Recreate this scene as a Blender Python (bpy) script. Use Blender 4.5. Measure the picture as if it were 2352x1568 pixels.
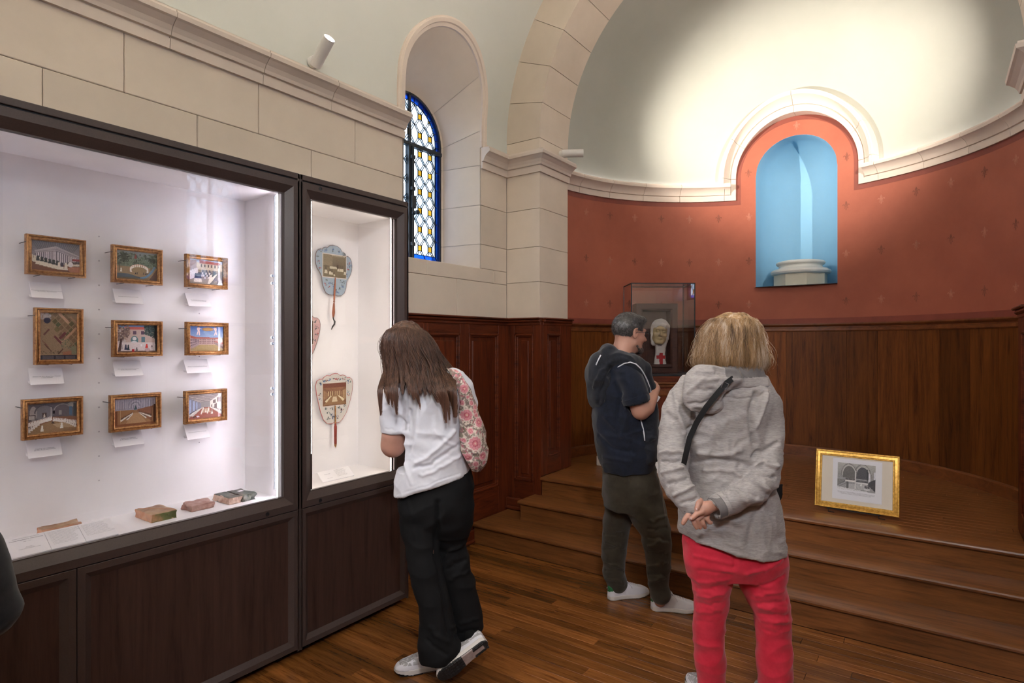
import bpy, bmesh, math, random
import numpy as np
from mathutils import Vector, Matrix
random.seed(7); rng = np.random.RandomState(7)
for o in list(bpy.data.objects): bpy.data.objects.remove(o)
S = bpy.context.scene
C = S.collection
PI = math.pi
cos, sin, sqrt = math.cos, math.sin, math.sqrt

# ---------------------------------------------------------------- camera
HEAD = math.atan(972/1365.0)
cam = bpy.data.cameras.new('camera'); camo = bpy.data.objects.new('camera', cam); C.objects.link(camo)
cam.sensor_width = 36.0; cam.lens = 36*1365/2352.0; cam.clip_start = 0.05; cam.clip_end = 100
camo.location = (0, 0, 1.6); camo.rotation_euler = (PI/2, 0, HEAD)
S.camera = camo
# ---------------------------------------------------------------- world, lamps, exposure
S.view_settings.view_transform = 'Standard'; S.view_settings.look = 'None'
S.view_settings.exposure = 1.38; S.view_settings.gamma = 1.0; S.view_settings.use_curve_mapping = False
W = bpy.data.worlds.new('world'); S.world = W; W.use_nodes = True
bg = W.node_tree.nodes['Background']; bg.inputs[0].default_value = (0.84, 0.90, 1.0, 1); bg.inputs[1].default_value = 26.0

def portal(name, loc, rot, sx, sy):
    l = bpy.data.lights.new(name, 'AREA'); l.shape = 'RECTANGLE'; l.size = sx; l.size_y = sy
    o = bpy.data.objects.new(name, l); C.objects.link(o); o.location = loc; o.rotation_euler = rot
    l.cycles.is_portal = True
    return o
def lamp_spot(name, loc, target, power, angle, color, blend=0.6, radius=0.03):
    l = bpy.data.lights.new(name, 'SPOT'); l.energy = power; l.color = color
    l.spot_size = angle; l.spot_blend = blend; l.shadow_soft_size = radius
    o = bpy.data.objects.new(name, l); C.objects.link(o); o.location = loc
    d = Vector(target)-Vector(loc); o.rotation_euler = d.to_track_quat('-Z', 'Y').to_euler()
    return o
def lamp_area(name, loc, rot, sx, sy, power, color):
    l = bpy.data.lights.new(name, 'AREA'); l.shape = 'RECTANGLE'; l.size = sx; l.size_y = sy; l.energy = power; l.color = color
    o = bpy.data.objects.new(name, l); C.objects.link(o); o.location = loc; o.rotation_euler = rot
    return o
WARM = (1.0, 0.90, 0.78); NEUT = (1.0, 0.89, 0.77); COOL = (0.97, 0.89, 1.0)
UP_W = 70.0; NICHE_W = 125.0; CASE_W = 0.20

# ---------------------------------------------------------------- helpers
ORG = {}
def tag(o, label=None, cat=None, group=None, kind=None):
    if label: o['label'] = label
    if cat: o['category'] = cat
    if group: o['group'] = group
    if kind: o['kind'] = kind
    return o
def thing(name, label, cat, loc=(0, 0, 0), rz=0.0, group=None, kind=None):
    o = bpy.data.objects.new(name, None); C.objects.link(o)
    o.location = loc; o.rotation_euler = (0, 0, rz); o.empty_display_size = 0.05
    tag(o, label, cat, group, kind)
    return o
def tomat(p):
    M = Matrix.LocRotScale(p.location, p.rotation_euler, None)
    q = p.parent
    while q is not None:
        M = Matrix.LocRotScale(q.location, q.rotation_euler, None) @ M; q = q.parent
    return M
class MB:
    """collects geometry in world (or thing-local) coordinates"""
    def __init__(s): s.v = []; s.f = []; s.m = []
    def add(s, vs, fs, m=0):
        n = len(s.v); s.v.extend([tuple(map(float, p)) for p in vs])
        for f in fs: s.f.append(tuple(i+n for i in f)); s.m.append(m)
        return s
    def box(s, x0, x1, y0, y1, z0, z1, m=0, c=0.0):
        if c <= 0:
            vs = [(x, y, z) for z in (z0, z1) for y in (y0, y1) for x in (x0, x1)]
            return s.add(vs, [(0, 2, 3, 1), (4, 5, 7, 6), (0, 1, 5, 4), (2, 6, 7, 3), (0, 4, 6, 2), (1, 3, 7, 5)], m)
        L = (x1-x0, y1-y0, z1-z0); c = min(c, min(L)*0.45)
        cen = ((x0+x1)/2, (y0+y1)/2, (z0+z1)/2); h = [l/2 for l in L]
        vs = []; idx = {}
        for sx in (-1, 1):
            for sy in (-1, 1):
                for sz in (-1, 1):
                    for a in range(3):
                        q = [sx*(h[0]-c), sy*(h[1]-c), sz*(h[2]-c)]; sg = (sx, sy, sz)
                        q[a] = sg[a]*h[a]; idx[(sx, sy, sz, a)] = len(vs)
                        vs.append((cen[0]+q[0], cen[1]+q[1], cen[2]+q[2]))
        fs = []
        for a in range(3):
            b, d = [k for k in range(3) if k != a]
            for sa in (-1, 1):
                r = []
                for sb, sd in ((-1, -1), (1, -1), (1, 1), (-1, 1)):
                    k = [0, 0, 0]; k[a] = sa; k[b] = sb; k[d] = sd; r.append(idx[(k[0], k[1], k[2], a)])
                fs.append(tuple(r))
                if sa == 1: pass
            for sb in (-1, 1):
                for sd in (-1, 1):
                    k0 = [0, 0, 0]; k1 = [0, 0, 0]; k0[a] = -1; k1[a] = 1
                    for k in (k0, k1): k[b] = sb; k[d] = sd
                    fs.append((idx[tuple(k0)+(b,)], idx[tuple(k1)+(b,)], idx[tuple(k1)+(d,)], idx[tuple(k0)+(d,)]))
        for sx in (-1, 1):
            for sy in (-1, 1):
                for sz in (-1, 1): fs.append(tuple(idx[(sx, sy, sz, a)] for a in range(3)))
        return s.add(vs, fs, m)
    def tube(s, pts, r, n=8, m=0, cap=True, closed=False):
        pts = [Vector(p) for p in pts]; k = len(pts)
        rs = r if hasattr(r, '__len__') else [r]*k
        ref = None; vs = []; fs = []
        for i, p in enumerate(pts):
            a = pts[i-1] if (i > 0 or closed) else p; b = pts[(i+1) % k] if (i < k-1 or closed) else p
            t = (b-a); t = t.normalized() if t.length > 1e-9 else Vector((0, 0, 1))
            if ref is None:
                ref = Vector((0, 0, 1)) if abs(t.z) < 0.9 else Vector((1, 0, 0))
            u = ref - t*ref.dot(t); u = u.normalized() if u.length > 1e-6 else t.orthogonal().normalized()
            ref = u; w = t.cross(u)
            for j in range(n):
                a_ = 2*PI*j/n; vs.append(p+u*(rs[i]*cos(a_))+w*(rs[i]*sin(a_)))
        for i in range(k if closed else k-1):
            i2 = (i+1) % k
            for j in range(n): j2 = (j+1) % n; fs.append((i*n+j, i*n+j2, i2*n+j2, i2*n+j))
        if cap and not closed: fs.append(tuple(range(n))[::-1]); fs.append(tuple((k-1)*n+j for j in range(n)))
        return s.add(vs, fs, m)
    def lathe(s, prof, c, axis=(0, 0, 1), n=24, m=0, a0=0, a1=2*PI):
        ax = Vector(axis).normalized(); u = ax.orthogonal().normalized() if abs(ax.z) < .999 else Vector((1, 0, 0)); w = ax.cross(u)
        full = abs(a1-a0-2*PI) < 1e-6; cols = n if full else n+1; vs = []; fs = []; c = Vector(c)
        for (r, h) in prof:
            for j in range(cols):
                a = a0+(a1-a0)*j/n; vs.append(c+ax*h+u*(r*cos(a))+w*(r*sin(a)))
        for i in range(len(prof)-1):
            for j in range(n):
                j2 = (j+1) % cols; fs.append((i*cols+j, i*cols+j2, (i+1)*cols+j2, (i+1)*cols+j))
        if full:
            if prof[0][0] > 1e-5: fs.append(tuple(range(n))[::-1])
            if prof[-1][0] > 1e-5: fs.append(tuple((len(prof)-1)*n+j for j in range(n)))
        return s.add(vs, fs, m)
    def loft(s, rings, closed=True, cap=True, m=0):
        n = len(rings[0]); vs = [p for r in rings for p in r]; fs = []
        for i in range(len(rings)-1):
            for j in range(n if closed else n-1):
                j2 = (j+1) % n; fs.append((i*n+j, i*n+j2, (i+1)*n+j2, (i+1)*n+j))
        if cap and closed: fs.append(tuple(range(n))[::-1]); fs.append(tuple((len(rings)-1)*n+j for j in range(n)))
        return s.add(vs, fs, m)
    def prism(s, poly, d, m=0):
        """poly: list of 3D points (planar), extruded by vector d"""
        n = len(poly); d = Vector(d); vs = [Vector(p) for p in poly]+[Vector(p)+d for p in poly]
        fs = [tuple(range(n))[::-1], tuple(range(n, 2*n))]+[(i, (i+1) % n, n+(i+1) % n, n+i) for i in range(n)]
        return s.add(vs, fs, m)
    def build(s, name, mats, parent=None, smooth=False, local=False, origin=None, normals=True):
        me = bpy.data.meshes.new(name)
        V = np.array(s.v, dtype=float).reshape(-1, 3)
        if parent is not None and not local:
            Mi = np.array(tomat(parent).inverted()); V = V@Mi[:3, :3].T+Mi[:3, 3]
        loc = (0, 0, 0)
        if parent is None:
            mn, mx = V.min(0), V.max(0); loc = ((mn[0]+mx[0])/2, (mn[1]+mx[1])/2, mn[2]) if origin is None else origin
            V = V-np.array(loc)
        me.from_pydata(V.tolist(), [], s.f)
        if not isinstance(mats, (list, tuple)): mats = [mats]
        for m in mats: me.materials.append(m)
        if len(mats) > 1: me.polygons.foreach_set('material_index', s.m)
        if normals:
            b = bmesh.new(); b.from_mesh(me); bmesh.ops.recalc_face_normals(b, faces=b.faces); b.to_mesh(me); b.free()
        if smooth: me.polygons.foreach_set('use_smooth', [True]*len(me.polygons))
        me.update()
        o = bpy.data.objects.new(name, me); C.objects.link(o); o.location = loc
        if parent is not None: o.parent = parent
        return o
def autosmooth(o, ang=35):
    me = o.data
    me.polygons.foreach_set('use_smooth', [True]*len(me.polygons))
    b = bmesh.new(); b.from_mesh(me); a = math.radians(ang)
    for e in b.edges:
        if len(e.link_faces) != 2 or e.calc_face_angle(0) > a: e.smooth = False
    b.to_mesh(me); b.free()
    return o
def copy_tree(o, parent=None):
    c = o.copy(); C.objects.link(c); c.parent = parent
    for ch in [x for x in bpy.data.objects if x.parent == o]: copy_tree(ch, c)
    return c
def clip_poly(poly, conv):
    """Sutherland-Hodgman, conv counter-clockwise"""
    out = list(poly)
    n = len(conv)
    for i in range(n):
        a = conv[i]; b = conv[(i+1) % n]; inp = out; out = []
        if not inp: break
        def side(p): return (b[0]-a[0])*(p[1]-a[1])-(b[1]-a[1])*(p[0]-a[0])
        for j in range(len(inp)):
            p = inp[j]; q = inp[(j+1) % len(inp)]; sp, sq = side(p), side(q)
            if sp >= 0: out.append(p)
            if (sp >= 0) != (sq >= 0):
                t = sp/(sp-sq); out.append((p[0]+t*(q[0]-p[0]), p[1]+t*(q[1]-p[1])))
    return out
def area2(p): return 0.5*sum(p[i][0]*p[(i+1) % len(p)][1]-p[(i+1) % len(p)][0]*p[i][1] for i in range(len(p)))

# ---------------------------------------------------------------- materials
def srgb(r, g, b):
    f = lambda c: ((c/255+0.055)/1.055)**2.4 if c/255 > 0.04045 else c/255/12.92
    return (f(r), f(g), f(b), 1)
def lin(c): return tuple(c[:3])+(1,) if len(c) < 4 else tuple(c)
def newmat(name):
    m = bpy.data.materials.new(name); m.use_nodes = True; nt = m.node_tree; b = nt.nodes['Principled BSDF']
    return m, nt, b
def N(nt, t, **k):
    n = nt.nodes.new(t)
    for a, v in k.items():
        if a.startswith('i_'): n.inputs[int(a[2:])].default_value = v
        else: setattr(n, a, v)
    return n
def coords(nt, scale=(1, 1, 1), rot=(0, 0, 0), space='pos', rand=0.0):
    if space == 'pos': g = N(nt, 'ShaderNodeNewGeometry').outputs['Position']
    else: g = N(nt, 'ShaderNodeTexCoord').outputs['Object']
    if rand:
        oi = N(nt, 'ShaderNodeObjectInfo'); ad = N(nt, 'ShaderNodeVectorMath', operation='ADD'); mu = N(nt, 'ShaderNodeMath', operation='MULTIPLY'); mu.inputs[1].default_value = rand
        nt.links.new(oi.outputs['Random'], mu.inputs[0]); nt.links.new(g, ad.inputs[0]); nt.links.new(mu.outputs[0], ad.inputs[1]); g = ad.outputs[0]
    mp = N(nt, 'ShaderNodeMapping'); mp.inputs['Scale'].default_value = scale; mp.inputs['Rotation'].default_value = rot
    nt.links.new(g, mp.inputs[0]); return mp.outputs[0]
def ramp(nt, fac, stops):
    r = N(nt, 'ShaderNodeValToRGB'); e = r.color_ramp.elements
    while len(e) < len(stops): e.new(0.5)
    for i, (p, c) in enumerate(stops): e[i].position = p; e[i].color = lin(c)
    nt.links.new(fac, r.inputs[0]); return r.outputs[0]
def noise(nt, vec, scale, detail=4, rough=0.55, dist=0.0):
    n = N(nt, 'ShaderNodeTexNoise'); n.inputs['Scale'].default_value = scale; n.inputs['Detail'].default_value = detail
    n.inputs['Roughness'].default_value = rough; n.inputs['Distortion'].default_value = dist
    nt.links.new(vec, n.inputs['Vector']); return n.outputs[0]
def mixc(nt, fac, a, b, mode='MIX'):
    m = N(nt, 'ShaderNodeMix', data_type='RGBA', blend_type=mode)
    if isinstance(fac, (int, float)): m.inputs[0].default_value = fac
    else: nt.links.new(fac, m.inputs[0])
    for s_, v in ((6, a), (7, b)):
        if isinstance(v, tuple): m.inputs[s_].default_value = lin(v)
        else: nt.links.new(v, m.inputs[s_])
    return m.outputs[2]
def bump(nt, b, h, strength=0.2, dist=0.01):
    n = N(nt, 'ShaderNodeBump'); n.inputs['Strength'].default_value = strength; n.inputs['Distance'].default_value = dist
    nt.links.new(h, n.inputs['Height']); nt.links.new(n.outputs[0], b.inputs['Normal'])
def objrand(nt, lo, hi):
    oi = N(nt, 'ShaderNodeObjectInfo'); mr = N(nt, 'ShaderNodeMapRange'); mr.inputs[3].default_value = lo; mr.inputs[4].default_value = hi
    nt.links.new(oi.outputs['Random'], mr.inputs[0]); return mr.outputs[0]
def hsv(nt, col, val):
    h = N(nt, 'ShaderNodeHueSaturation'); nt.links.new(col, h.inputs['Color'])
    if isinstance(val, float): h.inputs['Value'].default_value = val
    else: nt.links.new(val, h.inputs['Value'])
    return h.outputs[0]
def m_plain(name, col, rough=0.5, metal=0.0, var=0.12, scale=8, bumps=0.0, bscale=60, spec=0.5, space='obj', sheen=0, fine=None):
    m, nt, b = newmat(name); v = coords(nt, space=space)
    n = noise(nt, v, scale, 5)
    d = tuple(c*(1-var) for c in col[:3]); l = tuple(min(1, c*(1+var)) for c in col[:3])
    nt.links.new(ramp(nt, n, [(0.3, d), (0.7, l)]), b.inputs['Base Color'])
    b.inputs['Roughness'].default_value = rough; b.inputs['Metallic'].default_value = metal; b.inputs['Specular IOR Level'].default_value = spec
    if sheen: b.inputs['Sheen Weight'].default_value = sheen
    if bumps: bump(nt, b, noise(nt, v, bscale, 6), bumps, 0.004)
    return m
def m_wood(name, dark, light, grain=(1, 14, 14), scale=3.0, rough=0.35, var=(0.8, 1.2), bumps=0.08, space='pos', spec=0.5):
    """grain: stretch; small component = along the grain"""
    m, nt, b = newmat(name); v = coords(nt, scale=grain, space=space, rand=17.0)
    n1 = noise(nt, v, scale, 6, 0.62, 0.6); n2 = noise(nt, v, scale*7, 3, 0.6)
    mx = N(nt, 'ShaderNodeMath', operation='MULTIPLY_ADD'); mx.inputs[1].default_value = 0.35; nt.links.new(n2, mx.inputs[0]); nt.links.new(n1, mx.inputs[2])
    c = ramp(nt, mx.outputs[0], [(0.45, dark), (0.62, tuple((a+b_)/2 for a, b_ in zip(dark[:3], light[:3]))), (0.9, light)])
    c = hsv(nt, c, objrand(nt, *var)); nt.links.new(c, b.inputs['Base Color'])
    b.inputs['Roughness'].default_value = rough; b.inputs['Specular IOR Level'].default_value = spec
    if bumps: bump(nt, b, mx.outputs[0], bumps, 0.003)
    return m
def m_stone(name, col, var=(0.96, 1.04)):
    m, nt, b = newmat(name); v = coords(nt, space='pos', rand=9.0)
    n = noise(nt, v, 2.2, 6, 0.6); c = ramp(nt, n, [(0.3, tuple(x*0.93 for x in col[:3])), (0.7, tuple(x*1.05 for x in col[:3]))])
    c = hsv(nt, c, objrand(nt, *var)); nt.links.new(c, b.inputs['Base Color']); b.inputs['Roughness'].default_value = 0.85
    b.inputs['Specular IOR Level'].default_value = 0.25
    bump(nt, b, noise(nt, v, 90, 6), 0.12, 0.002)
    return m
def m_plaster(name, c1, c2, scale=1.3, rough=0.8, bumps=0.1, spec=0.3, fine=0.0):
    m, nt, b = newmat(name); v = coords(nt, space='pos')
    c = ramp(nt, noise(nt, v, scale, 8, 0.65), [(0.35, c1), (0.65, c2)])
    nt.links.new(c, b.inputs['Base Color']); b.inputs['Roughness'].default_value = rough; b.inputs['Specular IOR Level'].default_value = spec
    bump(nt, b, noise(nt, v, 45, 6), bumps, 0.003)
    return m
def m_glass(name, tint=(1, 1, 1), refl=1.0, rough=0.0, col=None):
    """thin clear pane: transmits straight through, reflects by Fresnel"""
    m = bpy.data.materials.new(name); m.use_nodes = True; nt = m.node_tree; nt.nodes.clear()
    out = N(nt, 'ShaderNodeOutputMaterial'); tr = N(nt, 'ShaderNodeBsdfTransparent'); gl = N(nt, 'ShaderNodeBsdfGlossy'); mx = N(nt, 'ShaderNodeMixShader')
    tr.inputs[0].default_value = lin(tint); gl.inputs['Roughness'].default_value = rough
    fr = N(nt, 'ShaderNodeFresnel'); gb = N(nt, 'ShaderNodeNewGeometry'); mr = N(nt, 'ShaderNodeMapRange'); mr.inputs[3].default_value = 1.45; mr.inputs[4].default_value = 1/1.45
    nt.links.new(gb.outputs['Backfacing'], mr.inputs[0]); nt.links.new(mr.outputs[0], fr.inputs[0]); mu = N(nt, 'ShaderNodeMath', operation='MULTIPLY'); mu.inputs[1].default_value = refl; mu.use_clamp = True
    nt.links.new(fr.outputs[0], mu.inputs[0]); nt.links.new(mu.outputs[0], mx.inputs[0]); nt.links.new(tr.outputs[0], mx.inputs[1]); nt.links.new(gl.outputs[0], mx.inputs[2]); nt.links.new(mx.outputs[0], out.inputs[0])
    if col is not None:
        v = coords(nt, space='pos'); c = ramp(nt, noise(nt, v, 9, 4), [(0.35, col[0]), (0.65, col[1])]); nt.links.new(c, tr.inputs[0])
    return m
def m_emit(name, col, s):
    m = bpy.data.materials.new(name); m.use_nodes = True; nt = m.node_tree; nt.nodes.clear()
    out = N(nt, 'ShaderNodeOutputMaterial'); e = N(nt, 'ShaderNodeEmission'); e.inputs[0].default_value = lin(col); e.inputs[1].default_value = s
    nt.links.new(e.outputs[0], out.inputs[0]); return m
def m_vcol(name, rough=0.5, spec=0.4, bumps=0.0):
    m, nt, b = newmat(name); a = N(nt, 'ShaderNodeAttribute'); a.attribute_name = 'paint'
    nt.links.new(a.outputs['Color'], b.inputs['Base Color']); b.inputs['Roughness'].default_value = rough; b.inputs['Specular IOR Level'].default_value = spec
    return m
M = {}
M['stone'] = m_stone('cream_stone', (0.68, 0.585, 0.49))
M['joint'] = m_plain('mortar_joint', (0.52, 0.45, 0.38), 0.9, space='pos')
M['moulding'] = m_stone('cream_moulding', (0.72, 0.62, 0.54))
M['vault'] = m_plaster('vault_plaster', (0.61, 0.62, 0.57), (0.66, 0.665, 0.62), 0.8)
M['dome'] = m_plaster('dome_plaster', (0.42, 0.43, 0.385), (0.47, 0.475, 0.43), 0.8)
M['red'] = m_plaster('red_plaster', (0.34, 0.095, 0.058), (0.41, 0.120, 0.072), 1.6, 0.62, 0.15)
M['red_band'] = m_plain('dark_red_band', (0.23, 0.052, 0.033), 0.65, var=0.1, space='pos')
M['fleur_d'] = m_plain('dark_stencil', (0.235, 0.068, 0.040), 0.7, var=0.25, scale=30, space='pos')
M['fleur_l'] = m_plain('pale_stencil', (0.43, 0.15, 0.098), 0.7, var=0.2, scale=30, space='pos')
M['niche'] = m_plaster('niche_blue', (0.24, 0.47, 0.66), (0.27, 0.51, 0.71), 1.0, 0.7)
M['niche_top'] = m_plaster('niche_vault_blue', (0.07, 0.42, 0.62), (0.09, 0.46, 0.66), 1.0, 0.7)
M['wains'] = m_wood('wainscot_oak', (0.030, 0.005, 0.002), (0.16, 0.032, 0.009), (14, 14, 1), 2.2, 0.42, (0.85, 1.15), spec=.35)
M['wains_h'] = m_wood('wainscot_rail_oak', (0.030, 0.005, 0.002), (0.16, 0.032, 0.009), (2, 2, 16), 2.2, 0.42, (0.85, 1.15), spec=.35)
M['board'] = m_wood('apse_board_oak', (0.050, 0.012, 0.003), (0.19, 0.058, 0.011), (12, 12, 0.8), 2.4, 0.5, (0.6, 1.5), spec=.25)
M['plank'] = m_wood('floor_plank_oak', (0.070, 0.020, 0.004), (0.26, 0.098, 0.024), (1.2, 16, 16), 2.6, 0.27, (0.55, 1.45))
M['tread'] = m_wood('step_oak', (0.080, 0.026, 0.007), (0.26, 0.098, 0.030), (1.0, 16, 16), 2.6, 0.32, (0.9, 1.1))
M['subfloor'] = m_plain('dark_gap', (0.03, 0.012, 0.006), 0.8, space='pos')
M['walnut'] = m_wood('dark_walnut_veneer', (0.022, 0.011, 0.009), (0.066, 0.034, 0.027), (16, 16, 0.9), 2.2, 0.42, (0.95, 1.05), 0.05)
M['frame_wood'] = m_wood('grey_brown_frame', (0.050, 0.034, 0.031), (0.068, 0.047, 0.043), (20, 20, 20), 9, 0.36, (0.98, 1.02), 0.02)
M['white'] = m_plain('white_lacquer', (0.80, 0.78, 0.79), 0.5, var=0.02, space='pos')
M['black'] = m_plain('black_metal', (0.015, 0.015, 0.018), 0.4, space='pos')
M['iron'] = m_plain('window_iron', (0.02, 0.026, 0.034), 0.45, space='pos')
M['lead'] = m_plain('lead_came', (0.03, 0.035, 0.04), 0.5, 0.3, space='pos')
M['glass'] = m_glass('case_glass', (1, 1, 1), 1.0); M['glass2'] = m_glass('old_case_glass', (.97, .97, .98), 2.6)
M['pane_w'] = m_glass('clear_antique_glass', refl=0.7, col=((0.17, 0.205, 0.235), (0.26, 0.27, 0.28)))
M['pane_y'] = m_glass('amber_glass', refl=0.7, col=((0.118, 0.084, 0.018), (0.148, 0.112, 0.027)))
M['pane_b'] = m_glass('cobalt_glass', refl=0.7, col=((0.007, 0.035, 0.13), (0.015, 0.070, 0.18)))
M['lampwhite'] = m_plain('white_lamp_enamel', (0.75, 0.73, 0.72), 0.4, var=0.02)
# ================================================================ THE ROOM
XC = -1.13; HW = 1.91          # centreline and half width of the nave
RV = 1.91; ZS = 3.31; RA = 1.57
AY = 4.67; AR = 1.79; ZP = 0.48
YF, YB = 4.19, 4.66            # front and back of the chancel arch
WIN_L = [3.39, -3.0]; WIN_R = [3.39, 1.25, -0.90, -3.05]
def vdist(z):
    return RV if z <= ZS else sqrt(max(0.0, RV*RV-(z-ZS)**2))
W_HALF, W_SP, W_BOT = 0.43, 3.50, 2.197
def in_open(u, z, grow=0.0):
    h = W_HALF+grow
    return (abs(u) < h and W_BOT-grow < z <= W_SP) or (z > W_SP and u*u+(z-W_SP)**2 < h*h)

# floor: sub floor + planks
floor = tag(MB().box(XC-HW-0.5, XC+HW+0.5, -5.5, 6.6, -0.06, -0.012).build('floor', M['subfloor']), kind='structure')
PW = 0.0715
plank_me = {}
def plank(x0, x1, y0, z1, parent, mat, w=PW, th=0.011):
    L = round(x1-x0, 3); k = (L, w, mat.name)
    if k not in plank_me:
        o = MB().box(0, L, 0, w-0.0016, -th, 0, c=0.0011).build('plank', mat, parent, local=True); plank_me[k] = o.data
    else:
        o = bpy.data.objects.new('plank', plank_me[k]); C.objects.link(o); o.parent = parent
    pl = tomat(parent).translation
    o.location = (x0-pl.x, y0-pl.y, z1-pl.z)
    return o
y = 3.665; row = 0; npl = 0
far = MB()
while y > -5.1:
    y -= PW
    x = XC-HW-random.random()*1.1
    while x < XC+HW:
        L = random.choice((0.8, 0.95, 1.1, 1.25, 1.4)); a = max(x, XC-HW); b = min(x+L-0.0015, XC+HW)
        if b-a > 0.03:
            if y > 1.0: plank(a, b, y, 0, floor, M['plank']); npl += 1
            else: far.box(a, b, y, y+PW-0.0016, -0.011, 0)
        x += L
tag(far.build('plank_field', M['plank'], floor), kind='stuff')

# ------------------------------------------------ left wall of cut stone
wl = tag(MB().box(XC-HW-0.55, XC-HW-0.012, -5.2, 2.95, 0, 3.30).box(XC-HW-0.55, XC-HW-0.012, 3.83, 4.66, 0, 3.30)
         .box(XC-HW-0.55, XC-HW-0.012, 2.95, 3.83, 0, 2.17).build('wall_left', M['joint']), kind='structure')
def block(x0, x1, y0, y1, z0, z1, parent, g=0.0014, c=0.003):
    return MB().box(x0+(g if x1-x0 > .05 else 0), x1-(g if x1-x0 > .05 else 0), y0+(g if y1-y0 > .05 else 0), y1-(g if y1-y0 > .05 else 0), z0+g, z1-g, c=c).build('stone_block', M['stone'], parent)
XL = XC-HW
def wrow(z0, z1, js, parent=wl):
    for a, b in zip(js[:-1], js[1:]): block(XL-0.03, XL, a, b, z0, z1, parent)
wrow(2.745, 3.045, [-1.50, -0.83, -0.15, 0.52, 1.193, 1.86, 2.53, 2.95]); wrow(2.40, 2.745, [-1.8, -1.13, -0.45, 0.22, 0.886, 1.526, 2.20, 2.95])
wrow(2.09, 2.40, [-1.5, -0.83, -0.15, 0.52, 1.193, 1.86, 2.53, 2.95])
wrow(2.72, 3.045, [3.83, YF]); wrow(2.40, 2.72, [3.83, YF]); wrow(2.2015, 2.40, [3.83, YF])
wrow(2.09, 2.2015, [2.95, 3.19, 4.0, YF]); wrow(1.76, 2.09, [2.2, 2.86, 3.53, YF])
wrow(3.045, 3.31, [-5.2, 2.95]); wrow(3.045, 3.31, [3.83, YF])
MB().box(XL-0.03, XL, -5.2, -1.5, 0.0, 3.045).box(XL-0.03, XL, -1.5, 2.2, 0, 2.09).box(XL-0.03, XL, 2.2, YF, 0, 1.76).build('lower_wall', M['stone'], wl)

# ------------------------------------------------ right wall
def wall_pieces(mb, x0, x1, wins, zt):
    ys = [-5.2]
    for w in sorted(wins): ys += [w-W_HALF, w+W_HALF]
    ys.append(4.66)
    for i in range(0, len(ys), 2): mb.box(x0, x1, ys[i], ys[i+1], 0, zt)
    for w in wins: mb.box(x0, x1, w-W_HALF, w+W_HALF, 0, W_BOT)
    return mb
XR = XC+HW
tag(wall_pieces(MB(), XR, XR+0.55, WIN_R, 3.31).build('wall_right', M['stone']), kind='structure')
tag(MB().box(XL, XR, -5.6, -5.2, 0, 5.4).build('wall_back', M['stone']), kind='structure')
# right wall: wainscot, and a course band
def wainscot_run(p0, p1, nrm, z0, z1, panels, parent, pz0, pz1, base=True, cap=True):
    """p0->p1 in plan (2D), nrm outward 2D; panels: list of (s0,s1) along the run"""
    p0 = Vector(p0); p1 = Vector(p1); n = Vector(nrm); t = (p1-p0); L = t.length; t = t/L
    def bx(mb, s0, s1, d0, d1, za, zb, c=0.0):
        q = MB().box(s0, s1, d0, d1, za, zb, c=c)
        mb.add([(p0.x+t.x*v[0]+n.x*v[1], p0.y+t.y*v[0]+n.y*v[1], v[2]) for v in q.v], q.f)
    e = [0.0]
    for a, b in panels: e += [a, b]
    e.append(L)
    for i in range(0, len(e), 2):
        m = MB(); bx(m, e[i], e[i+1], 0, 0.035, z0, z1, 0.002); m.build('stile', M['wains'], parent)
    for a, b in panels:
        m = MB(); bx(m, a, b, 0, 0.034, z0, pz0, 0.002); m.build('rail', M['wains_h'], parent)
        m = MB(); bx(m, a, b, 0, 0.034, pz1, z1, 0.002); m.build('rail', M['wains_h'], parent)
        m = MB()
        w = 0.018
        for k, (dd, off) in enumerate(((0.040, 0.0), (0.028, 0.012))):   # two-step moulding
            a_, b_, c_, d_ = a+off, b-off, pz0+off, pz1-off
            bx(m, a_, a_+w, 0, dd, c_, d_, 0.004); bx(m, b_-w, b_, 0, dd, c_, d_, 0.004)
            bx(m, a_, b_, 0, dd, c_, c_+w, 0.004); bx(m, a_, b_, 0, dd, d_-w, d_, 0.004)
        m.build('panel_moulding', M['wains_h'], parent)
        m = MB(); bx(m, a+.02, b-.02, 0, 0.016, pz0+.02, pz1-.02); o_ = 0.055 if b-a > .16 else 0.035
        bx(m, a+o_, b-o_, 0, 0.026, pz0+o_, pz1-o_, 0.008); m.build('raised_panel', M['wains'], parent)
    if base:
        m = MB(); bx(m, -0.0, L, 0, 0.055, z0, z0+0.10, 0.008); bx(m, 0, L, 0, 0.070, z0, z0+0.03, 0.01); m.build('wainscot_base', M['wains_h'], parent)
    if cap:
        m = MB(); x_ = 0.02
        bx(m, 0, L, 0, 0.040, z1-0.005, z1+0.02, 0.004); bx(m, 0, L, 0, 0.055, z1+0.018, z1+0.045, 0.009); bx(m, 0, L, 0, 0.068, z1+0.043, z1+0.058, 0.005)
        m.build('wainscot_cap', M['wains_h'], parent)
ZC = 1.742
tw = wl
wainscot_run((XL, 2.62), (XL, 4.16), (1, 0), 0, ZC, [(0.17, 0.50), (0.55, 0.905), (1.015, 1.405)], tw, 0.38, 1.665)
wainscot_run((XR, -1.6), (XR, 4.16), (-1, 0), 0, ZC, [(0.1+0.7*i, 0.7+0.7*i) for i in range(8)], bpy.data.objects['wall_right'], 0.3, 1.66)
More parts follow.
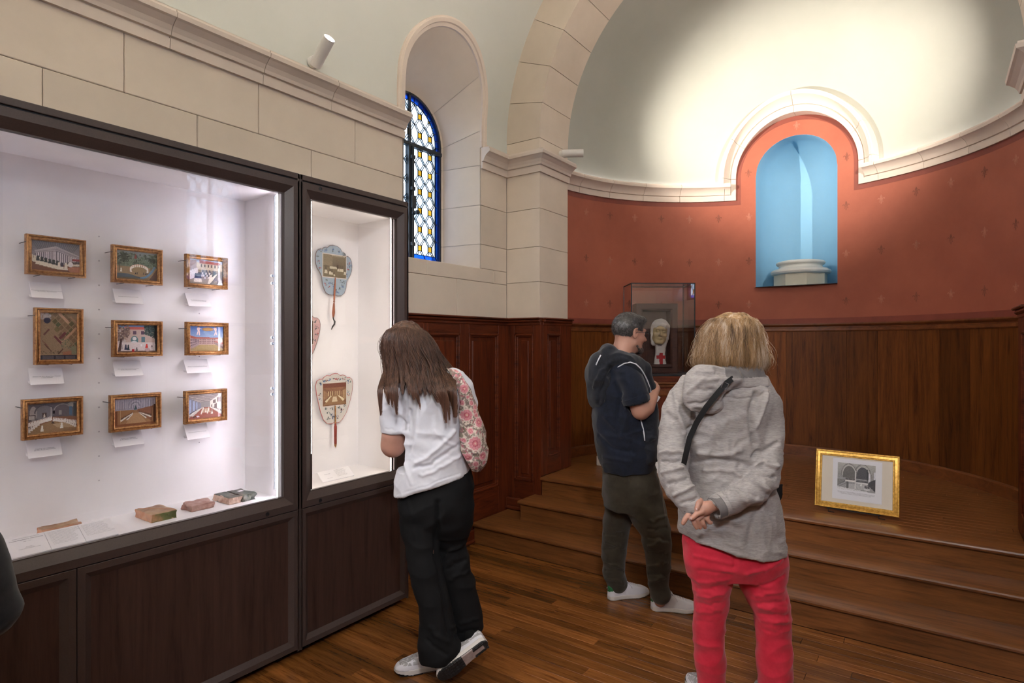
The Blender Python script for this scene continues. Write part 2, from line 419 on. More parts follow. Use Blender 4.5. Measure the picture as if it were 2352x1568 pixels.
# ------------------------------------------------ pilasters and chancel arch
wa = tag(MB().box(XL-0.02, -2.712, YF+0.012, YB, 0, 3.31).box(0.452, XR+0.02, YF+0.012, YB, 0, 3.31).build('wall_chancel_arch', M['joint']), kind='structure')
wainscot_run((XL+0.03, YF), (-2.665, YF), (0, -1), 0.165, ZC, [(0.075, 0.268)], wa, 0.42, 1.665)
wainscot_run((-2.70, 4.1905), (-2.70, 4.66), (1, 0), ZP, ZC, [(0.07, 0.28)], wa, 0.625, 1.665, base=False)
wainscot_run((XR-0.03, YF), (0.405, YF), (0, -1), 0.0, ZC, [(0.075, 0.27)], wa, 0.42, 1.66)
wainscot_run((0.44, 4.1905), (0.44, 4.66), (-1, 0), ZP, ZC, [(0.07, 0.28)], wa, 0.6, 1.66, base=False)
zs = [1.76, 2.103, 2.398, 2.72, 3.045, 3.31]
for sd in (0, 1):
    x0, x1 = (XL, -2.70) if sd == 0 else (0.44, XR)
    for a, b in zip(zs[:-1], zs[1:]):
        MB().box(x0, x1, YF, YB-0.002, a+.0015, b-.0015, c=0.002).build('stone_block', M['stone'], wa)
def arcpt(r, a): return (XC-r*cos(a), ZS+r*sin(a))
nv = 17
for i in range(nv):
    a0 = PI*i/nv+0.0013; a1 = PI*(i+1)/nv-0.0013; m = MB(); k = 4
    ring = []
    for j in range(k+1):
        a = a0+(a1-a0)*j/k; xi, zi = arcpt(RA, a); xo, zo = arcpt(RV+0.01, a)
        ring.append([(xi, YF, zi), (xo, YF, zo), (xo, YB, zo), (xi, YB, zi)])
    m.loft(ring).build('voussoir', M['stone'], wa)
m = MB()
for i in range(40):
    a0, a1 = PI*i/40, PI*(i+1)/40
    ring = []
    for a in (a0, a1):
        xi, zi = arcpt(RA+.012, a); xo, zo = arcpt(RV+0.3, a); ring.append([(xi, YF+.012, zi), (xo, YF+.012, zo), (xo, YB-.003, zo), (xi, YB-.003, zi)])
    m.loft(ring, cap=False)
m.build('arch_core', M['joint'], wa)

# ------------------------------------------------ nave vault
def ygrid():
    ys = list(np.arange(-5.2, YF+0.005, 0.25)); 
    for w in WIN_L+WIN_R: ys += list(np.arange(w-0.47, w+0.471, 0.0142))
    ys = sorted(set(round(float(v), 4) for v in ys if v < YF)); ys.append(YF+0.01)
    o = [ys[0]]
    for v in ys[1:]:
        if v-o[-1] > 0.006: o.append(v)
    return o
YS = ygrid()
angs = [-0.04, 0.0]; 
while angs[-1] < PI/2-1e-4: angs.append(min(PI/2, angs[-1]+(0.0085 if angs[-1] < 0.36 else 0.06)))
angs = angs+[PI-a for a in angs[::-1][1:]]
vm = MB(); nn = len(YS)
for a in angs:
    for yv in YS: vm.v.append((XC-RV*cos(a), yv, ZS+RV*sin(a)))
for i in range(len(angs)-1):
    am = (angs[i]+angs[i+1])/2; z = ZS+RV*sin(am); wins = WIN_L if am < PI/2 else WIN_R
    for j in range(nn-1):
        ym = (YS[j]+YS[j+1])/2
        if z < 4.05 and any(in_open(ym-w, z, 0.018) for w in wins): continue
        vm.f.append((i*nn+j, i*nn+j+1, (i+1)*nn+j+1, (i+1)*nn+j)); vm.m.append(0)
tag(autosmooth(vm.build('ceiling', M['vault'])), kind='structure')

# ------------------------------------------------ mouldings
def profile_cornice():
    return [(0.0, 0.0), (0.0, 0.018), (0.048, 0.022), (0.050, 0.014), (0.058, 0.014), (0.060, 0.030), (0.078, 0.036), (0.10, 0.050), (0.122, 0.078), (0.128, 0.092), (0.150, 0.096), (0.152, 0.088), (0.166, 0.086), (0.170, 0.0)]
def cornice(path, nrms, z0, name='cornice', parent=None, caps=True, joints=None):
    """path: plan points, nrms: plan mitre vectors; one mesh"""
    pr = profile_cornice(); rings = []
    for (x, y_), (nx, ny) in zip(path, nrms):
        rings.append([(x+nx*p, y_+ny*p, z0+h) for h, p in pr])
    return MB().loft(rings)
tc = thing('trim_1', None, None, (XL, 0, 3.02), kind='structure')
js = [-5.2, -0.9, -0.22, 0.46, 1.13, 1.63, 2.28, 2.945]
js = [-5.2, -2.2, -1.1, 0.0, 0.78, 1.385, 1.875, 2.33, 2.955]
for a, b in zip(js[:-1], js[1:]):
    cornice([(XL, a+.0015), (XL, b-.0015)], [(1, 0), (1, 0)], 3.02).build('cornice_stone', M['moulding'], tc)
cornice([(XL, 3.825), (XL, YF), (-2.70, YF), (-2.70, YB)], [(1, 0), (1, -1), (1, -1), (1, 0)], 3.02).build('cornice_stone', M['moulding'], tc)
tc2 = thing('trim_2', None, None, (XR, 0, 3.02), kind='structure')
ys = [-5.2]
for w in sorted(WIN_R): ys += [w-W_HALF-.01, w+W_HALF+.01]
for i in range(0, 8, 2): cornice([(XR, ys[i]), (XR, ys[i+1])], [(-1, 0), (-1, 0)], 3.02).build('cornice_stone', M['moulding'], tc2)
cornice([(XR, ys[8]), (XR, YF), (0.44, YF), (0.44, YB)], [(-1, 0), (-1, -1), (-1, -1), (-1, 0)], 3.02).build('cornice_stone', M['moulding'], tc2)

# ------------------------------------------------ windows
def outline(half, sp, bot, k=28):
    """from bottom right corner up over the arch to bottom left; list of (u,z)"""
    pts = [(half, bot+(sp-bot)*i/6) for i in range(6)]
    pts += [(half*cos(PI*i/k), sp+half*sin(PI*i/k)) for i in range(k+1)]
    pts += [(-half, sp+(bot-sp)*(i+1)/6) for i in range(6)]
    return pts
FD = 2.29                      # distance of the glazing from the centreline
F_HALF, F_SP, F_BOT = 0.375, 3.225, 2.235
def window(idx, side, yc, fine):
    X = lambda d: XC+side*d
    P = lambda u, z, d: (X(d), yc-side*(-u), z) if True else None
    fo = outline(W_HALF, W_SP, W_BOT); bo = outline(F_HALF, F_SP, F_BOT-0.03)
    wname = 'window_%d' % idx
    w = thing(wname, None, None, (X(FD), yc, F_BOT), kind='structure')
    # splayed reveal in stones, courses level with the wall
    def rev(half, sp, bot):
        q_ = sp-3.045; tot = q_+half*PI/2; r_ = [(half, bot), (half, 2.40), (half, 2.72)]
        for k in range(17):
            l_ = tot*k/16
            if l_ <= q_: r_.append((half, 3.045+l_))
            else: a_ = (l_-q_)/half; r_.append((half*cos(a_), sp+half*sin(a_)))
        return r_+[(-u, z) for u, z in r_[:-1][::-1]]
    fo, bo = rev(W_HALF, W_SP, W_BOT), rev(F_HALF, F_SP, F_BOT-0.03)
    pc = [0, 1, 2, 3, 7, 13, 25, 31, 35, 36, 37, 38] if fine else [0, 38]
    def rring(i):
        uf, zf = fo[i]; ub, zb = bo[i]; df = vdist(zf)+0.002; r_ = []
        for k in range(7): t = k/6.0; r_.append(P(uf+(ub-uf)*t, zf+(zb-zf)*t, df+(FD-0.02-df)*t))
        zl = zb if zb <= F_SP else F_SP+(zb-F_SP)*0.965
        return r_+[P(ub*0.965, zl, FD-0.012), P(ub*0.965, zl, FD+0.06)]
    for a, b in zip(pc[:-1], pc[1:]):
        m = MB(); rings = [rring(i) for i in range(a, b+1)]
        if fine:
            for e, k in ((0, 1), (-1, -2)):
                p_, q_ = np.array(rings[e]), np.array(rings[k]); L_ = np.linalg.norm(p_-q_, axis=1); rings[e] = (p_+(q_-p_)*np.minimum(.2, .0022/np.maximum(L_, 1e-4))[:, None]).tolist()
        m.loft(rings, closed=False, cap=False)
        o = m.build('reveal_stone', M['stone'], w); autosmooth(o, 25)
    if fine:   # recessed dark core behind the joints
        rings = []
        for i in range(len(fo)):
            r_ = [list(p) for p in rring(i)]; c_ = np.array(P(0, min(r_[0][2], 3.3), 0)); out_ = []
            for p in r_:
                d_ = np.array([0, p[1]-yc, max(0, p[2]-3.3)]); n_ = np.linalg.norm(d_)+1e-9; out_.append(tuple(np.array(p)+d_/n_*.004))
            rings.append(out_)
        MB().loft(rings, closed=False, cap=False).build('reveal_core', M['joint'], w)
    # sill
    m = MB(); m.prism([P(-W_HALF, W_BOT-.003, HW+.004), P(W_HALF, W_BOT-.003, HW+.004), P(W_HALF*.9, F_BOT, FD-.01), P(-W_HALF*.9, F_BOT, FD-.01)], (0, 0, -0.02)); m.build('window_sill', M['stone'], w)
    MB().prism([P(-.6, W_BOT-.02, HW+.02), P(.6, W_BOT-.02, HW+.02), P(.6, W_BOT-.02, HW+.55), P(-.6, W_BOT-.02, HW+.55)], (0, 0, -.05)).build('sill_bed', M['stone'], w)
    # outer masonry round the frame
    oo = outline(0.9, F_SP, F_BOT-.6, 28); io = outline(F_HALF*.965, F_SP, F_BOT-.03, 28)
    MB().loft([[P(*a, FD+.02), P(*b, FD+.02)] for a, b in zip(io, oo)], closed=False, cap=False).build('outer_masonry', M['stone'], w)
    # raised hood moulding on the wall face, down to the cornice
    ho = outline(W_HALF, W_SP, 3.19, 36); rings = []
    pr = [(0.0, -0.02), (0.0, 0.014), (0.022, 0.017), (0.026, 0.028), (0.05, 0.030), (0.055, 0.018), (0.068, 0.016), (0.070, -0.02)]
    for i, (u, z) in enumerate(ho):
        r_ = []
        for off, pj in pr:
            if z > W_SP or (6 <= i <= 42):
                a = PI*min(max(i-6, 0), 36)/36; uu = (W_HALF+off)*cos(a); zz = W_SP+(W_HALF+off)*sin(a)
            else: uu = u+(off if u > 0 else -off); zz = z
            r_.append(P(uu, zz, vdist(zz)-pj))
        rings.append(r_)
    hc = [0, 1, 5, 16, 32, 43, 47, 48] if fine else [0, 48]
    for a, b in zip(hc[:-1], hc[1:]):
        m = MB().loft([[tuple(c) for c in r] for r in rings[a:b+1]]); autosmooth(m.build('hood_stone', M['moulding'], w), 30)
    # iron frame
    def ring_part(name, o1, o2, d0, d1, mat, a=0, b=None):
        rr = [[P(*p, d0), P(*q, d0), P(*q, d1), P(*p, d1)] for p, q in zip(o1, o2)]
        return MB().loft(rr[a:b]).build(name, mat, w)
    O1 = outline(F_HALF, F_SP, F_BOT); O2 = outline(F_HALF-0.032, F_SP, F_BOT)
    ring_part('window_frame', O1, O2, FD-0.012, FD+0.02, M['iron'])
    TZ = 3.175
    def bar(name, u0, u1, z0, z1, d0, d1, c=.003, mat=None):
        m = MB(); q = MB().box(min(X(d0), X(d1)), max(X(d0), X(d1)), yc+u0, yc+u1, z0, z1, c=c); return q.build(name, mat or M['iron'], w)
    bar('transom', -F_HALF+.01, F_HALF-.01, TZ-.016, TZ+.016, FD-.02, FD+.02)
    bar('mullion', -.011, .011, TZ, F_SP+F_HALF-.02, FD-.012, FD+.015)
    bar('casement_stile', -.030, .030, F_BOT, TZ, FD-.028, FD+.018)
    bar('bottom_rail', -F_HALF+.02, F_HALF-.02, F_BOT, F_BOT+.028, FD-.012, FD+.018)
    if fine:
        bar('espagnolette_bolt', -.009, .009, F_BOT+.02, TZ-.02, FD-.046, FD-.028)
        MB().lathe([(0.018, 0), (0.018, .01), (0.008, .014), (0.008, .03), (0.019, .036), (0.019, .052), (0.004, .058)], P(0.0, 2.62, FD-.046), (side*-1, 0, 0), 14).build('casement_knob', M['iron'], w)
        for zz in (2.36, 2.80, 3.05): bar('bolt_guide', -.02, .02, zz, zz+.03, FD-.052, FD-.028)
        bar('lock_case', -.016, .03, 2.66, 2.76, FD-.05, FD-.028)
    # panes and lead
    lead_e = []; store = {'w': MB(), 'y': MB(), 'b': MB()}
    th = 0.0035
    def pane(poly, kind):
        A = abs(area2(poly)) if len(poly) > 2 else 0
        if A < 2e-5: return
        if area2(poly) < 0: poly = poly[::-1]
        for i in range(len(poly)): lead_e.append((poly[i], poly[(i+1) % len(poly)]))
        q = MB().prism([P(u, z, FD) for u, z in poly], (side*th, 0, 0))
        if fine: q.build('pane', M['pane_'+kind], w)
        else: store[kind].add(q.v, q.f)
    def region(conv_out, conv_in, skip=()):
        # blue border between two outlines, cut in lengths; lattice inside conv_in
        n = len(conv_out)
        step = 1
        for i in range(n):
            if i in skip: continue
            a, b = conv_out[i], conv_out[(i+1) % n]; c, d = conv_in[(i+1) % n], conv_in[i]
            L = math.dist(a, b); k = max(1, int(round(L/0.155)))
            for j in range(k):
                t0, t1 = j/k, (j+1)/k
                l = lambda p, q, t: (p[0]+(q[0]-p[0])*t, p[1]+(q[1]-p[1])*t)
                pane([l(a, b, t0), l(a, b, t1), l(d, c, t1), l(d, c, t0)], 'b')
        Q, Pp, s = 0.118, 0.1525, 0.0215; u0 = 0.117
        for ci in range(-6, 7):
            for ri in range(-4, 9):
                cu = ci*Q+u0 if True else 0; cz = 2.36+ri*Pp
                sq = [(cu-s, cz-s), (cu+s, cz-s), (cu+s, cz+s), (cu-s, cz+s)]
                nd = lambda a, b: (cu+a*Q/2, cz+b*Pp/2)
                e = 0.010
                A = [(cu-s, cz+s), (cu+s, cz+s), nd(1, 1), (cu+s, cz+Pp-s), (cu-s, cz+Pp-s), nd(-1, 1)]
                A_in = [(cu-s+e*1.3, cz+s+e), (cu+s-e*1.3, cz+s+e), (cu+Q/2-e*1.6, cz+Pp/2), (cu+s-e*1.3, cz+Pp-s-e), (cu-s+e*1.3, cz+Pp-s-e), (cu-Q/2+e*1.6, cz+Pp/2)]
                B = [nd(1, -1), (cu+Q-s, cz-s), (cu+Q-s, cz+s), nd(1, 1), (cu+s, cz+s), (cu+s, cz-s)]
                ci_ = conv_in
                for poly, kd in ((sq, 'y'), (A_in, 'w'), (B, 'w')):
                    c_ = clip_poly(poly, ci_)
                    if len(c_) > 2: pane(c_, kd)
                for j in range(6):   # the narrow strips round the hexagon
                    j2 = (j+1) % 6; c_ = clip_poly([A[j], A[j2], A_in[j2], A_in[j]], ci_)
                    if len(c_) > 2 and abs(area2(c_)) > 1e-5:
                        if fine:
                            q = MB().prism([P(u, z, FD) for u, z in c_], (side*th, 0, 0)); strips.add(q.v, q.f)
                        else:
                            q = MB().prism([P(u, z, FD) for u, z in c_], (side*th, 0, 0)); store['w'].add(q.v, q.f)
                        lead_e.extend([(c_[i], c_[(i+1) % len(c_)]) for i in range(len(c_))])
    strips = MB()
    hb = 0.042; ro = F_HALF-0.032
    for sg in (1, -1):
        o4 = [(0.030, F_BOT+.028), (ro, F_BOT+.028), (ro, TZ-.016), (0.030, TZ-.016)]; i4 = [(0.030, F_BOT+.028+hb), (ro-hb, F_BOT+.028+hb), (ro-hb, TZ-.016), (0.030, TZ-.016)]
        arc = [(ro*cos(PI/2*i/9), F_SP+ro*sin(PI/2*i/9)) for i in range(10)]; arc[-1] = (0.011, F_SP+ro)
        ari = [((ro-hb)*cos(PI/2*i/9), F_SP+(ro-hb)*sin(PI/2*i/9)) for i in range(10)]; ari[-1] = (0.011, F_SP+ro-hb)
        oA = [(0.011, TZ+.016), (ro, TZ+.016)]+arc; iA = [(0.011, TZ+.016), (ro-hb, TZ+.016)]+ari
        if sg == -1:
            o4, i4, oA, iA = [[(-u, z) for u, z in L][::-1] for L in (o4, i4, oA, iA)]
        sk4 = (2, 3) if sg == 1 else (0, 3); 
        # which edges get no border: top and inner ones
        def noborder(L): return [i for i in range(len(L)) if (abs(L[i][0]) < .04 and abs(L[(i+1) % len(L)][0]) < .04) or (abs(L[i][1]-(TZ-.016)) < 1e-6 and abs(L[(i+1) % len(L)][1]-(TZ-.016)) < 1e-6) or (abs(L[i][1]-(TZ+.016)) < 1e-6 and abs(L[(i+1) % len(L)][1]-(TZ+.016)) < 1e-6)]
        region(o4, i4, noborder(o4)); region(oA, iA, noborder(oA))
    if fine: tag(strips.build('pane_strip', M['pane_w'], w), kind='stuff')
    else:
        for k_ in store: tag(store[k_].build('pane', M['pane_'+k_], w), kind='stuff')
    # lead cames
    seen = set(); lm = MB(); r = 0.0021
    for a, b in lead_e:
        k = tuple(sorted(((round(a[0], 3), round(a[1], 3)), (round(b[0], 3), round(b[1], 3)))))
        if k in seen: continue
        seen.add(k); dx, dz = b[0]-a[0], b[1]-a[1]; L = math.hypot(dx, dz)
        if L < 1e-4: continue
        nx, nz = -dz/L*r, dx/L*r
        lm.prism([P(a[0]+nx, a[1]+nz, FD-.002), P(b[0]+nx, b[1]+nz, FD-.002), P(b[0]-nx, b[1]-nz, FD-.002), P(a[0]-nx, a[1]-nz, FD-.002)], (side*.0075, 0, 0))
    tag(lm.build('lead_came', M['lead'], w), kind='stuff')
    portal('window_portal', (X(FD+0.03), yc, (F_BOT+F_SP+F_HALF)/2), (0, PI/2 if side < 0 else -PI/2, 0), 1.45, 0.8)
    return w
wi = 1
for yc in WIN_L: window(wi, -1, yc, yc > 3); wi += 1
for yc in WIN_R: window(wi, 1, yc, False); wi += 1

# ------------------------------------------------ the apse
def AP(th, r, z): return (XC+r*sin(th), AY+r*cos(th), z)
NH, NB, NS = 0.373, 2.155, 3.28          # niche half width, bottom, spring
RI = 0.565                               # inner edge of the hood arch
TH0 = math.radians(97)
def redtop(s):
    return 3.07 if abs(s) >= RI+.02 else NS+sqrt(max(0, (RI+.02)**2-s*s))
ss = sorted(set([round(v, 5) for v in list(np.linspace(-AR*TH0, AR*TH0, 110))+list(np.linspace(-NH, NH, 33))+[-RI-.02, RI+.02]+list(np.linspace(-.60, .60, 50))]))
wa2 = MB()
for a, b in zip(ss[:-1], ss[1:]):
    if b-a < 1e-5: continue
    mid = (a+b)/2
    def q(za0, za1, zb0, zb1): wa2.add([AP(a/AR, AR, za0), AP(b/AR, AR, zb0), AP(b/AR, AR, zb1), AP(a/AR, AR, za1)], [(0, 1, 2, 3)])
    eps = 1e-6; ta = redtop(a+eps if abs(mid) < RI+.02 else a); tb = redtop(b-eps if abs(mid) < RI+.02 else b)
    ta = tb = 4.12 if abs(mid) < .70 else 3.215
    if abs(mid) < NH:
        na = NS+sqrt(max(0, NH*NH-a*a)); nb = NS+sqrt(max(0, NH*NH-b*b)); q(0.3, NB, 0.3, NB); q(na, ta, nb, tb)
    else: q(0.3, ta, 0.3, tb)
apse = tag(autosmooth(wa2.build('wall_apse', M['red']), 60), kind='structure')
# niche
dn = 0.21
def NP(u, dep, z): return (XC+u, AY+sqrt(AR*AR-NH*NH)+0.0+dep, z)
def edge(u, z): return AP(u/AR, AR-.001, z)
nm = MB(); ol = []
for i in range(13): ol.append((NH, NB+(NS-NB)*i/12))
for i in range(1, 25): ol.append((NH*cos(PI*i/24), NS+NH*sin(PI*i/24)))
for i in range(1, 13): ol.append((-NH, NS-(NS-NB)*i/12))
nm.loft([[AP(u*1.03/AR, AR+.003, z+(max(0, z-NS))*.03), AP(u/AR, AR+.0002, z), NP(u, dn, z)] for u, z in ol], closed=False, cap=False)
nb_ = MB(); rings = []
for i in range(25):
    a = PI*i/24; rings.append([NP(NH*cos(a), dn+NH*sin(a), NB+(NS-NB)*k/10) for k in range(11)])
nb_.loft(rings, closed=False, cap=False)
nt_ = MB(); rings = []
for i in range(25):
    a = PI*i/24; rings.append([NP(NH*cos(a)*cos(e), dn+NH*sin(a)*cos(e), NS+NH*sin(e)) for e in [PI/2*k/12 for k in range(13)]])
nt_.loft(rings, closed=False, cap=False)
nm.add(nb_.v, nb_.f); nm.add(nt_.v, nt_.f)
nm.add([NP(-NH, -.05, NB), NP(NH, -.05, NB), NP(NH, dn+NH, NB), NP(-NH, dn+NH, NB)], [(0, 1, 2, 3)])
autosmooth(nm.build('niche', M['niche'], apse), 40)
# stencilled fleurs-de-lis
def fleur():
    P_ = []
    mid = [(0, .048), (.007, .034), (.011, .022), (.008, .008), (.004, -.004), (-.004, -.004), (-.008, .008), (-.011, .022), (-.007, .034)]
    P_.append(mid)
    lf = [(.005, -.004), (.010, .010), (.018, .018), (.027, .018), (.032, .010), (.030, .003), (.025, .004), (.026, .009), (.021, .011), (.016, .006), (.012, -.004)]
    P_.append(lf); P_.append([(-x, y_) for x, y_ in lf[::-1]])
    P_.append([(-.016, -.011), (.016, -.011), (.016, -.005), (-.016, -.005)])
    P_.append([(-.003, -.012), (.003, -.012), (.005, -.030), (0, -.044), (-.005, -.030)])
    lo = [(.004, -.012), (.010, -.020), (.017, -.024), (.020, -.019), (.013, -.015)]
    P_.append(lo); P_.append([(-x, y_) for x, y_ in lo[::-1]])
    return P_
FL = fleur()
def put_fleur(deg, z, mat, sc=1.0):
    th = math.radians(deg); m = MB()
    for pl in FL:
        n = len(pl); m.add([AP(th+x*sc/AR, AR-0.0012, z+y_*sc) for x, y_ in pl], [tuple(range(n))])
    m.build('fleur_de_lis', mat, apse)
cols = [-81, -71.4, -61.6, -52.1, -42.6, -33, -23.5, -14, 14.4, 24.2, 33.9, 43.6, 53.3, 63, 72.8]
for i, dg in enumerate(cols):
    for j, z in enumerate((1.98, 2.425, 2.88)):
        put_fleur(dg, z, M['fleur_l'] if (i+j+(1 if i > 7 else 0)*0) % 2 else M['fleur_d'])
put_fleur(-14.2, 3.33, M['fleur_d']); put_fleur(14.6, 3.34, M['fleur_d']); put_fleur(0.2, 3.745, M['fleur_l'])
# dome
def inward(z): return AR-sqrt(max(0, AR*AR-(z-3.24)**2)) if z > 3.24 else 0.0
dm = MB(); nth = 300; nph = 150
thv = np.linspace(-TH0-.03, TH0+.03, nth); phs = [PI/2*(k/nph)**1.15 for k in range(nph+1)]
for p in phs:
    for t in thv: dm.v.append(AP(t, max(1e-4, AR*cos(p)), 3.24+AR*sin(p)))
for i in range(nph):
    for j in range(nth-1):
        z = 3.24+AR*sin((phs[i]+phs[i+1])/2); s = AR*(thv[j]+thv[j+1])/2
        if z < 4.1 and (s*s+(z-NS)**2 < 0.655**2 or (abs(s) < .655 and z < NS)): continue
        dm.f.append((i*nth+j, i*nth+j+1, (i+1)*nth+j+1, (i+1)*nth+j)); dm.m.append(0)
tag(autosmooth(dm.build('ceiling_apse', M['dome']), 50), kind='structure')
# cornice + hood band in one mitred run (s,z path), cut in stones
path = []; Z0 = 3.06
for v in np.linspace(-AR*TH0, -RI, 44): path.append((float(v), Z0, 'h'))
path.append((-RI, NS, 'v'))
for i in range(1, 41): a = PI-PI*i/40; path.append((RI*cos(a), NS+RI*sin(a), 'a'))
path.append((RI, Z0, 'v'))
for v in np.linspace(RI, AR*TH0, 44)[1:]: path.append((float(v), Z0, 'h'))
def mitre(i):
    def seg(a, b): d = (b[0]-a[0], b[1]-a[1]); l = math.hypot(*d); return (-d[1]/l, d[0]/l)
    n1 = seg(path[i-1], path[i]) if i > 0 else None; n2 = seg(path[i], path[i+1]) if i < len(path)-1 else None
    n1 = n1 or n2; n2 = n2 or n1; m = (n1[0]+n2[0], n1[1]+n2[1]); d = m[0]*n1[0]+m[1]*n1[1]
    return (m[0]/d, m[1]/d)
pr = profile_cornice()
rg = []; band = []
for i, (s, z, k) in enumerate(path):
    mx, mz = mitre(i); r_ = []
    for off, pj in pr:
        s2, z2 = s+mx*off, z+mz*off
        extra = inward(z2) if (k != 'h' or abs(abs(s)-RI) < 1e-4) else 0.0
        r_.append(AP(s2/AR, AR-pj-extra, z2) if pj > 0 or off > .1 else AP(s2/AR, AR+.004, z2))
    r_[0] = AP((s)/AR, AR+.004, z); r_[-1] = AP((s+mx*.172)/AR, AR+.02-inward(z+mz*.172)*0.6, z+mz*.172)
    rg.append(r_); band.append([AP(s/AR, AR-.0012, z), AP((s-mx*.047)/AR, AR-.0012, z-mz*.047)])
ta = thing('trim_3', None, None, (XC, AY+AR, Z0), kind='structure')
cuts = [0, 5, 12, 19, 26, 33, 41, 44, 51, 64, 78, 84, 88, 95, 102, 109, 116, 123, len(path)-1]
for a, b in zip(cuts[:-1], cuts[1:]):
    r_ = [list(map(tuple, r)) for r in rg[a:b+1]]
    for e, k in ((0, 1), (-1, -2)):      # hairline joint
        p, q_ = np.array(r_[e]), np.array(r_[k]); L = np.linalg.norm(p-q_, axis=1).mean(); r_[e] = (p+(q_-p)*min(.3, .0016/max(L, 1e-4))).tolist()
    autosmooth(MB().loft(r_).build('cornice_stone', M['moulding'], ta), 30)
MB().loft(band, closed=False, cap=False).build('painted_band', M['red_band'], apse)
lowb = [[AP(t, AR-.0012, 1.77), AP(t, AR-.0012, 1.828)] for t in np.linspace(-TH0, TH0, 90)]
MB().loft(lowb, closed=False, cap=False).build('painted_band', M['red_band'], apse)
# boards, cap and base of the apse panelling
tb = apse
bw = 8.75; st = -99.0; k = 0
while st < 98:
    a0 = math.radians(st); a1 = math.radians(st+bw); rings = []; n = 4; g = .0008
    for i in range(n+1):
        t = a0+g+(a1-a0-2*g)*i/n
        rings.append([AP(t, AR, ZP+.09), AP(t, AR-.022, ZP+.09), AP(t, AR-.022, ZC-.02), AP(t, AR, ZC-.02)])
    MB().loft(rings).build('board', M['board'], tb); st += bw
pc_ = [(0, ZC-.045), (.026, ZC-.045), (.034, ZC-.035), (.034, ZC-.012), (.028, ZC-.008), (.028, ZC+.002), (.05, ZC+.012), (.058, ZC+.022), (.058, ZC+.034), (0, ZC+.034)]
M['cap'] = m_wood('apse_cap_oak', (0.08, 0.022, 0.008), (0.22, 0.07, 0.02), (5, 5, 8), 2.2, 0.4, (0.9, 1.1))
autosmooth(MB().loft([[AP(t, AR-p, z) for p, z in pc_] for t in np.linspace(-TH0, TH0, 90)]).build('cap_moulding', M['cap'], tb), 30)
bl = tag(MB().loft([[AP(t, AR, ZP), AP(t, AR-.045, ZP), AP(t, AR-.045, ZP+.085), AP(t, AR-.036, ZP+.097), AP(t, AR, ZP+.1)] for t in np.linspace(-TH0, TH0, 90)]).build('baseboard_apse', M['cap']), kind='structure')

# ------------------------------------------------ the steps and the platform
stp = thing('oak_steps', 'three wide oak steps rising to the platform in front of the curved wall', 'steps', (XC, 3.7, 0))
XS0, XS1 = XL+.035, 0.404
def tread(y0, y1, x0, x1, z, nose=True):
    rings = []
    for x in (x0, x1):
        rings.append([(x, y0+.010, z), (x, y0+.003, z-.004), (x, y0, z-.012), (x, y0+.002, z-.022), (x, y0+.010, z-.028), (x, y1, z-.028), (x, y1, z)])
    return rings
def riser(y0, x0, x1, z0, z1): MB().box(x0, x1, y0, y0+.022, z0, z1, c=.001).build('riser', M['tread'], stp)
Y1, Y2, Y3 = 3.640, 3.900, 4.128
# lowest
autosmooth(MB().loft(tread(Y1, Y2+.06, XL+.055, XS1, .165)).build('tread', M['tread'], stp), 30); riser(Y1+.028, XL+.06, XS1, 0, .138)
autosmooth(MB().loft(tread(Y2, Y3+.06, -2.725, XS1, .325)).build('tread', M['tread'], stp), 30); riser(Y2+.028, -2.715, XS1, .165, .298)
autosmooth(MB().loft(tread(Y3, Y3+.14, -2.655, 0.404, ZP)).build('tread', M['tread'], stp), 30); riser(Y3+.028, -2.655, XS1, .325, ZP-.027)
MB().box(XL+.055, -2.70, Y2+.061, 4.15, .137, .165, c=.001).build('tread', M['tread'], stp)
MB().box(-2.715, -2.70, Y2+.03, Y3+.03, .165, .298).build('step_cheek', M['tread'], stp)
MB().box(XL+.02, .403, Y1+.05, 6.45, 0.0, .137).box(-2.70, .452, Y3+.05, 4.66, .0, ZP-.03).build('step_core', M['subfloor'], stp)
MB().loft([[AP(t, AR-.02, ZP-.03), AP(t, 0.0, ZP-.03)] for t in np.linspace(-TH0, TH0, 60)], closed=False, cap=False).build('platform_core', M['subfloor'], stp)
y = Y3+.14+.001
while y < AY+AR-.05:
    yy = y+PW/2
    if yy < YB: x0, x1 = -2.66, 0.405
    else:
        h = AR-.03; d = sqrt(max(0, h*h-(yy-AY)**2)); x0, x1 = XC-d, XC+d
    x = x0-random.random()*1.2
    while x < x1:
        L = random.choice((0.9, 1.1, 1.3, 1.5)); a, b = max(x, x0), min(x+L-.0015, x1)
        if b-a > .004: plank(a, b, y, ZP, stp, M['tread'], th=.02)
        x += L
    y += PW
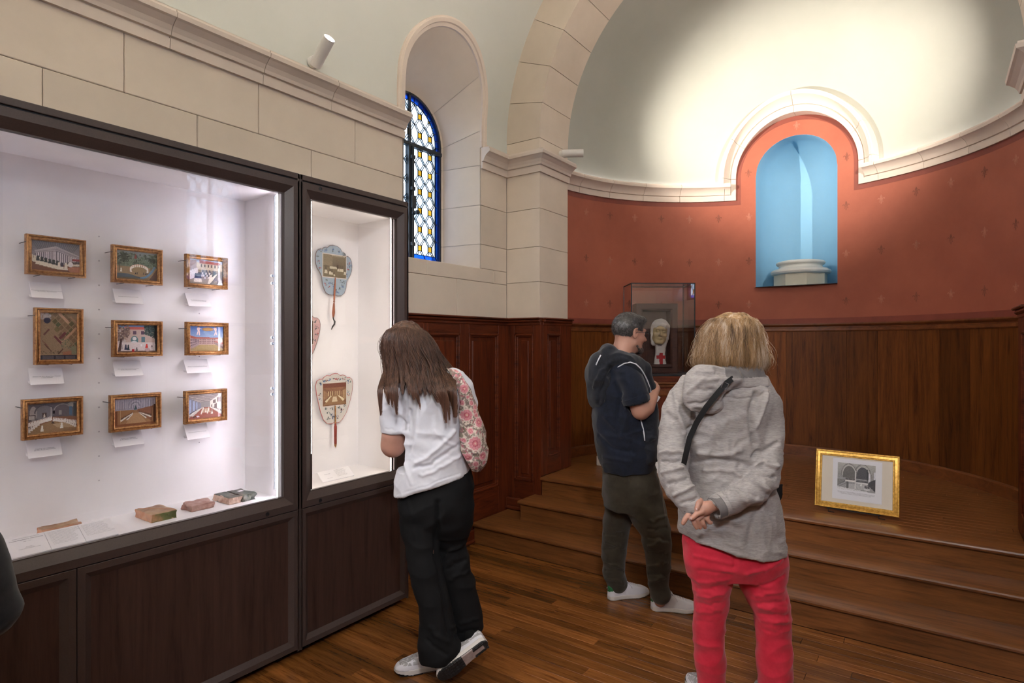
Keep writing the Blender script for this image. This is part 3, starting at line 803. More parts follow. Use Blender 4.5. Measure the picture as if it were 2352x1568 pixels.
# ================================================================ LAMPS
def spotlight(label, base, wall_n, direction, power, angle, color, tgt=None, length=0.19, radius=0.034, soft=0.03):
    t = thing('wall_or_fill_spotlight', label, 'lamp', base)  # shared by the real spotlights and the unseen added fill ones
    b = Vector(base); n = Vector(wall_n).normalized(); d = Vector(direction).normalized()
    MB().lathe([(0.0, 0), (0.033, 0), (0.034, .006), (0.034, .034), (0.031, .038), (0.020, .034), (0.008, .028), (0, .028)], b, n, 24).build('wall_mount', M['lampwhite'], t, smooth=False)
    piv = b+n*.062
    MB().tube([b+n*.026, piv], .008, 10).build('swivel_joint', M['black'], t)
    c0 = piv-d*0.045+n*.0; c1 = c0+d*length
    prof = [(0.0, 0), (radius-.004, 0), (radius, .004), (radius, length), (radius-.003, length), (radius-.003, length-.028), (0, length-.028)]
    MB().lathe(prof, c0, d, 28).build('lamp_tube', M['lampwhite'], t, smooth=False)
    autosmooth(t.children[-1] if False else [o for o in bpy.data.objects if o.parent == t][-1], 40)
    MB().lathe([(0.0, 0), (radius-.004, 0)], c0+d*(length-.026), d, 24).build('lamp_lens', M['lens'], t)
    e = c0+d*(length+.012)
    l = lamp_spot('spot_beam', e, tgt if tgt else tuple(e+d), power, angle, color, 1.0 if power == NICHE_W else 0.8, soft)
    return t
M['lens'] = m_emit('lamp_lens_glow', (1, 0.95, 0.88), 30)
spotlight('white wall spotlight above the cornice pointing up to the vault', (XL+.005, 2.20, 3.265), (1, 0, 0.05), (0.80, -0.06, 0.62), UP_W, 2.0, NEUT)
for yy, nm in ((0.1, 'first'), (-2.0, 'second'), (-4.0, 'third')):  # uplights added out of view so the vault bounces soft light
    spotlight('white wall spotlight on the left cornice, %s behind the camera' % nm, (XL+.005, yy, 3.265), (1, 0, .05), (0.66, 0.10, .74), UP_W, 2.0, NEUT, )
for yy, nm in ((2.32, 'nearest the apse'), (0.2, 'second from the apse'), (-2.0, 'third from the apse'), (-4.0, 'nearest the back wall')):  # further uplights added out of view for the bounced light
    spotlight('white wall spotlight on the right cornice, %s' % nm, (XR-.005, yy, 3.265), (-1, 0, .05), (-0.66, 0.10, .74), UP_W, 2.0, NEUT)
spotlight('grey-white spotlight at the back of the left pilaster aimed at the niche', (-2.698, 4.53, 3.25), (1, 0, 0), (1.5, 1.0, 0.02), NICHE_W, 1.3, WARM, (XC, AY+AR, 3.80), soft=.012)
spotlight('grey-white spotlight at the side of the right pilaster aimed at the niche', (0.405, 4.30, 3.70), (-1, 0, -.2), (-.5, 2.1, -0.2), NICHE_W, 1.3, WARM, (XC, AY+AR, 3.80), soft=.012, length=.10, radius=.027)

for nm, b_, n_, tg, w in (('on the right cornice aimed down at the visitors', (XR-.005, -.55, 3.28), (-1, 0, 0), (-1.3, 2.9, 1.0), 100), ('on the right cornice aimed down at the large case', (XR-.005, -1.1, 3.28), (-1, 0, 0), (-2.4, 1.6, 1.1), 22), ('on the left cornice behind the camera aimed down at the steps', (XL+.005, -.9, 3.28), (1, 0, 0), (-.5, 3.2, .9), 95)):  # fill lamps added out of view to brighten visitors, case and steps
    d_ = tuple(Vector(tg)-Vector(b_)); spotlight('white wall spotlight '+nm, b_, n_, d_, w, 1.25, (.96, .96, 1.0), tg, soft=.12)
# ================================================================ flat painted pictures (colour attribute on a grid mesh)
class Pic:
    def __init__(s, w, h, c=(128, 128, 128)):
        s.w, s.h = w, h; s.a = np.zeros((h, w, 3)); s.a[:] = c
        s.X, s.Y = np.meshgrid((np.arange(w)+.5)/w*100, (np.arange(h)+.5)/h*100)
    def put(s, m, c, o=1.0): s.a[m] = s.a[m]*(1-o)+np.array(c)*o; return s
    def r(s, x0, y0, x1, y1, c, o=1.0): return s.put((s.X >= x0) & (s.X < x1) & (s.Y >= y0) & (s.Y < y1), c, o)
    def e(s, cx, cy, rx, ry, c, o=1.0): return s.put(((s.X-cx)/rx)**2+((s.Y-cy)/ry)**2 < 1, c, o)
    def p(s, pts, c, o=1.0):
        ins = np.zeros(s.X.shape, bool); n = len(pts)
        for i in range(n):
            x0, y0 = pts[i]; x1, y1 = pts[(i+1) % n]
            if y0 == y1: continue
            ins ^= ((s.Y > min(y0, y1)) & (s.Y <= max(y0, y1)) & (s.X < (x1-x0)*(s.Y-y0)/(y1-y0)+x0))
        return s.put(ins, c, o)
    def l(s, x0, y0, x1, y1, w, c, o=1.0):
        dx, dy = x1-x0, y1-y0; L = dx*dx+dy*dy+1e-9; t = np.clip(((s.X-x0)*dx+(s.Y-y0)*dy)/L, 0, 1)
        return s.put(np.hypot(s.X-x0-t*dx, (s.Y-y0-t*dy)) < w/2, c, o)
    def g(s, y0, y1, c0, c1):
        t = np.clip((s.Y-y0)/(y1-y0), 0, 1)[..., None]; m = (s.Y >= y0) & (s.Y < y1)
        s.a[m] = (np.array(c0)*(1-t)+np.array(c1)*t)[m]; return s
    def n(s, amt, m=1, seed=1):
        r = np.random.RandomState(seed); k = r.rand(s.h//m+2, s.w//m+2); k = np.kron(k, np.ones((m, m)))[:s.h, :s.w]
        s.a *= (1+(k-.5)*amt)[..., None]; return s
    def nun(s, x, y, h, robe=(215, 205, 190), head=(35, 38, 50), back=True):
        w = h*.34; s.p([(x-w*.5, y), (x+w*.5, y), (x+w*.2, y-h*.8), (x-w*.2, y-h*.8)], robe)
        s.e(x, y-h*.80, w*.27, h*.16, head if back else robe)
        if back: s.p([(x-w*.38, y-h*.42), (x+w*.38, y-h*.42), (x+w*.16, y-h*.88), (x-w*.16, y-h*.88)], head)
        return s
    def mesh(s, name, O, U, V, parent, mat, edge=0.4):
        """O top left corner, U to the right, V downward"""
        O, U, V = Vector(O), Vector(U), Vector(V); m = MB(); h, w = s.h, s.w
        for j in range(h+1):
            for i in range(w+1): m.v.append(tuple(O+U*(i/w)+V*(j/h)))
        for j in range(h):
            for i in range(w): m.f.append((j*(w+1)+i, j*(w+1)+i+1, (j+1)*(w+1)+i+1, (j+1)*(w+1)+i)); m.m.append(0)
        o = m.build(name, mat, parent, normals=False)
        c = np.clip(s.a, 0, 255)/255; c = np.where(c > .04045, ((c+.055)/1.055)**2.4, c/12.92)
        cc = np.concatenate([c, np.ones((h, w, 1))], 2).reshape(-1, 4); cc = np.repeat(cc, 4, axis=0)
        at = o.data.color_attributes.new('paint', 'FLOAT_COLOR', 'CORNER'); at.data.foreach_set('color', cc.ravel().astype(np.float32))
        return o
M['paint'] = m_vcol('painted_picture', 0.45, 0.3)
def m_gold(name, a, b, rough=0.38, metal=0.75, scale=40):
    m, nt, bs = newmat(name); v = coords(nt, space='obj'); n1 = noise(nt, v, scale, 5, .7)
    nt.links.new(ramp(nt, n1, [(0.35, a), (0.65, b)]), bs.inputs['Base Color']); bs.inputs['Metallic'].default_value = metal; bs.inputs['Roughness'].default_value = rough
    bump(nt, bs, n1, 0.25, .002); return m
M['gilt'] = m_gold('old_gilt', (0.20, 0.080, 0.028), (0.50, 0.26, 0.095), .36, .65, 90)
M['gold'] = m_gold('bright_gold_leaf', (0.50, 0.26, 0.04), (0.85, 0.52, 0.13), .36, .6, 60)
M['card'] = m_plain('white_card', (0.80, 0.78, 0.80), .6, var=.02)
M['ink'] = m_plain('printed_ink', (0.10, 0.09, 0.12), .7)
M['pic_glass'] = m_glass('picture_glass', refl=.3)
M['mesh_stud'] = m_plain('grey_stud', (.42, .40, .42), .5)
M['clear'] = m_glass('clear_acrylic', (.97, .97, .98), 1.0)
def frame_ring(prof, O, U, V, Nn, w, h):
    O, U, V, Nn = Vector(O), Vector(U).normalized(), Vector(V).normalized(), Vector(Nn).normalized(); rings = []
    for cx, cy in ((0, 0), (1, 0), (1, 1), (0, 1), (0, 0)):
        rings.append([tuple(O+U*(i if cx == 0 else w-i)+V*(i if cy == 0 else h-i)+Nn*d) for i, d in prof])
    m = MB(); n = len(prof); m.v = [p for r in rings[:4] for p in r]; 
    for k in range(4):
        k2 = (k+1) % 4
        for j in range(n): j2 = (j+1) % n; m.f.append((k*n+j, k*n+j2, k2*n+j2, k2*n+j)); m.m.append(0)
    return m
def text_mesh(name, txt, size, O, U, V, parent, mat, shear=0.25, align='CENTER', spacing=1.0, line=1.1):
    cu = bpy.data.curves.new('t', 'FONT'); cu.body = txt; cu.size = size; cu.align_x = align; cu.shear = shear; cu.space_line = line; cu.space_character = spacing; cu.resolution_u = 2
    to = bpy.data.objects.new('t', cu); me = bpy.data.meshes.new_from_object(to); bpy.data.objects.remove(to)
    O, U, V = Vector(O), Vector(U).normalized(), Vector(V).normalized()
    me2 = MB(); me2.v = [tuple(O+U*v.co.x+V*v.co.y) for v in me.vertices]; me2.f = [tuple(p.vertices) for p in me.polygons]; me2.m = [0]*len(me2.f)
    bpy.data.meshes.remove(me)
    return me2.build(name, mat, parent, normals=False)

# ================================================================ THE DISPLAY CASES
XF = -2.63; XB = XC-HW+.004
CPROF = [(0, -.035), (0, -.002), (.002, 0), (.034, 0), (.072, -.022), (.076, -.022), (.076, -.042), (0, -.042)]
DPROF = [(0, -.03), (0, -.001), (.001, 0), (.026, 0), (.054, -.020), (.056, -.020), (.056, -.03)]
def display_case(label, y0, y1, doors, lights, litcol):
    t = thing('display_case', label, 'display case', ((XF+XB)/2, (y0+y1)/2, 0))
    # base carcass, plinth recess and feet
    MB().box(XB, XF-.032, y0+.004, y1-.004, .035, .80, c=.002).build('base_cabinet', M['walnut'], t)
    MB().box(XB, XF, y1-.012, y1, .03, 2.45, c=.001).build('end_panel', M['frame_wood'], t)
    MB().box(XB, XF, y0, y0+.012, .03, 2.45, c=.001).build('end_panel', M['frame_wood'], t)
    for yy in (y0+.08, y1-.08):
        for xx in (XF-.07, XB+.06): MB().lathe([(.022, 0), (.022, .008), (.010, .012), (.010, .036)], (xx, yy, 0), n=12).build('foot', M['black'], t)
    n = len(doors)
    for a, b in doors:
        d = frame_ring(DPROF, (XF, a+.0015, .04), (0, 1, 0), (0, 0, 1), (1, 0, 0), b-a-.003, .705).build('door', M['frame_wood'], t)
        MB().box(XF-.031, XF-.017, a+.04, b-.04, .08, .70).build('door_panel', M['walnut'], d)
    # rail between base and glass
    f = frame_ring(CPROF, (XF, y0+.001, .748), (0, 1, 0), (0, 0, 1), (1, 0, 0), y1-y0-.002, 1.668).build('glazed_frame', M['frame_wood'], t)
    for yy, zz in ((y0+.12, .766), (y1-.18, .766)) if y1-y0 > 1 else ((y0+.12, .766), (y0+.12, 2.402)):
        MB().lathe([(0, 0), (.009, 0), (.0105, .003), (.0105, .004), (.007, .004), (.007, .002), (0, .002)], (XF-.001, yy, zz), (1, 0, 0), 16).build('lock', M['black'], f)
    MB().box(XB, XF, y0, y1, 2.424, 2.452, c=.002).build('top_board', M['frame_wood'], t)
    MB().box(XB+.01, XF-.01, y0+.01, y1-.01, 2.40, 2.43).build('shadow_gap', M['black'], t)
    # white interior
    i0, i1, zb, zt = y0+.055, y1-.055, .812, 2.352
    m = MB().box(XB+.002, XB+.02, i0, i1, zb, zt+.03); m.build('back_panel', M['white'], t)
    MB().box(XB+.02, XF-.045, i0, i0+.012, zb, zt+.03).build('side_panel', M['white'], t)
    MB().box(XB+.02, XF-.045, i1-.012, i1, zb, zt+.03).build('side_panel', M['white'], t)
    MB().box(XB+.02, XF-.045, i0, i1, zb-.02, zb).build('case_floor', M['white'], t)
    MB().box(XB+.02, XF-.045, i0, i1, zt, zt+.03).build('case_ceiling', M['white'], t)
    MB().box(XF-.040, XF-.034, y0+.07, y1-.07, .815, 2.348).build('glass_pane', M['glass'], t)
    return t
CASE1 = display_case('large walnut display case holding nine small gilt framed pictures', -0.16, 1.834, [(-0.155, .872), (.872, 1.83)], 0, COOL)
CASE2 = display_case('narrow tall walnut display case holding three painted hand screens', 1.838, 2.60, [(1.842, 2.596)], 0, WARM)
# led strips
M['led_w'] = m_emit('led_strip_cool', (0.97, 0.95, 1.0), 0.9); M['led_y'] = m_emit('led_strip_warm', (1.0, 0.95, 0.88), 5.0)
for tt, yy, sg, mt, col in ((CASE1, 1.752, -1, 'led_w', COOL), (CASE1, -.078, 1, 'led_w', COOL), (CASE2, 2.512, -1, 'led_y', (1, .85, .70)), (CASE2, 1.926, 1, 'led_y', (1, .85, .70))):
    x = XF-.052
    MB().box(x-.006, x+.012, min(yy, yy+sg*.012), max(yy, yy+sg*.012), .82, 2.34, c=.001).build('light_channel', M['lampwhite'] if tt == CASE1 else M['frame_wood'], tt)
    MB().box(x-.0, x+.007, min(yy+sg*.012, yy+sg*.0135), max(yy+sg*.012, yy+sg*.0135), .822, 2.338).build('led_strip', M[mt], tt)
    d = Vector((-1, sg*.25, 0)) if tt == CASE1 else Vector((-.75, sg*1.0, 0)); rot = d.to_track_quat('-Z', 'Y').to_euler()
    l = lamp_area('case_led', (x+.003, yy+sg*.018, 1.58), rot, .01, 1.5, CASE_W*(7.0 if tt == CASE1 else 2.3), col)
# little adjustable spots on a dark rail
M['dotlight'] = m_emit('mini_spot_glow', (1, .97, 1), 25)
for yy, sg in ((1.737, -1), (-.063, 1)):
    MB().tube([(XF-.066, yy, .86), (XF-.066, yy, 2.33)], .0045, 8).build('light_rail', M['iron'], CASE1)
    for z in (1.929, 1.892, 1.62, 1.590, 1.366, 1.336):
        b = MB().tube([(XF-.066, yy+.008, z), (XF-.073, yy-sg*-.0+sg*.004, z), (XF-.079, yy+sg*.010, z)], [.004, .006, .0068], 10).build('mini_spot', M['iron'], CASE1)
        MB().lathe([(0, 0), (.0058, 0)], (XF-.0795, yy+sg*.0106, z), (-.75, sg*.6, 0), 12).build('mini_spot_lens', M['dotlight'], b)
    for z, tz in ((1.91, 1.95), (1.605, 1.60), (1.351, 1.25)):
        lamp_spot('mini_spot_beam', (XF-.086, yy+sg*.018, z), (XB+.02, yy+sg*.75, tz-.1), CASE_W*1.6, 2.2, COOL, .9, .012)

# ---------------------------------------------------------------- nine gilt framed pictures
GPROF = [(0, -.030), (0, -.007), (.0025, -.001), (.0055, 0), (.0075, -.003), (.0095, -.007), (.0135, -.0045), (.0165, -.006), (.0185, -.013), (.0205, -.0145), (.0205, -.030)]
def figs_row(P_, xs, y, h, **k):
    for i, x in enumerate(xs): P_.nun(x, y(x) if callable(y) else y, h, **k)
def pic_a():
    p = Pic(116, 84, (120, 116, 122)); p.g(0, 55, (104, 106, 118), (140, 134, 140))
    for i in range(22): p.l(2+i*4.6, 2, 14+i*3.4, 30, 1.0, (78, 82, 96)); p.l(50+i*2.6, 0, 52+i*3.6, 34, .7, (150, 150, 158), .5)
    p.p([(8, 34), (50, 15), (50, 52), (8, 50)], (168, 160, 168)).p([(50, 15), (97, 40), (97, 54), (50, 52)], (158, 150, 158))
    p.l(8, 36, 50, 17, 1.2, (190, 184, 190)).l(50, 17, 97, 42, 1.2, (188, 182, 188)); p.l(8, 41, 50, 25, 1, (120, 114, 124)).l(50, 25, 97, 46, 1, (118, 112, 124))
    p.p([(8, 44), (50, 30), (50, 74), (8, 58)], (110, 104, 114)).p([(50, 30), (90, 50), (90, 64), (50, 74)], (112, 106, 116))
    for i in range(10): x = 10+i*4.1; p.r(x, 43-i*1.2, x+2.0, 58+i*1.5, (214, 206, 212))
    for i in range(9): x = 53+i*4.4; p.r(x, 34+i*1.9, x+2.2, 70-i*.8, (210, 200, 206))
    p.p([(0, 70), (100, 78), (100, 100), (0, 100)], (112, 70, 56)).r(84, 52, 100, 60, (132, 44, 52)); p.p([(70, 84), (100, 78), (100, 100), (80, 100)], (170, 112, 90))
    for i in range(7): p.nun(3+i*5.0, 70+i*2.2, 22, head=(200, 190, 180), back=False)
    for i in range(6): p.nun(14+i*7.8, 80+i*2.2, 30, head=(36, 46, 52))
    for x in (56, 62, 70): p.nun(x, 92, 26, robe=(216, 206, 192), head=(44, 46, 66) if x == 62 else (206, 196, 184), back=(x == 62))
    for i in range(9): p.nun(75+i*3, 78-i*.4, 15, head=(70, 60, 60))
    p.e(80, 72, 5, 9, (226, 220, 222)); return p.n(.16, 1)
def pic_b():
    p = Pic(112, 80, (96, 104, 92)); p.g(0, 50, (128, 138, 140), (88, 104, 88)).r(0, 55, 100, 100, (138, 116, 88)); r = random.Random(3)
    for i in range(260): x = r.uniform(0, 100); y = r.uniform(8, 52); p.e(x, y, r.uniform(1.5, 4), r.uniform(1.5, 4), [(64, 78, 66), (84, 100, 82), (110, 120, 104), (52, 62, 56)][r.randrange(4)], .7)
    for cx, cy, R_ in ((20, 25, 15), (86, 30, 9)):
        for i in range(110): a = r.uniform(0, 6.3); q = r.uniform(0, R_); p.e(cx+q*cos(a), cy+q*sin(a)*1.1, 2, 2, [(42, 52, 46), (58, 70, 58)][r.randrange(2)])
    p.p([(42, 26), (50, 26), (47, 8)], (128, 64, 58)).r(83, 36, 85, 62, (70, 66, 50)).l(8, 40, 8, 72, 1.4, (80, 74, 60))
    for i in range(21): a = PI*(i+.5)/21; p.l(55+22*cos(a), 56-12*sin(a), 55+38*cos(a), 50-26*sin(a), .8, (116, 136, 112))
    p.e(55, 62, 23, 17, (196, 150, 130)).e(55, 64, 20, 15, (138, 118, 86)); p.r(30, 78, 90, 84, (138, 116, 88))
    for i in range(17):
        a = PI*(-.12+1.24*i/16); x, y = 55+21*cos(a), 65-14*sin(a); p.nun(x, y+4, 10, robe=(225, 220, 210), back=False)
    for x in (46, 50, 66, 70, 74): p.nun(x, 80, 8, robe=(34, 38, 50), head=(30, 32, 44))
    p.nun(12, 75, 14, robe=(215, 212, 200), back=False)
    p.p([(0, 80), (30, 80), (58, 90), (58, 95), (0, 92)], (70, 84, 92)); 
    for i in range(20): t = i/19; p.e(60+33*t, 92-40*t*t, 3, 3.5, (96, 128, 152))
    p.p([(78, 100), (100, 55), (100, 100)], (90, 68, 62)).r(0, 93, 52, 100, (98, 84, 64)); return p.n(.18, 1)
def pic_c():
    p = Pic(96, 72, (130, 120, 110)); p.g(0, 14, (140, 160, 190), (190, 190, 200)).r(0, 14, 100, 42, (186, 168, 146)).p([(30, 4), (92, 8), (92, 18), (30, 16)], (150, 70, 58))
    for i in range(6): p.r(34+i*10, 20, 38+i*10, 30, (80, 66, 60))
    p.r(0, 42, 100, 100, (128, 116, 104)).p([(60, 60), (100, 40), (100, 100), (60, 100)], (112, 106, 100)); p.r(0, 6, 22, 60, (150, 130, 130))
    for i in range(8): p.nun(2+i*3, 82-i*2, 34, robe=(205, 195, 200), back=False)
    for i in range(5): p.nun(28+i*3.2, 70, 20, robe=(170, 160, 170), head=(50, 50, 70))
    for i in range(10): p.nun(40+i*3.4, 60+(i % 3)*8, 20, robe=(190, 180, 180), head=(48, 46, 62))
    for i in range(4): p.nun(20+i*4, 92, 36, robe=(208, 198, 186), head=(40, 42, 64))
    p.p([(54, 96), (62, 96), (82, 56), (74, 52), (60, 62)], (206, 196, 180)).p([(66, 70), (80, 54), (76, 42), (68, 52)], (44, 52, 56)); p.l(60, 98, 84, 58, 1.2, (60, 54, 48))
    for x, y in ((75, 82), (90, 80), (84, 70)): p.p([(x, y), (x+8, y), (x+5, y+9), (x-3, y+9)], (140, 132, 120)).l(x, y, x+8, y, .7, (180, 170, 150))
    return p.n(.2, 1)
def pic_d():
    p = Pic(88, 116, (146, 124, 100)); r = random.Random(5); cx, cy = 70, 22
    u = (.64, .52); v = (-.64, .52)
    def R(x, y, a, b, c): p.p([(x, y), (x+u[0]*a, y+u[1]*a), (x+u[0]*a+v[0]*b, y+u[1]*a+v[1]*b), (x+v[0]*b, y+v[1]*b)], c)
    for i in range(-3, 9):
        for j in range(-1, 5): R(42+i*13*.64-j*15*.64, -2+i*13*.52+j*15*.52, 11, 12.5, [(98, 92, 66), (120, 98, 76), (88, 96, 72), (132, 108, 84)][r.randrange(4)]) if j < 2 or i > 3 and j < 3 else 0
    R(50, -4, 46, 8, (190, 152, 128)); R(82, 6, 60, 5, (170, 134, 110)); R(95, 30, 7, 60, (176, 140, 116))
    R(66, 40, 8, 26, (108, 62, 66)); R(40, 48, 34, 6, (106, 60, 64)); R(24, 34, 5, 22, (110, 74, 70)); R(70, 54, 22, 22, (146, 130, 104)); R(46, 28, 14, 14, (120, 106, 76)); R(14, 66, 28, 3, (100, 70, 60)); R(8, 58, 26, 3, (130, 96, 80)); R(60, 76, 4, 20, (92, 66, 54))
    for i in range(30): x, y = r.uniform(58, 86), r.uniform(56, 76); p.e(x, y, 1.2, .9, (90, 104, 84)); 
    for i in range(40): p.e(r.uniform(2, 98), r.uniform(80, 86), 1.3, .8, (98, 84, 62))
    for i in range(26): p.e(r.uniform(0, 28), r.uniform(0, 14), r.uniform(2, 6), r.uniform(1.5, 4), (176, 170, 176), .7)
    p.e(20, 17, 9, 6, (66, 66, 84)).e(90, 80, 10, 9, (126, 126, 102)).p([(60, 84), (84, 80), (84, 90), (62, 90)], (158, 108, 84))
    p.r(0, 89.5, 100, 100, (44, 44, 58)); 
    for x0, x1 in ((8, 38), (42, 64), (68, 94)): p.r(x0, 91.5, x1, 98, (110, 104, 106), .6)
    return p.n(.16, 1)
def pic_e():
    p = Pic(112, 80, (190, 178, 176)); p.g(0, 10, (70, 110, 170), (130, 160, 195)).p([(18, 8), (72, 8), (66, 18), (24, 18)], (196, 104, 96)).r(22, 18, 100, 64, (190, 168, 160))
    for x in (39, 59): p.r(x, 22, x+8, 35, (92, 74, 94))
    p.e(43, 56, 9, 16, (88, 122, 126)).r(33, 62, 53, 70, (192, 180, 178)).r(60, 44, 69, 63, (92, 124, 132)).r(0, 64, 100, 100, (214, 202, 202)); p.e(43, 50, 5, 6, (214, 214, 216)).e(42, 62, 7, 3, (210, 210, 214))
    r = random.Random(2)
    for i in range(260): a = r.uniform(0, 6.3); q = r.uniform(0, 1)**.5; x = 10+q*22*cos(a); y = 24+q*34*sin(a); p.e(x, y, 2.6, 2.4, [(112, 92, 88), (134, 112, 104), (92, 76, 74), (160, 140, 126)][r.randrange(4)], .8) if x < 33 else 0
    p.p([(3, 96), (10, 96), (14, 50), (9, 50)], (76, 56, 54))
    for i in range(220): x = r.uniform(68, 96); y = r.uniform(2, 50-(96-x)*.6); p.e(x, y, 2.4, 2.0, [(60, 78, 78), (84, 104, 98), (44, 58, 60)][r.randrange(3)], .85)
    p.p([(92, 0), (100, 0), (100, 100), (95, 94)], (28, 34, 36)); p.r(0, 94, 100, 100, (112, 88, 80))
    p.nun(22, 90, 20, (38, 42, 72), (38, 42, 72)).nun(28, 91, 20, (34, 50, 58), (34, 50, 58)).nun(13, 88, 16, (170, 160, 160), back=False)
    p.p([(69, 84), (76, 84), (75, 70), (72, 68)], (198, 52, 44)).e(75, 90, 7, 6, (196, 168, 168)).r(37, 88, 43, 97, (176, 44, 52)).p([(45, 95), (51, 95), (50, 81), (47, 82)], (118, 108, 112)).nun(86, 88, 15, (196, 186, 186), (90, 70, 70), True).e(60, 74, 2, 5, (230, 226, 228))
    return p.n(.12, 1)
def pic_f():
    p = Pic(96, 72, (150, 130, 100)); p.g(0, 46, (62, 96, 156), (128, 148, 178)); r = random.Random(8)
    for i in range(40): p.e(r.uniform(45, 100), r.uniform(18, 42), r.uniform(4, 10), r.uniform(1.5, 4), (128, 150, 176), .35)
    p.e(53, 13, 17, 7, (150, 108, 56)).e(53, 13, 13, 4.5, (172, 130, 70)); 
    for x, s in ((26, 1), (75, -1)): p.e(x, 12, 4, 7, (206, 180, 176)).l(x, 18, x-s*4, 34, 3, (210, 184, 178)).l(x+2, 18, x+s*3, 36, 3, (206, 176, 170)).l(x, 8, x+s*9, 12, 2, (206, 180, 172)).e(x, 4, 2.4, 3, (120, 84, 66))
    p.p([(0, 36), (20, 44), (88, 46), (94, 52), (0, 60)], (150, 76, 62)).r(14, 50, 90, 74, (172, 140, 132)).p([(0, 46), (28, 54), (28, 74), (0, 92)], (150, 128, 130)).p([(74, 62), (100, 72), (100, 92), (74, 72)], (146, 126, 120))
    for j in range(3):
        for i in range(18): p.r(28+i*2.7, 52+j*6.5, 29.4+i*2.7, 56+j*6.5, (98, 70, 74))
    for j in range(3):
        for i in range(7): p.r(2+i*3.6, 52+j*12-i*j*.9, 4+i*3.6, 58+j*12-i*j*1.2, (84, 66, 76))
    for i in range(8): p.r(77+i*3, 68+i*2.2, 78.6+i*3, 74+i*2.4, (84, 60, 60))
    p.p([(72, 60), (100, 66), (100, 72), (74, 64)], (156, 84, 70)).p([(26, 76), (74, 74), (100, 98), (100, 100), (6, 100)], (156, 132, 86)).l(50, 78, 50, 100, 1, (178, 158, 120)).e(90, 50, 7, 5, (92, 122, 126)); return p.n(.14, 1)
def pic_g():
    p = Pic(116, 80, (108, 106, 112)); p.r(0, 0, 100, 60, (98, 96, 104)); p.e(34, 34, 18, 28, (122, 120, 126)).e(12, 34, 7, 24, (160, 154, 154)).e(70, 36, 17, 30, (104, 98, 106))
    for cx, rr in ((34, 19), (70, 18)):
        for k in range(30): a = PI*k/29; p.e(cx+rr*cos(a), 32-24*sin(a), 1.6, 1.6, (150, 148, 148) if cx > 50 else (88, 88, 96))
    p.p([(80, 8), (88, 2), (98, 4), (90, 22)], (156, 154, 150)).r(84, 18, 90, 46, (84, 112, 140)).r(92, 6, 100, 60, (70, 74, 78)); p.r(46, 16, 48.2, 86, (170, 166, 166))
    p.r(2, 38, 16, 54, (70, 62, 66)).r(3.4, 40, 14.6, 52, (176, 170, 170)).r(29, 32, 38, 48, (84, 74, 72)).nun(33.5, 48, 13, back=False).r(50, 28, 54, 38, (26, 26, 34)).r(62, 28, 68, 42, (150, 148, 144))
    p.p([(0, 60), (46, 48), (60, 48), (100, 52), (100, 66), (0, 74)], (138, 100, 80)).p([(0, 82), (46, 62), (60, 62), (100, 84), (100, 100), (0, 100)], (150, 122, 92)).p([(50, 72), (80, 66), (100, 88), (60, 84)], (176, 152, 124))
    for i in range(16): p.nun(2+i*3.0, 74-i*1.0, 14, (222, 216, 212), back=False)
    for i in range(16): p.nun(52+i*3.1, 62+i*1.0, 13, (220, 214, 210), back=False)
    for i in range(5): p.nun(4+i*4.4, 92-i*5, 16, (216, 210, 206), back=False)
    for i in range(6): p.nun(76+i*4, 70+i*3.4, 15, (220, 214, 210), back=False); p.e(78+i*4, 66+i*3, 1, 1, (60, 56, 60))
    p.nun(29, 92, 20, (224, 220, 214), back=False).nun(68, 88, 20, (224, 220, 214), back=False).nun(49, 70, 8, (44, 40, 46)).nun(52, 70, 8, (44, 40, 46)); return p.n(.12, 1)
def pic_h():
    p = Pic(112, 80, (150, 112, 78)); p.r(0, 0, 100, 44, (150, 146, 158))
    for i in range(24): x = 4+i*4.1; p.l(x, 6+8*abs(sin(i*1.3)), x, 40, .7, (104, 100, 116)).l(x+2, 4, x+2, 36, .9, (184, 178, 188))
    for k in range(26): 
        a = PI*k/25
        for q, c in ((17, (112, 108, 122)), (13.5, (176, 170, 180)), (10.5, (120, 116, 130)), (7.5, (170, 166, 176))): p.e(50+q*cos(a), 34-q*1.7*sin(a), 1, 1, c)
    p.p([(46, 42), (50, 26), (54, 42)], (66, 88, 92)); p.p([(0, 42), (46, 42), (46, 56), (12, 92), (0, 94)], (146, 106, 72)).p([(54, 42), (94, 32), (100, 32), (100, 92), (88, 86), (56, 56)], (134, 92, 70)).p([(44, 54), (58, 54), (78, 92), (26, 92)], (170, 134, 98)).r(0, 90, 100, 100, (128, 84, 56)); p.r(0, 44, 8, 94, (110, 66, 42)).r(94, 28, 100, 92, (72, 46, 34))
    for x in (14, 90): p.r(x, 40, x+1.4, 86, (190, 158, 120))
    for i in range(11): t = i/10; p.nun(17+26*t, 80-24*t, 13-6*t, (220, 214, 204), (84, 60, 50)); p.nun(30+14*t, 78-20*t, 10-4*t, (216, 208, 198), (90, 70, 58))
    for i in range(11): t = i/10; p.nun(87-28*t, 74-20*t, 13-6*t, (220, 214, 204), (84, 60, 50)); p.nun(75-16*t, 76-20*t, 10-4*t, (216, 208, 198), (90, 70, 58))
    return p.n(.12, 1)
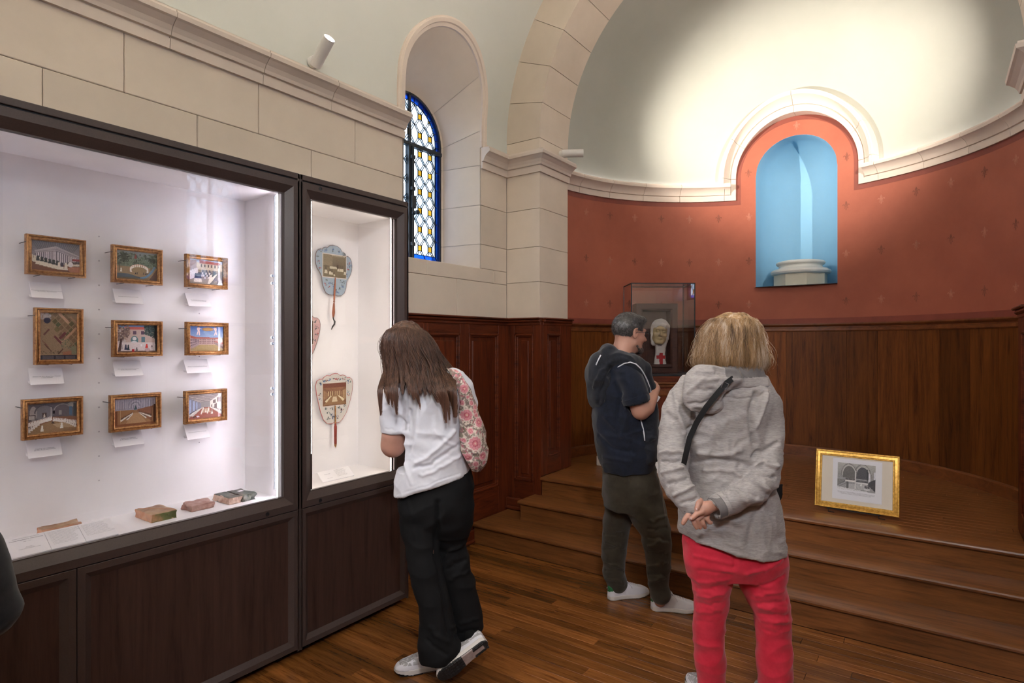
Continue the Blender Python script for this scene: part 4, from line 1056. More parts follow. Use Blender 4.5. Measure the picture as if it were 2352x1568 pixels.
def pic_i():
    p = Pic(96, 72, (160, 152, 148)); p.r(0, 0, 100, 45, (126, 116, 116))
    for j in range(6): p.p([(0+j*5, 6+j*6), (100-j*6, 2+j*6.2), (98-j*6, 5+j*6), (2+j*5, 9+j*6)], (176, 164, 158))
    p.p([(0, 12), (40, 40), (40, 62), (0, 84)], (128, 128, 142)).p([(98, 2), (62, 34), (62, 56), (98, 84)], (216, 206, 196)).r(38, 34, 64, 58, (138, 134, 132))
    for x0, x1, a, b in ((4, 9, 22, 76), (15, 20, 28, 68), (24, 27, 34, 62)): p.r(x0, a, x1, b, (156, 166, 196))
    for k, (x, y, w, h) in enumerate(((72, 28, 8, 14), (84, 18, 11, 20), (67, 46, 3, 12), (76, 44, 7, 18))): p.p([(x, y+2), (x+w, y-2), (x+w, y+h), (x, y+h-1)], (112, 96, 94))
    p.p([(40, 56), (62, 56), (100, 92), (100, 100), (0, 100), (4, 92)], (146, 84, 70)).p([(38, 56), (42, 56), (14, 88), (6, 84)], (196, 188, 180)).p([(62, 54), (66, 54), (98, 80), (94, 86)], (200, 192, 184)).p([(42, 58), (60, 58), (66, 76), (36, 76)], (178, 146, 122))
    for i in range(9): t = i/8; p.nun(7+25*t, 84-22*t, 12-5*t, (214, 208, 200), (70, 62, 64)); p.nun(95-26*t, 80-20*t, 13-6*t, (214, 208, 200), (64, 60, 66))
    for i in range(5): p.nun(38+i*1.4, 82-i*4.5, 10, (218, 212, 200), back=False); p.nun(58+i*1.0-2, 80-i*4, 10, (218, 212, 200), back=False)
    p.nun(51, 76, 13, (222, 216, 206), back=False).nun(69, 84, 20, (206, 200, 188), (150, 130, 120)).p([(24, 88), (30, 86), (33, 91), (27, 93)], (226, 220, 236)).p([(14, 90), (22, 86), (24, 90), (16, 93)], (60, 44, 44)); return p.n(.12, 1)
# (y0,y1,z0,z1), painter, label, card (y0, y1, ztop), text, pins
PICS = [((.803, 1.008, 1.869, 2.029), pic_a, 'gilt framed picture of veiled nuns before a white colonnade, top left', (.833, .939, 1.844), 'Procession du Saint Sacrement à Port Royal\ndes Champs, dans le cloître'),
        ((1.107, 1.315, 1.861, 2.027), pic_b, 'gilt framed picture of nuns seated in a ring in a wood, top middle', (1.134, 1.248, 1.838), 'Solitude de Port Royal des Champs'),
        ((1.422, 1.628, 1.864, 2.024), pic_c, 'gilt framed picture of a burial in the cemetery, top right', (1.450, 1.562, 1.840), 'Le cimetière des Religieuses\nde Port Royal des Champs'),
        ((.831, .998, 1.506, 1.737), pic_d, 'upright gilt framed birds-eye plan of an abbey, middle row left', (.829, .943, 1.491), 'Abbaye de Port Royal des Champs\nà vue d\'oiseau'),
        ((1.109, 1.315, 1.532, 1.694), pic_e, 'gilt framed picture of a rider in red before a pink house, centre', (1.133, 1.247, 1.511), 'Distribution des aumônes aux portes\nde Port Royal des Champs'),
        ((1.424, 1.632, 1.533, 1.695), pic_f, 'gilt framed picture of two cherubs over a red-roofed cloister, middle row right', (1.443, 1.558, 1.511), 'Abbaye de Port Royal des Champs'),
        ((.791, .997, 1.207, 1.369), pic_g, 'gilt framed picture of white nuns under grey vaults, bottom left', (.822, .936, 1.196), 'Chapitre des religieuses\nde Port Royal des Champs'),
        ((1.099, 1.309, 1.200, 1.364), pic_h, 'gilt framed picture of a brown choir with rows of stalls, bottom middle', (1.130, 1.250, 1.197), 'Chœur des religieuses\nde Port Royal des Champs'),
        ((1.417, 1.625, 1.200, 1.361), pic_i, 'gilt framed picture of a refectory with long tables, bottom right', (1.445, 1.556, 1.187), 'Réfectoire de Port Royal des Champs')]
XW = XB+.02                      # face of the white back panel
def lighten(p, k=1.0):
    p.a = 255*np.clip(p.a/255, 0, 1)**k; return p
WHERE = ['cloister picture, top left', 'woodland picture, top middle', 'cemetery picture, top right', 'abbey plan, middle row left', 'pink house picture, centre', 'cherub picture, middle row right', 'chapter picture, bottom left', 'choir picture, bottom middle', 'refectory picture, bottom right']
for (r4, fn, lab, card, txt), wh in zip(PICS, WHERE):
    y0, y1, z0, z1 = r4; xf = -2.932
    t = thing('framed_picture', lab, 'picture', (xf-.015, (y0+y1)/2, z0), group='gilt framed pictures in the large display case')
    fr = frame_ring(GPROF, (xf, y0, z0), (0, 1, 0), (0, 0, 1), (1, 0, 0), y1-y0, z1-z0).build('gilt_frame', M['gilt'], t); autosmooth(fr, 50)
    MB().box(xf-.030, xf-.022, y0+.012, y1-.012, z0+.012, z1-.012).build('backing', M['frame_wood'], t)
    fn().mesh('painting', (xf-.020, y0+.018, z1-.018), (0, y1-y0-.036, 0), (0, 0, -(z1-z0-.036)), t, M['paint'])
    MB().add([(xf-.0165, y0+.018, z0+.018), (xf-.0165, y1-.018, z0+.018), (xf-.0165, y1-.018, z1-.018), (xf-.0165, y0+.018, z1-.018)], [(0, 1, 2, 3)]).build('picture_glass', M['pic_glass'], t)
    for q, (yy, zz) in enumerate(((y0-.001, z1-.022-.01*(q_ := 1)), (y1+.001, z1-.03), (y0+.045, z0-.001), (y1-.04, z0-.001))):
        MB().tube([(XW-.004, yy, zz), (xf-.012, yy, zz), (xf-.006, yy+(.003 if q == 0 else -.003 if q == 1 else 0), zz+(.003 if q > 1 else 0))], .0016, 6).build('hanging_pin', M['black'], t)
    cy0, cy1, cz = card
    c = thing('label_card', 'folded white caption card below the %s' % wh, 'label', (XW+.03, (cy0+cy1)/2, cz-.066), group='caption cards in the large display case')
    a, b = Vector((XW+.004, 0, cz)), Vector((XW+.056, 0, cz-.066))
    MB().prism([(a.x, cy0, a.z), (a.x, cy1, a.z), (b.x, cy1-.006, b.z), (b.x, cy0-.006, b.z)], (-.0016, 0, -.0012)).build('card_front', M['card'], c)
    MB().loft([[(XW+.004, yy, cz-.001), (XW+.002, yy, cz-.02), (XW+.0025, yy, cz-.052), (XW+.010, yy, cz-.060), (XW+.018, yy, cz-.062)] for yy in (cy0-.001, cy1-.003)], closed=False, cap=False).build('card_back', M['card'], c)
    n_ = (b-a).normalized(); nn_ = Vector((-n_.z, 0, n_.x)); mid = a.lerp(b, .56)
    big = 1 if '\n' in txt else 0
    text_mesh('printed_caption', txt, .0068 if max(len(s_) for s_ in txt.split('\n')) < 32 else .0058, (mid.x+abs(nn_.x)*.0006, (cy0+cy1)/2-.003, mid.z+.0006), (0, 1, 0), -n_, c, M['ink'], line=.85)
# small ceramic pins in the back panel
for yy in (.665, 1.083, 1.523):
    for k in range(11):
        if yy > 1.2 and k % 2 == 0: continue
        MB().lathe([(0, .001), (.0028, .001), (.0032, 0), (0, 0)], (XW, yy, .985+k*.108), (1, 0, 0), 10).build('panel_stud', M['mesh_stud'], CASE1)

# ---------------------------------------------------------------- tile fragments on the case floor
def fragment(label, cx, cy, L, Wd, H, top, side, seed, rough=.006, notch=None, z=.812, rot=0.0, end=None):
    b = bmesh.new(); bmesh.ops.create_cube(b, size=1); bmesh.ops.subdivide_edges(b, edges=b.edges[:], cuts=9, use_grid_fill=True)
    from mathutils import noise as mn
    for v in b.verts:
        p = v.co.copy(); v.co.x *= Wd; v.co.y *= L; v.co.z = (v.co.z+.5)*H
        e = max(abs(p.x), abs(p.y)); n_ = mn.noise(Vector((p.x*4+seed, p.y*4, p.z*1.2)))*rough*2.2+mn.noise(Vector((p.x*11+seed, p.y*11, p.z*2)))*rough*.8
        if e > .49 and p.z > -.49: v.co += Vector((p.x, p.y, 0)).normalized()*n_*(1.6 if p.z < .4 else 1.0)
        if p.z > .49: v.co.z += n_*.5
        if p.z > .49 and e > .49: v.co.z -= .003; v.co.x *= .97; v.co.y *= .97
        if notch and notch(p): v.co.x, v.co.y = v.co.x*notch(p), v.co.y
    m = MB(); m.v = [tuple(v.co) for v in b.verts]; m.f = [tuple(v.index for v in f.verts) for f in b.faces]
    b.normal_update(); m.m = [0 if f.normal.z > .6 else (2 if (end and abs(f.normal.y) > .7 and f.normal.y < 0) else 1) for f in b.faces]; b.free()
    t = thing('tile_fragment', label, 'fragment', (cx, cy, z), rot, group='old glazed tile fragments in the large display case')
    o = m.build('fired_clay', [top, side, end or side], t, local=True, smooth=False); autosmooth(o, 40); return t
def m_patch(name, a, b, c, scale=14):
    m, nt, bs = newmat(name); v = coords(nt, space='obj'); nt.links.new(ramp(nt, noise(nt, v, scale, 5, .6), [(0.40, a), (0.52, b), (0.66, c)]), bs.inputs['Base Color'])
    bs.inputs['Roughness'].default_value = .5; bump(nt, bs, noise(nt, v, scale*8, 5), .4, .002); return m
m_tan = m_patch('tan_glaze', (.28, .16, .10), (.40, .26, .16), (.46, .32, .20)); m_green = m_patch('green_glaze', (.07, .09, .02), (.12, .14, .04), (.48, .24, .13), 9); m_or = m_patch('orange_clay', (.50, .22, .12), (.58, .30, .18), (.62, .38, .26))
m_pink = m_patch('pinkish_clay', (.30, .14, .11), (.38, .22, .18), (.44, .28, .24), 20); m_dk = m_patch('dark_green_glaze', (.06, .07, .06), (.10, .11, .09), (.20, .19, .15)); m_cr = m_patch('cream_break', (.55, .38, .30), (.60, .45, .36), (.36, .20, .15))
fragment('tan and green glazed tile fragment with a diagonal scratch, on the case floor', -2.845, 1.245, .105, .155, .038, m_tan, m_green, 3.1, .003, end=m_or)
fragment('small jagged pink clay fragment between two squarer ones', -2.845, 1.43, .105, .10, .030, m_pink, m_pink, 8.3, .0055)
t3 = fragment('dark green tile fragment, left piece of the pair nearest the case end', -2.845, 1.572, .060, .15, .034, m_dk, m_cr, 5.2, .003)
t3 = fragment('greyish tile fragment with a pale sticker, right piece of the pair', -2.842, 1.644, .072, .145, .034, m_dk, m_dk, 6.2, .004)
MB().box(-.02, .004, -.012, .012, .0355, .0362).build('sticker', M['card'], t3, local=True)
fragment('buff tile fragment half hidden behind the long text panel', -2.90, .90, .13, .06, .046, m_tan, m_or, 9.2, .005)
MB().tube([(-2.92, 1.20, .8505), (-2.86, 1.235, .8515), (-2.775, 1.292, .8505)], .0012, 5).build('scratch', m_or, [o for o in bpy.data.objects if o.name.startswith('tile_fragment')][0])

# long sloping text panel, three leaves
LOR = ['Louise-Magdeleine Horthemels, graveur née à Paris, réalisa une', 'suite de planches représentant la vie des religieuses de Port', 'Royal des Champs. Les gouaches présentées ici furent peintes', "d'après ces gravures au début du dix-huitième siècle.", 'Elles montrent le cloître, le choeur, le réfectoire,', 'le chapitre et la solitude, ainsi que le cimetière et', "les soins donnés aux malades. L'abbaye fut détruite", 'peu après et ces images en gardent le souvenir exact.', 'Les religieuses y portent le scapulaire blanc marqué', 'de la croix rouge et le voile noir des professes.', "La distribution des aumônes aux pauvres s'y tient", 'devant la porte du monastère, près de la maison.']
tp = thing('text_panel', 'long white three-leaf text panel sloping at the front of the case floor', 'label', (-2.74, .87, .812))
a0, b0 = Vector((-2.693, 0, .822)), Vector((-2.800, 0, .866)); sl = (b0-a0).normalized()
for k, (ya, yb) in enumerate(((.697, .812), (.8135, .923), (.9245, 1.036))):
    lf = MB().prism([(a0.x, ya, a0.z), (a0.x, yb, a0.z), (b0.x, yb+.006, b0.z), (b0.x, ya+.006, b0.z)], (-.003, 0, -.006)).build('leaf', M['card'], tp)
    up = sl; off = Vector((sl.z, 0, -sl.x))*.0006
    def P3(f, yy): q = a0.lerp(b0, f)+off; return (q.x, yy+.006*f, q.z)
    if k == 0:
        text_mesh('printed_text', 'Abbaye de Port Royal des Champs', .0058, P3(.90, (ya+yb)/2), (0, 1, 0), up, lf, M['ink'])
        text_mesh('printed_text', 'Louise-Magdeleine Horthemels', .0082, P3(.80, (ya+yb)/2), (0, 1, 0), up, lf, M['ink'])
        text_mesh('printed_text', '1686 - 1767', .005, P3(.70, (ya+yb)/2), (0, 1, 0), up, lf, M['ink'])
        text_mesh('printed_text', 'Gouaches\nsur parchemin\nMusée de Port Royal des Champs', .0048, P3(.42, (ya+yb)/2), (0, 1, 0), up, lf, M['ink'])
    else:
        text_mesh('printed_text', '\n'.join(LOR if k == 1 else LOR[::-1][:11]), .0040, P3(.89, ya+.008), (0, 1, 0), up, lf, M['ink'],   .15, 'LEFT', line=1.75)
MB().box(-2.80, -2.795, .71, 1.03, .812, .864).build('prop', M['card'], tp)
tp2 = thing('text_panel', 'small white text panel lying on the floor of the narrow case', 'label', (-2.80, 2.19, .812))
a0, b0 = Vector((-2.772, 0, .818)), Vector((-2.835, 0, .862)); sl = (b0-a0).normalized()
lf = MB().prism([(a0.x, 2.083, a0.z), (a0.x, 2.300, a0.z), (b0.x, 2.306, b0.z), (b0.x, 2.089, b0.z)], (-.003, 0, -.006)).build('leaf', M['card'], tp2)
off = Vector((sl.z, 0, -sl.x))*.0006
q = a0.lerp(b0, .62)+off; text_mesh('printed_text', 'Écrans à main', .007, (q.x, 2.14, q.z), (0, 1, 0), sl, lf, M['ink'])
q = a0.lerp(b0, .22)+off; text_mesh('printed_text', 'Papier peint, bois', .005, (q.x, 2.14, q.z), (0, 1, 0), sl, lf, M['ink'])
q = a0.lerp(b0, .86)+off; text_mesh('printed_text', '\n'.join(s_[:38] for s_ in LOR[:8]), .0045, (q.x, 2.195, q.z), (0, 1, 0), sl, lf, M['ink'], .15, 'LEFT', line=1.5)

# ---------------------------------------------------------------- three painted hand screens
F1 = [(500, 92), (450, 105), (412, 140), (375, 143), (343, 158), (330, 183), (300, 180), (262, 198), (232, 240), (216, 330), (222, 420), (245, 490), (290, 560), (318, 625), (325, 690), (338, 770), (380, 868), (430, 902), (490, 905), (530, 900), (580, 915), (640, 905), (690, 860), (722, 770), (728, 690), (745, 630), (790, 560), (818, 480), (826, 395), (815, 310), (790, 262), (752, 238), (722, 240), (712, 205), (680, 182), (652, 176), (625, 130), (575, 98)]
F3 = [(285, 607), (310, 611), (330, 628), (355, 624), (378, 633), (392, 650), (418, 650), (438, 668), (446, 705), (443, 760), (425, 845), (405, 910), (385, 965), (350, 1018), (320, 1042), (300, 1042), (281, 1036), (262, 1042), (245, 1045), (215, 1040), (182, 1002), (158, 930), (140, 850), (124, 775), (116, 700), (127, 664), (150, 650), (175, 650), (190, 633), (212, 620), (238, 626), (258, 612)]
def screen(label, outline_, board_col, pic, rect, petals, handle, rim):
    (ya, yb, za, zb) = rect; xb = XW+.018
    yc = sum(p[0] for p in outline_)/len(outline_)
    t = thing('hand_screen', label, 'hand fan', (xb, yc, min(p[1] for p in outline_)), group='painted hand screens in the narrow case')
    MB().prism([(xb, y_, z_) for y_, z_ in outline_], (.003, 0, 0)).build('painted_board', board_col, t)
    MB().tube([(xb+.0015, y_, z_) for y_, z_ in outline_], .0022, 6, closed=True).build('edging', rim, t)
    pic.mesh('painting', (xb+.0045, ya, zb), (0, yb-ya, 0), (0, 0, za-zb), t, M['paint'])
    MB().add([(xb+.0036, ya-.005, za-.005), (xb+.0036, yb+.005, za-.005), (xb+.0036, yb+.005, zb+.005), (xb+.0036, ya-.005, zb+.005)], [(0, 1, 2, 3)]).build('mount', M['mountcol'], t)
    m = [MB(), MB(), MB()]; r = random.Random(len(petals)+7)
    for (py, pz, k) in petals:
        for j in range(6):
            a = r.uniform(0, 2*PI); L = r.uniform(.007, .014); w = L*.28; q = (py+r.uniform(-.008, .008), pz+r.uniform(-.006, .006)); d = (cos(a), sin(a))
            col = [0, 1, 2][k] if j < 3 else 2
            pts = [(q[0], q[1]), (q[0]+d[0]*L*.5-d[1]*w, q[1]+d[1]*L*.5+d[0]*w), (q[0]+d[0]*L, q[1]+d[1]*L), (q[0]+d[0]*L*.5+d[1]*w, q[1]+d[1]*L*.5-d[0]*w)]
            m[col].add([(xb+.0037, y_, z_) for y_, z_ in pts], [(0, 1, 2, 3)])
    for mm, mt in zip(m, ('petal_red', 'petal_blue', 'petal_green')):
        if mm.v: mm.build('painted_flowers', M[mt], t, normals=False)
    for pts, rad, mt, nm in handle:
        autosmooth(MB().tube(pts, rad, 10).build(nm, mt, t), 60)
    return t
M['mountcol'] = m_plain('cream_mount', (.62, .55, .48), .6); M['petal_red'] = m_plain('petal_red', (.42, .10, .10), .6); M['petal_blue'] = m_plain('petal_blue', (.08, .16, .36), .6); M['petal_green'] = m_plain('petal_green', (.12, .15, .15), .6)
M['fan_blue'] = m_plain('blue_painted_paper', (.30, .37, .44), .65, var=.05, scale=30); M['fan_pink'] = m_plain('pink_painted_paper', (.58, .36, .35), .65, var=.05, scale=30); M['fan_cream'] = m_plain('cream_painted_paper', (.55, .52, .48), .65, var=.06, scale=30)
M['turned'] = m_plain('turned_redwood', (.32, .085, .03), .35, var=.25, scale=20); M['redlac'] = m_plain('red_lacquer', (.22, .025, .015), .3); M['ribbon'] = m_plain('black_ribbon', (.03, .03, .03), .5); M['rimd'] = m_plain('brown_edging', (.16, .11, .10), .6)
def pic_f1():
    p = Pic(60, 56, (112, 100, 80)); p.g(0, 55, (122, 110, 88), (96, 84, 68)).r(0, 0, 40, 50, (126, 114, 92)).r(0, 55, 100, 100, (110, 98, 76))
    for i in range(10): p.p([(36+i*6, 0), (42+i*6, 0), (39+i*6, 8)], (170, 160, 138))
    for x, y, h in ((12, 86, 40), (30, 90, 34), (38, 90, 28), (66, 72, 32), (76, 72, 30), (84, 72, 30), (96, 84, 34), (48, 94, 20)): p.nun(x, y, h, (190, 182, 160), (90, 80, 64), True)
    p.r(28, 52, 60, 62, (180, 172, 150)).e(62, 52, 3, 10, (72, 62, 50)); return p.n(.15)
def pic_f2():
    p = Pic(50, 56, (92, 66, 56)); p.r(0, 0, 100, 60, (100, 74, 62)); 
    for x in (20, 50, 78): p.nun(x, 92, 40, (150, 126, 104), (60, 46, 40))
    return p.n(.2)
def pic_f3():
    p = Pic(60, 56, (120, 84, 62)); p.r(0, 0, 100, 20, (110, 62, 48))
    for j in range(4): p.r(8+j*6, 20+j*4, 92-j*6, 22+j*4, (140, 96, 70))
    for i in range(7): p.r(22+i*8, 36, 25+i*8, 58, (196, 172, 130)).r(4+i*2.4, 30+i*2, 5.4+i*2.4, 74-i*2, (160, 124, 90)).r(80+i*2.6, 40-i*2, 81.5+i*2.6, 64+i*2, (180, 150, 112))
    p.p([(34, 56), (66, 56), (98, 96), (2, 96)], (140, 106, 74)).p([(30, 58), (36, 58), (16, 84), (8, 80)], (206, 190, 158)).p([(64, 58), (70, 58), (94, 76), (86, 84)], (206, 190, 158)).p([(42, 60), (58, 60), (62, 84), (38, 84)], (198, 178, 148)); return p.n(.15)
Z1 = lambda x, y_: (2.333+(x-525)*.000446, 2.187-(y_-92)*.000373)
Z3 = lambda x, y_: (2.335+(x-281)*.000836, 1.404-(y_-607)*.000694)
hx = XW+.026
screen('blue scalloped hand screen with a brown print, hung highest', [Z1(*p) for p in F1], M['fan_blue'], pic_f1(), (2.249, 2.418, 1.992, 2.128),
       [Z1(x, y_)+(k,) for x, y_, k in ((300, 215, 1), (390, 190, 1), (500, 170, 1), (600, 190, 1), (690, 220, 2), (250, 300, 2), (265, 385, 0), (280, 480, 0), (770, 360, 0), (760, 440, 0), (790, 400, 1), (730, 560, 1), (400, 670, 2), (640, 680, 2), (380, 735, 0), (440, 790, 0), (540, 810, 0), (490, 740, 1), (600, 790, 2), (650, 760, 1), (570, 850, 1), (440, 720, 1), (690, 690, 2))],
       [([(hx, 2.336, 1.99), (hx, 2.330, 1.90), (hx, 2.327, 1.858)], [.003, .0055, .0055], M['turned'], 'handle'),
        ([(hx, 2.327, 1.86), (hx, 2.327, 1.852), (hx, 2.326, 1.846), (hx, 2.326, 1.838), (hx, 2.325, 1.83), (hx, 2.322, 1.775), (hx, 2.320, 1.752), (hx, 2.320, 1.745)], [.0065, .003, .0068, .003, .0055, .0095, .006, .003], M['turned'], 'turned_handle'),
        ([(hx, 2.319, 1.748), (hx, 2.322, 1.735), (hx, 2.331, 1.722), (hx, 2.328, 1.705), (hx, 2.314, 1.690), (hx, 2.306, 1.672)], [.005, .004, .0055, .005, .0045, .002], M['ribbon'], 'ribbon')], M['rimd'])
sh = lambda p: (p[0]-.243, 1.481+(p[1]-1.10)*.947)
screen('pink hand screen half hidden by the case frame, middle height', [sh(Z3(*p)) for p in F3], M['fan_pink'], pic_f2(), (2.00, 2.178, 1.585, 1.722),
       [sh(Z3(x, y_))+(k,) for x, y_, k in ((400, 690, 2), (415, 740, 2), (420, 800, 0), (395, 850, 2), (360, 950, 0), (330, 990, 1), (300, 1000, 1), (350, 660, 2), (300, 650, 2), (160, 700, 0), (200, 960, 1))],
       [([(hx, 2.092, 1.58), (hx, 2.092, 1.32)], [.004, .006], M['redlac'], 'handle')], M['rimd'])
screen('cream hand screen with blue and red flowers and a refectory print, hung lowest', [Z3(*p) for p in F3], M['fan_cream'], pic_f3(), (2.247, 2.420, 1.210, 1.346),
       [Z3(x, y_)+(k,) for x, y_, k in ((158, 685, 1), (185, 665, 1), (215, 660, 0), (240, 660, 1), (275, 655, 0), (300, 660, 0), (335, 660, 1), (365, 662, 0), (395, 690, 1), (412, 680, 1), (150, 790, 0), (155, 820, 1), (410, 780, 1), (405, 800, 0), (200, 905, 2), (250, 915, 2), (320, 910, 2), (370, 900, 2), (225, 950, 2), (335, 945, 1), (262, 990, 1), (290, 985, 1), (250, 970, 1), (310, 990, 0), (220, 1000, 2), (345, 925, 0))],
       [([(hx, 2.335, 1.208), (hx, 2.336, 1.10)], [.0035, .0045], M['gilt'], 'handle'), ([(hx, 2.336, 1.10), (hx, 2.336, 1.085), (hx, 2.336, 1.08), (hx, 2.336, .978), (hx, 2.336, .972)], [.006, .007, .009, .0085, .006], M['redlac'], 'lacquer_handle'), ([(hx, 2.336, .972), (hx, 2.336, .962), (hx, 2.336, .952)], [.008, .006, .001], M['gilt'], 'finial')], M['petal_red'])

# ---------------------------------------------------------------- column base in the niche
cb = thing('column_base', 'pale moulded column base on a low polygonal pedestal inside the blue niche', 'column base', (XC, AY+sqrt(AR*AR-NH*NH)+.28, NB))
cx, cy = XC, AY+sqrt(AR*AR-NH*NH)+.28
M['cb'] = m_plain('pale_plaster_stone', (.62, .64, .62), .75, var=.04, space='pos'); M['cbp'] = m_plain('cream_pedestal_stone', (.55, .53, .44), .8, var=.04, space='pos')
n8 = 8; R8 = .255
MB().prism([(cx+R8*cos(PI/8+PI/4*i), cy+R8*sin(PI/8+PI/4*i), NB) for i in range(8)], (0, 0, .125)).build('pedestal', M['cbp'], cb)
pf = [(0, .125), (.25, .125), (.282, .135), (.292, .152), (.285, .170), (.262, .182), (.232, .186), (.215, .196), (.208, .210), (.212, .222), (.226, .228), (.236, .238), (.238, .250), (.230, .260), (.205, .266), (.200, .268), (0, .268)]
autosmooth(MB().lathe([(r_*.97, h_) for r_, h_ in pf], (cx, cy, NB), n=56).build('moulded_base', M['cb'], cb), 30)

# ---------------------------------------------------------------- bust in its glass case
def cw(a, d, z): return (a*cos(HEAD)-d*sin(HEAD), a*sin(HEAD)+d*cos(HEAD), z)      # a to the right, d ahead of the doorway axis
RG = HEAD
pd = thing('wooden_pedestal', 'oak cabinet pedestal under the glass case by the curved wall', 'pedestal', cw(1.392, 5.66, ZP), RG)
def L_(m): return m
MB().box(-.31, .31, -.20, .19, 0, .085, c=.004).build('pedestal_base', M['wains_h'], pd, local=True)
MB().box(-.285, .285, -.18, .19, .085, .70, c=.003).build('pedestal_body', M['wains'], pd, local=True)
frame_ring([(0, 0), (0, .010), (.05, .010), (.062, .004), (.062, 0)], (-.285, -.18, .10), (1, 0, 0), (0, 0, 1), (0, -1, 0), .57, .58).build('door_frame', M['cap'], pd, local=True)
MB().box(-.30, .30, -.195, .19, .70, .725, c=.006).box(-.315, .315, -.21, .19, .725, .745, c=.006).build('top_moulding', M['cap'], pd, local=True)
MB().box(-.295, .295, -.19, .19, .745, .80, c=.004).build('pedestal_top', M['wains_h'], pd, local=True)
wp = thing('low_white_plinth', 'low white plinth lying on the platform before the wooden pedestal', 'plinth', (-2.12, 4.92, ZP))
MB().box(-2.50, -1.74, 4.83, 5.01, ZP, ZP+.084, c=.002).build('plinth_box', M['white'], wp)
gc = thing('glass_case', 'black edged glass case with a wax bust on the wooden pedestal', 'display case', cw(1.392, 5.66, ZP+.80), RG)
gx, gy0, gy1, gz = .296, -.19, .185, .86
MB().box(-gx, gx, gy0, gy1, 0, .022, c=.002).build('case_base', M['black'], gc, local=True)
m = MB(); e = .0045
for x in (-gx+e, gx-e):
    for y_ in (gy0+e, gy1-e): m.box(x-e, x+e, y_-e, y_+e, .02, gz)
for z in (gz-e,):
    for y_ in (gy0+e, gy1-e): m.box(-gx, gx, y_-e, y_+e, z-e, z+e)
    for x in (-gx+e, gx-e): m.box(x-e, x+e, gy0, gy1, z-e, z+e)
m.build('case_edges', M['black'], gc, local=True)
MB().box(-gx+.004, gx-.004, gy0+.003, gy0+.007, .022, gz-.004).build('glass_pane', M['glass2'], gc, local=True)
MB().box(-gx+.004, gx-.004, gy1-.007, gy1-.003, .022, gz-.004).build('glass_pane', M['glass2'], gc, local=True)
for x in (-gx+.003, gx-.007): MB().box(x, x+.004, gy0+.008, gy1-.008, .022, gz-.004).build('glass_pane', M['glass2'], gc, local=True)
MB().box(-gx+.004, gx-.004, gy0+.008, gy1-.008, gz-.005, gz-.001).build('glass_pane', M['glass2'], gc, local=True)
M['oldwood'] = m_wood('old_dark_wood', (.030, .012, .008), (.085, .036, .022), (3, 3, 8), 4, .5, (.95, 1.05), space='obj')
sb = thing('shadow_box', 'old dark wooden shadow box standing inside the glass case', 'box', cw(1.392-.03, 5.66, ZP+.822), RG)
bw2 = .195
frame_ring([(0, -.17), (0, 0), (.006, .004), (.05, .004), (.064, -.012), (.066, -.17)], (-bw2, -.075, 0), (1, 0, 0), (0, 0, 1), (0, -1, 0), 2*bw2, .655).build('box_frame', M['oldwood'], sb, local=True)
MB().box(-bw2+.02, bw2-.02, .075, .09, .02, .64).build('box_back', M['oldwood'], sb, local=True)
MB().box(-bw2+.06, bw2-.06, -.10, .07, .055, .085, c=.004).build('box_ledge', M['oldwood'], sb, local=True)

# ---------------------------------------------------------------- gold framed print on a small easel on the platform
ge = thing('table_easel', 'small black metal easel holding the gold framed print on the platform', 'easel', (-.42, 4.45, ZP))
fx0, fx1, fy, fz, fh, ln = -.658, -.180, 4.405, .507, .368, .075
MB().box(fx0+.075, fx1-.10, fy-.012, fy+.02, fz-.006, fz-.001).build('ledge', M['black'], ge)
for x in (fx0+.085, fx1-.11):
    MB().tube([(x, fy-.012, fz-.003), (x, fy-.012, ZP+.004), (x+.035, fy-.012, ZP+.003)], .0028, 6).build('front_foot', M['black'], ge)
    MB().tube([(x, fy+.02, fz), (x, fy+.075, fz+.25)], .003, 6).build('upright', M['black'], ge)
MB().tube([(fx0+.22, fy+.075, fz+.25), (fx0+.22, fy+.23, ZP+.004)], .003, 6).build('back_leg', M['black'], ge)
gp = thing('framed_print', 'gold framed black and white engraving of a vaulted hall standing on the platform', 'picture', (-.42, fy, fz))
U = Vector((1, -.02, 0)).normalized(); V = Vector((0, ln, fh)).normalized(); Nn = Vector((0, -fh, ln)).normalized()
O = Vector((fx0, fy, fz)); w_, h_ = fx1-fx0, math.hypot(ln, fh)
GP2 = [(0, -.022), (0, -.004), (.003, 0), (.009, 0), (.012, -.006), (.020, -.004), (.027, -.003), (.031, -.008), (.035, -.008), (.038, -.012), (.038, -.022)]
autosmooth(frame_ring(GP2, O, U, V, Nn, w_, h_).build('gold_frame', M['gold'], gp), 40)
M['matboard'] = m_plain('cream_mat_board', (.66, .60, .53), .8, var=.02); M['paper'] = m_plain('white_print_paper', (.70, .70, .76), .7, var=.02)
def PL(u, v, d): return tuple(O+U*(w_*u)+V*(h_*v)+Nn*d)
def quad(name, u0, u1, v0, v1, d, mat): return MB().prism([PL(u0, v0, d), PL(u1, v0, d), PL(u1, v1, d), PL(u0, v1, d)], tuple(-Nn*.0015)).build(name, mat, gp)
quad('backing', .03, .97, .03, .97, -.018, M['frame_wood']); quad('mat_board', .06, .94, .07, .93, -.014, M['matboard'])
quad('print_paper', .215, .80, .17, .87, -.0125, M['paper'])
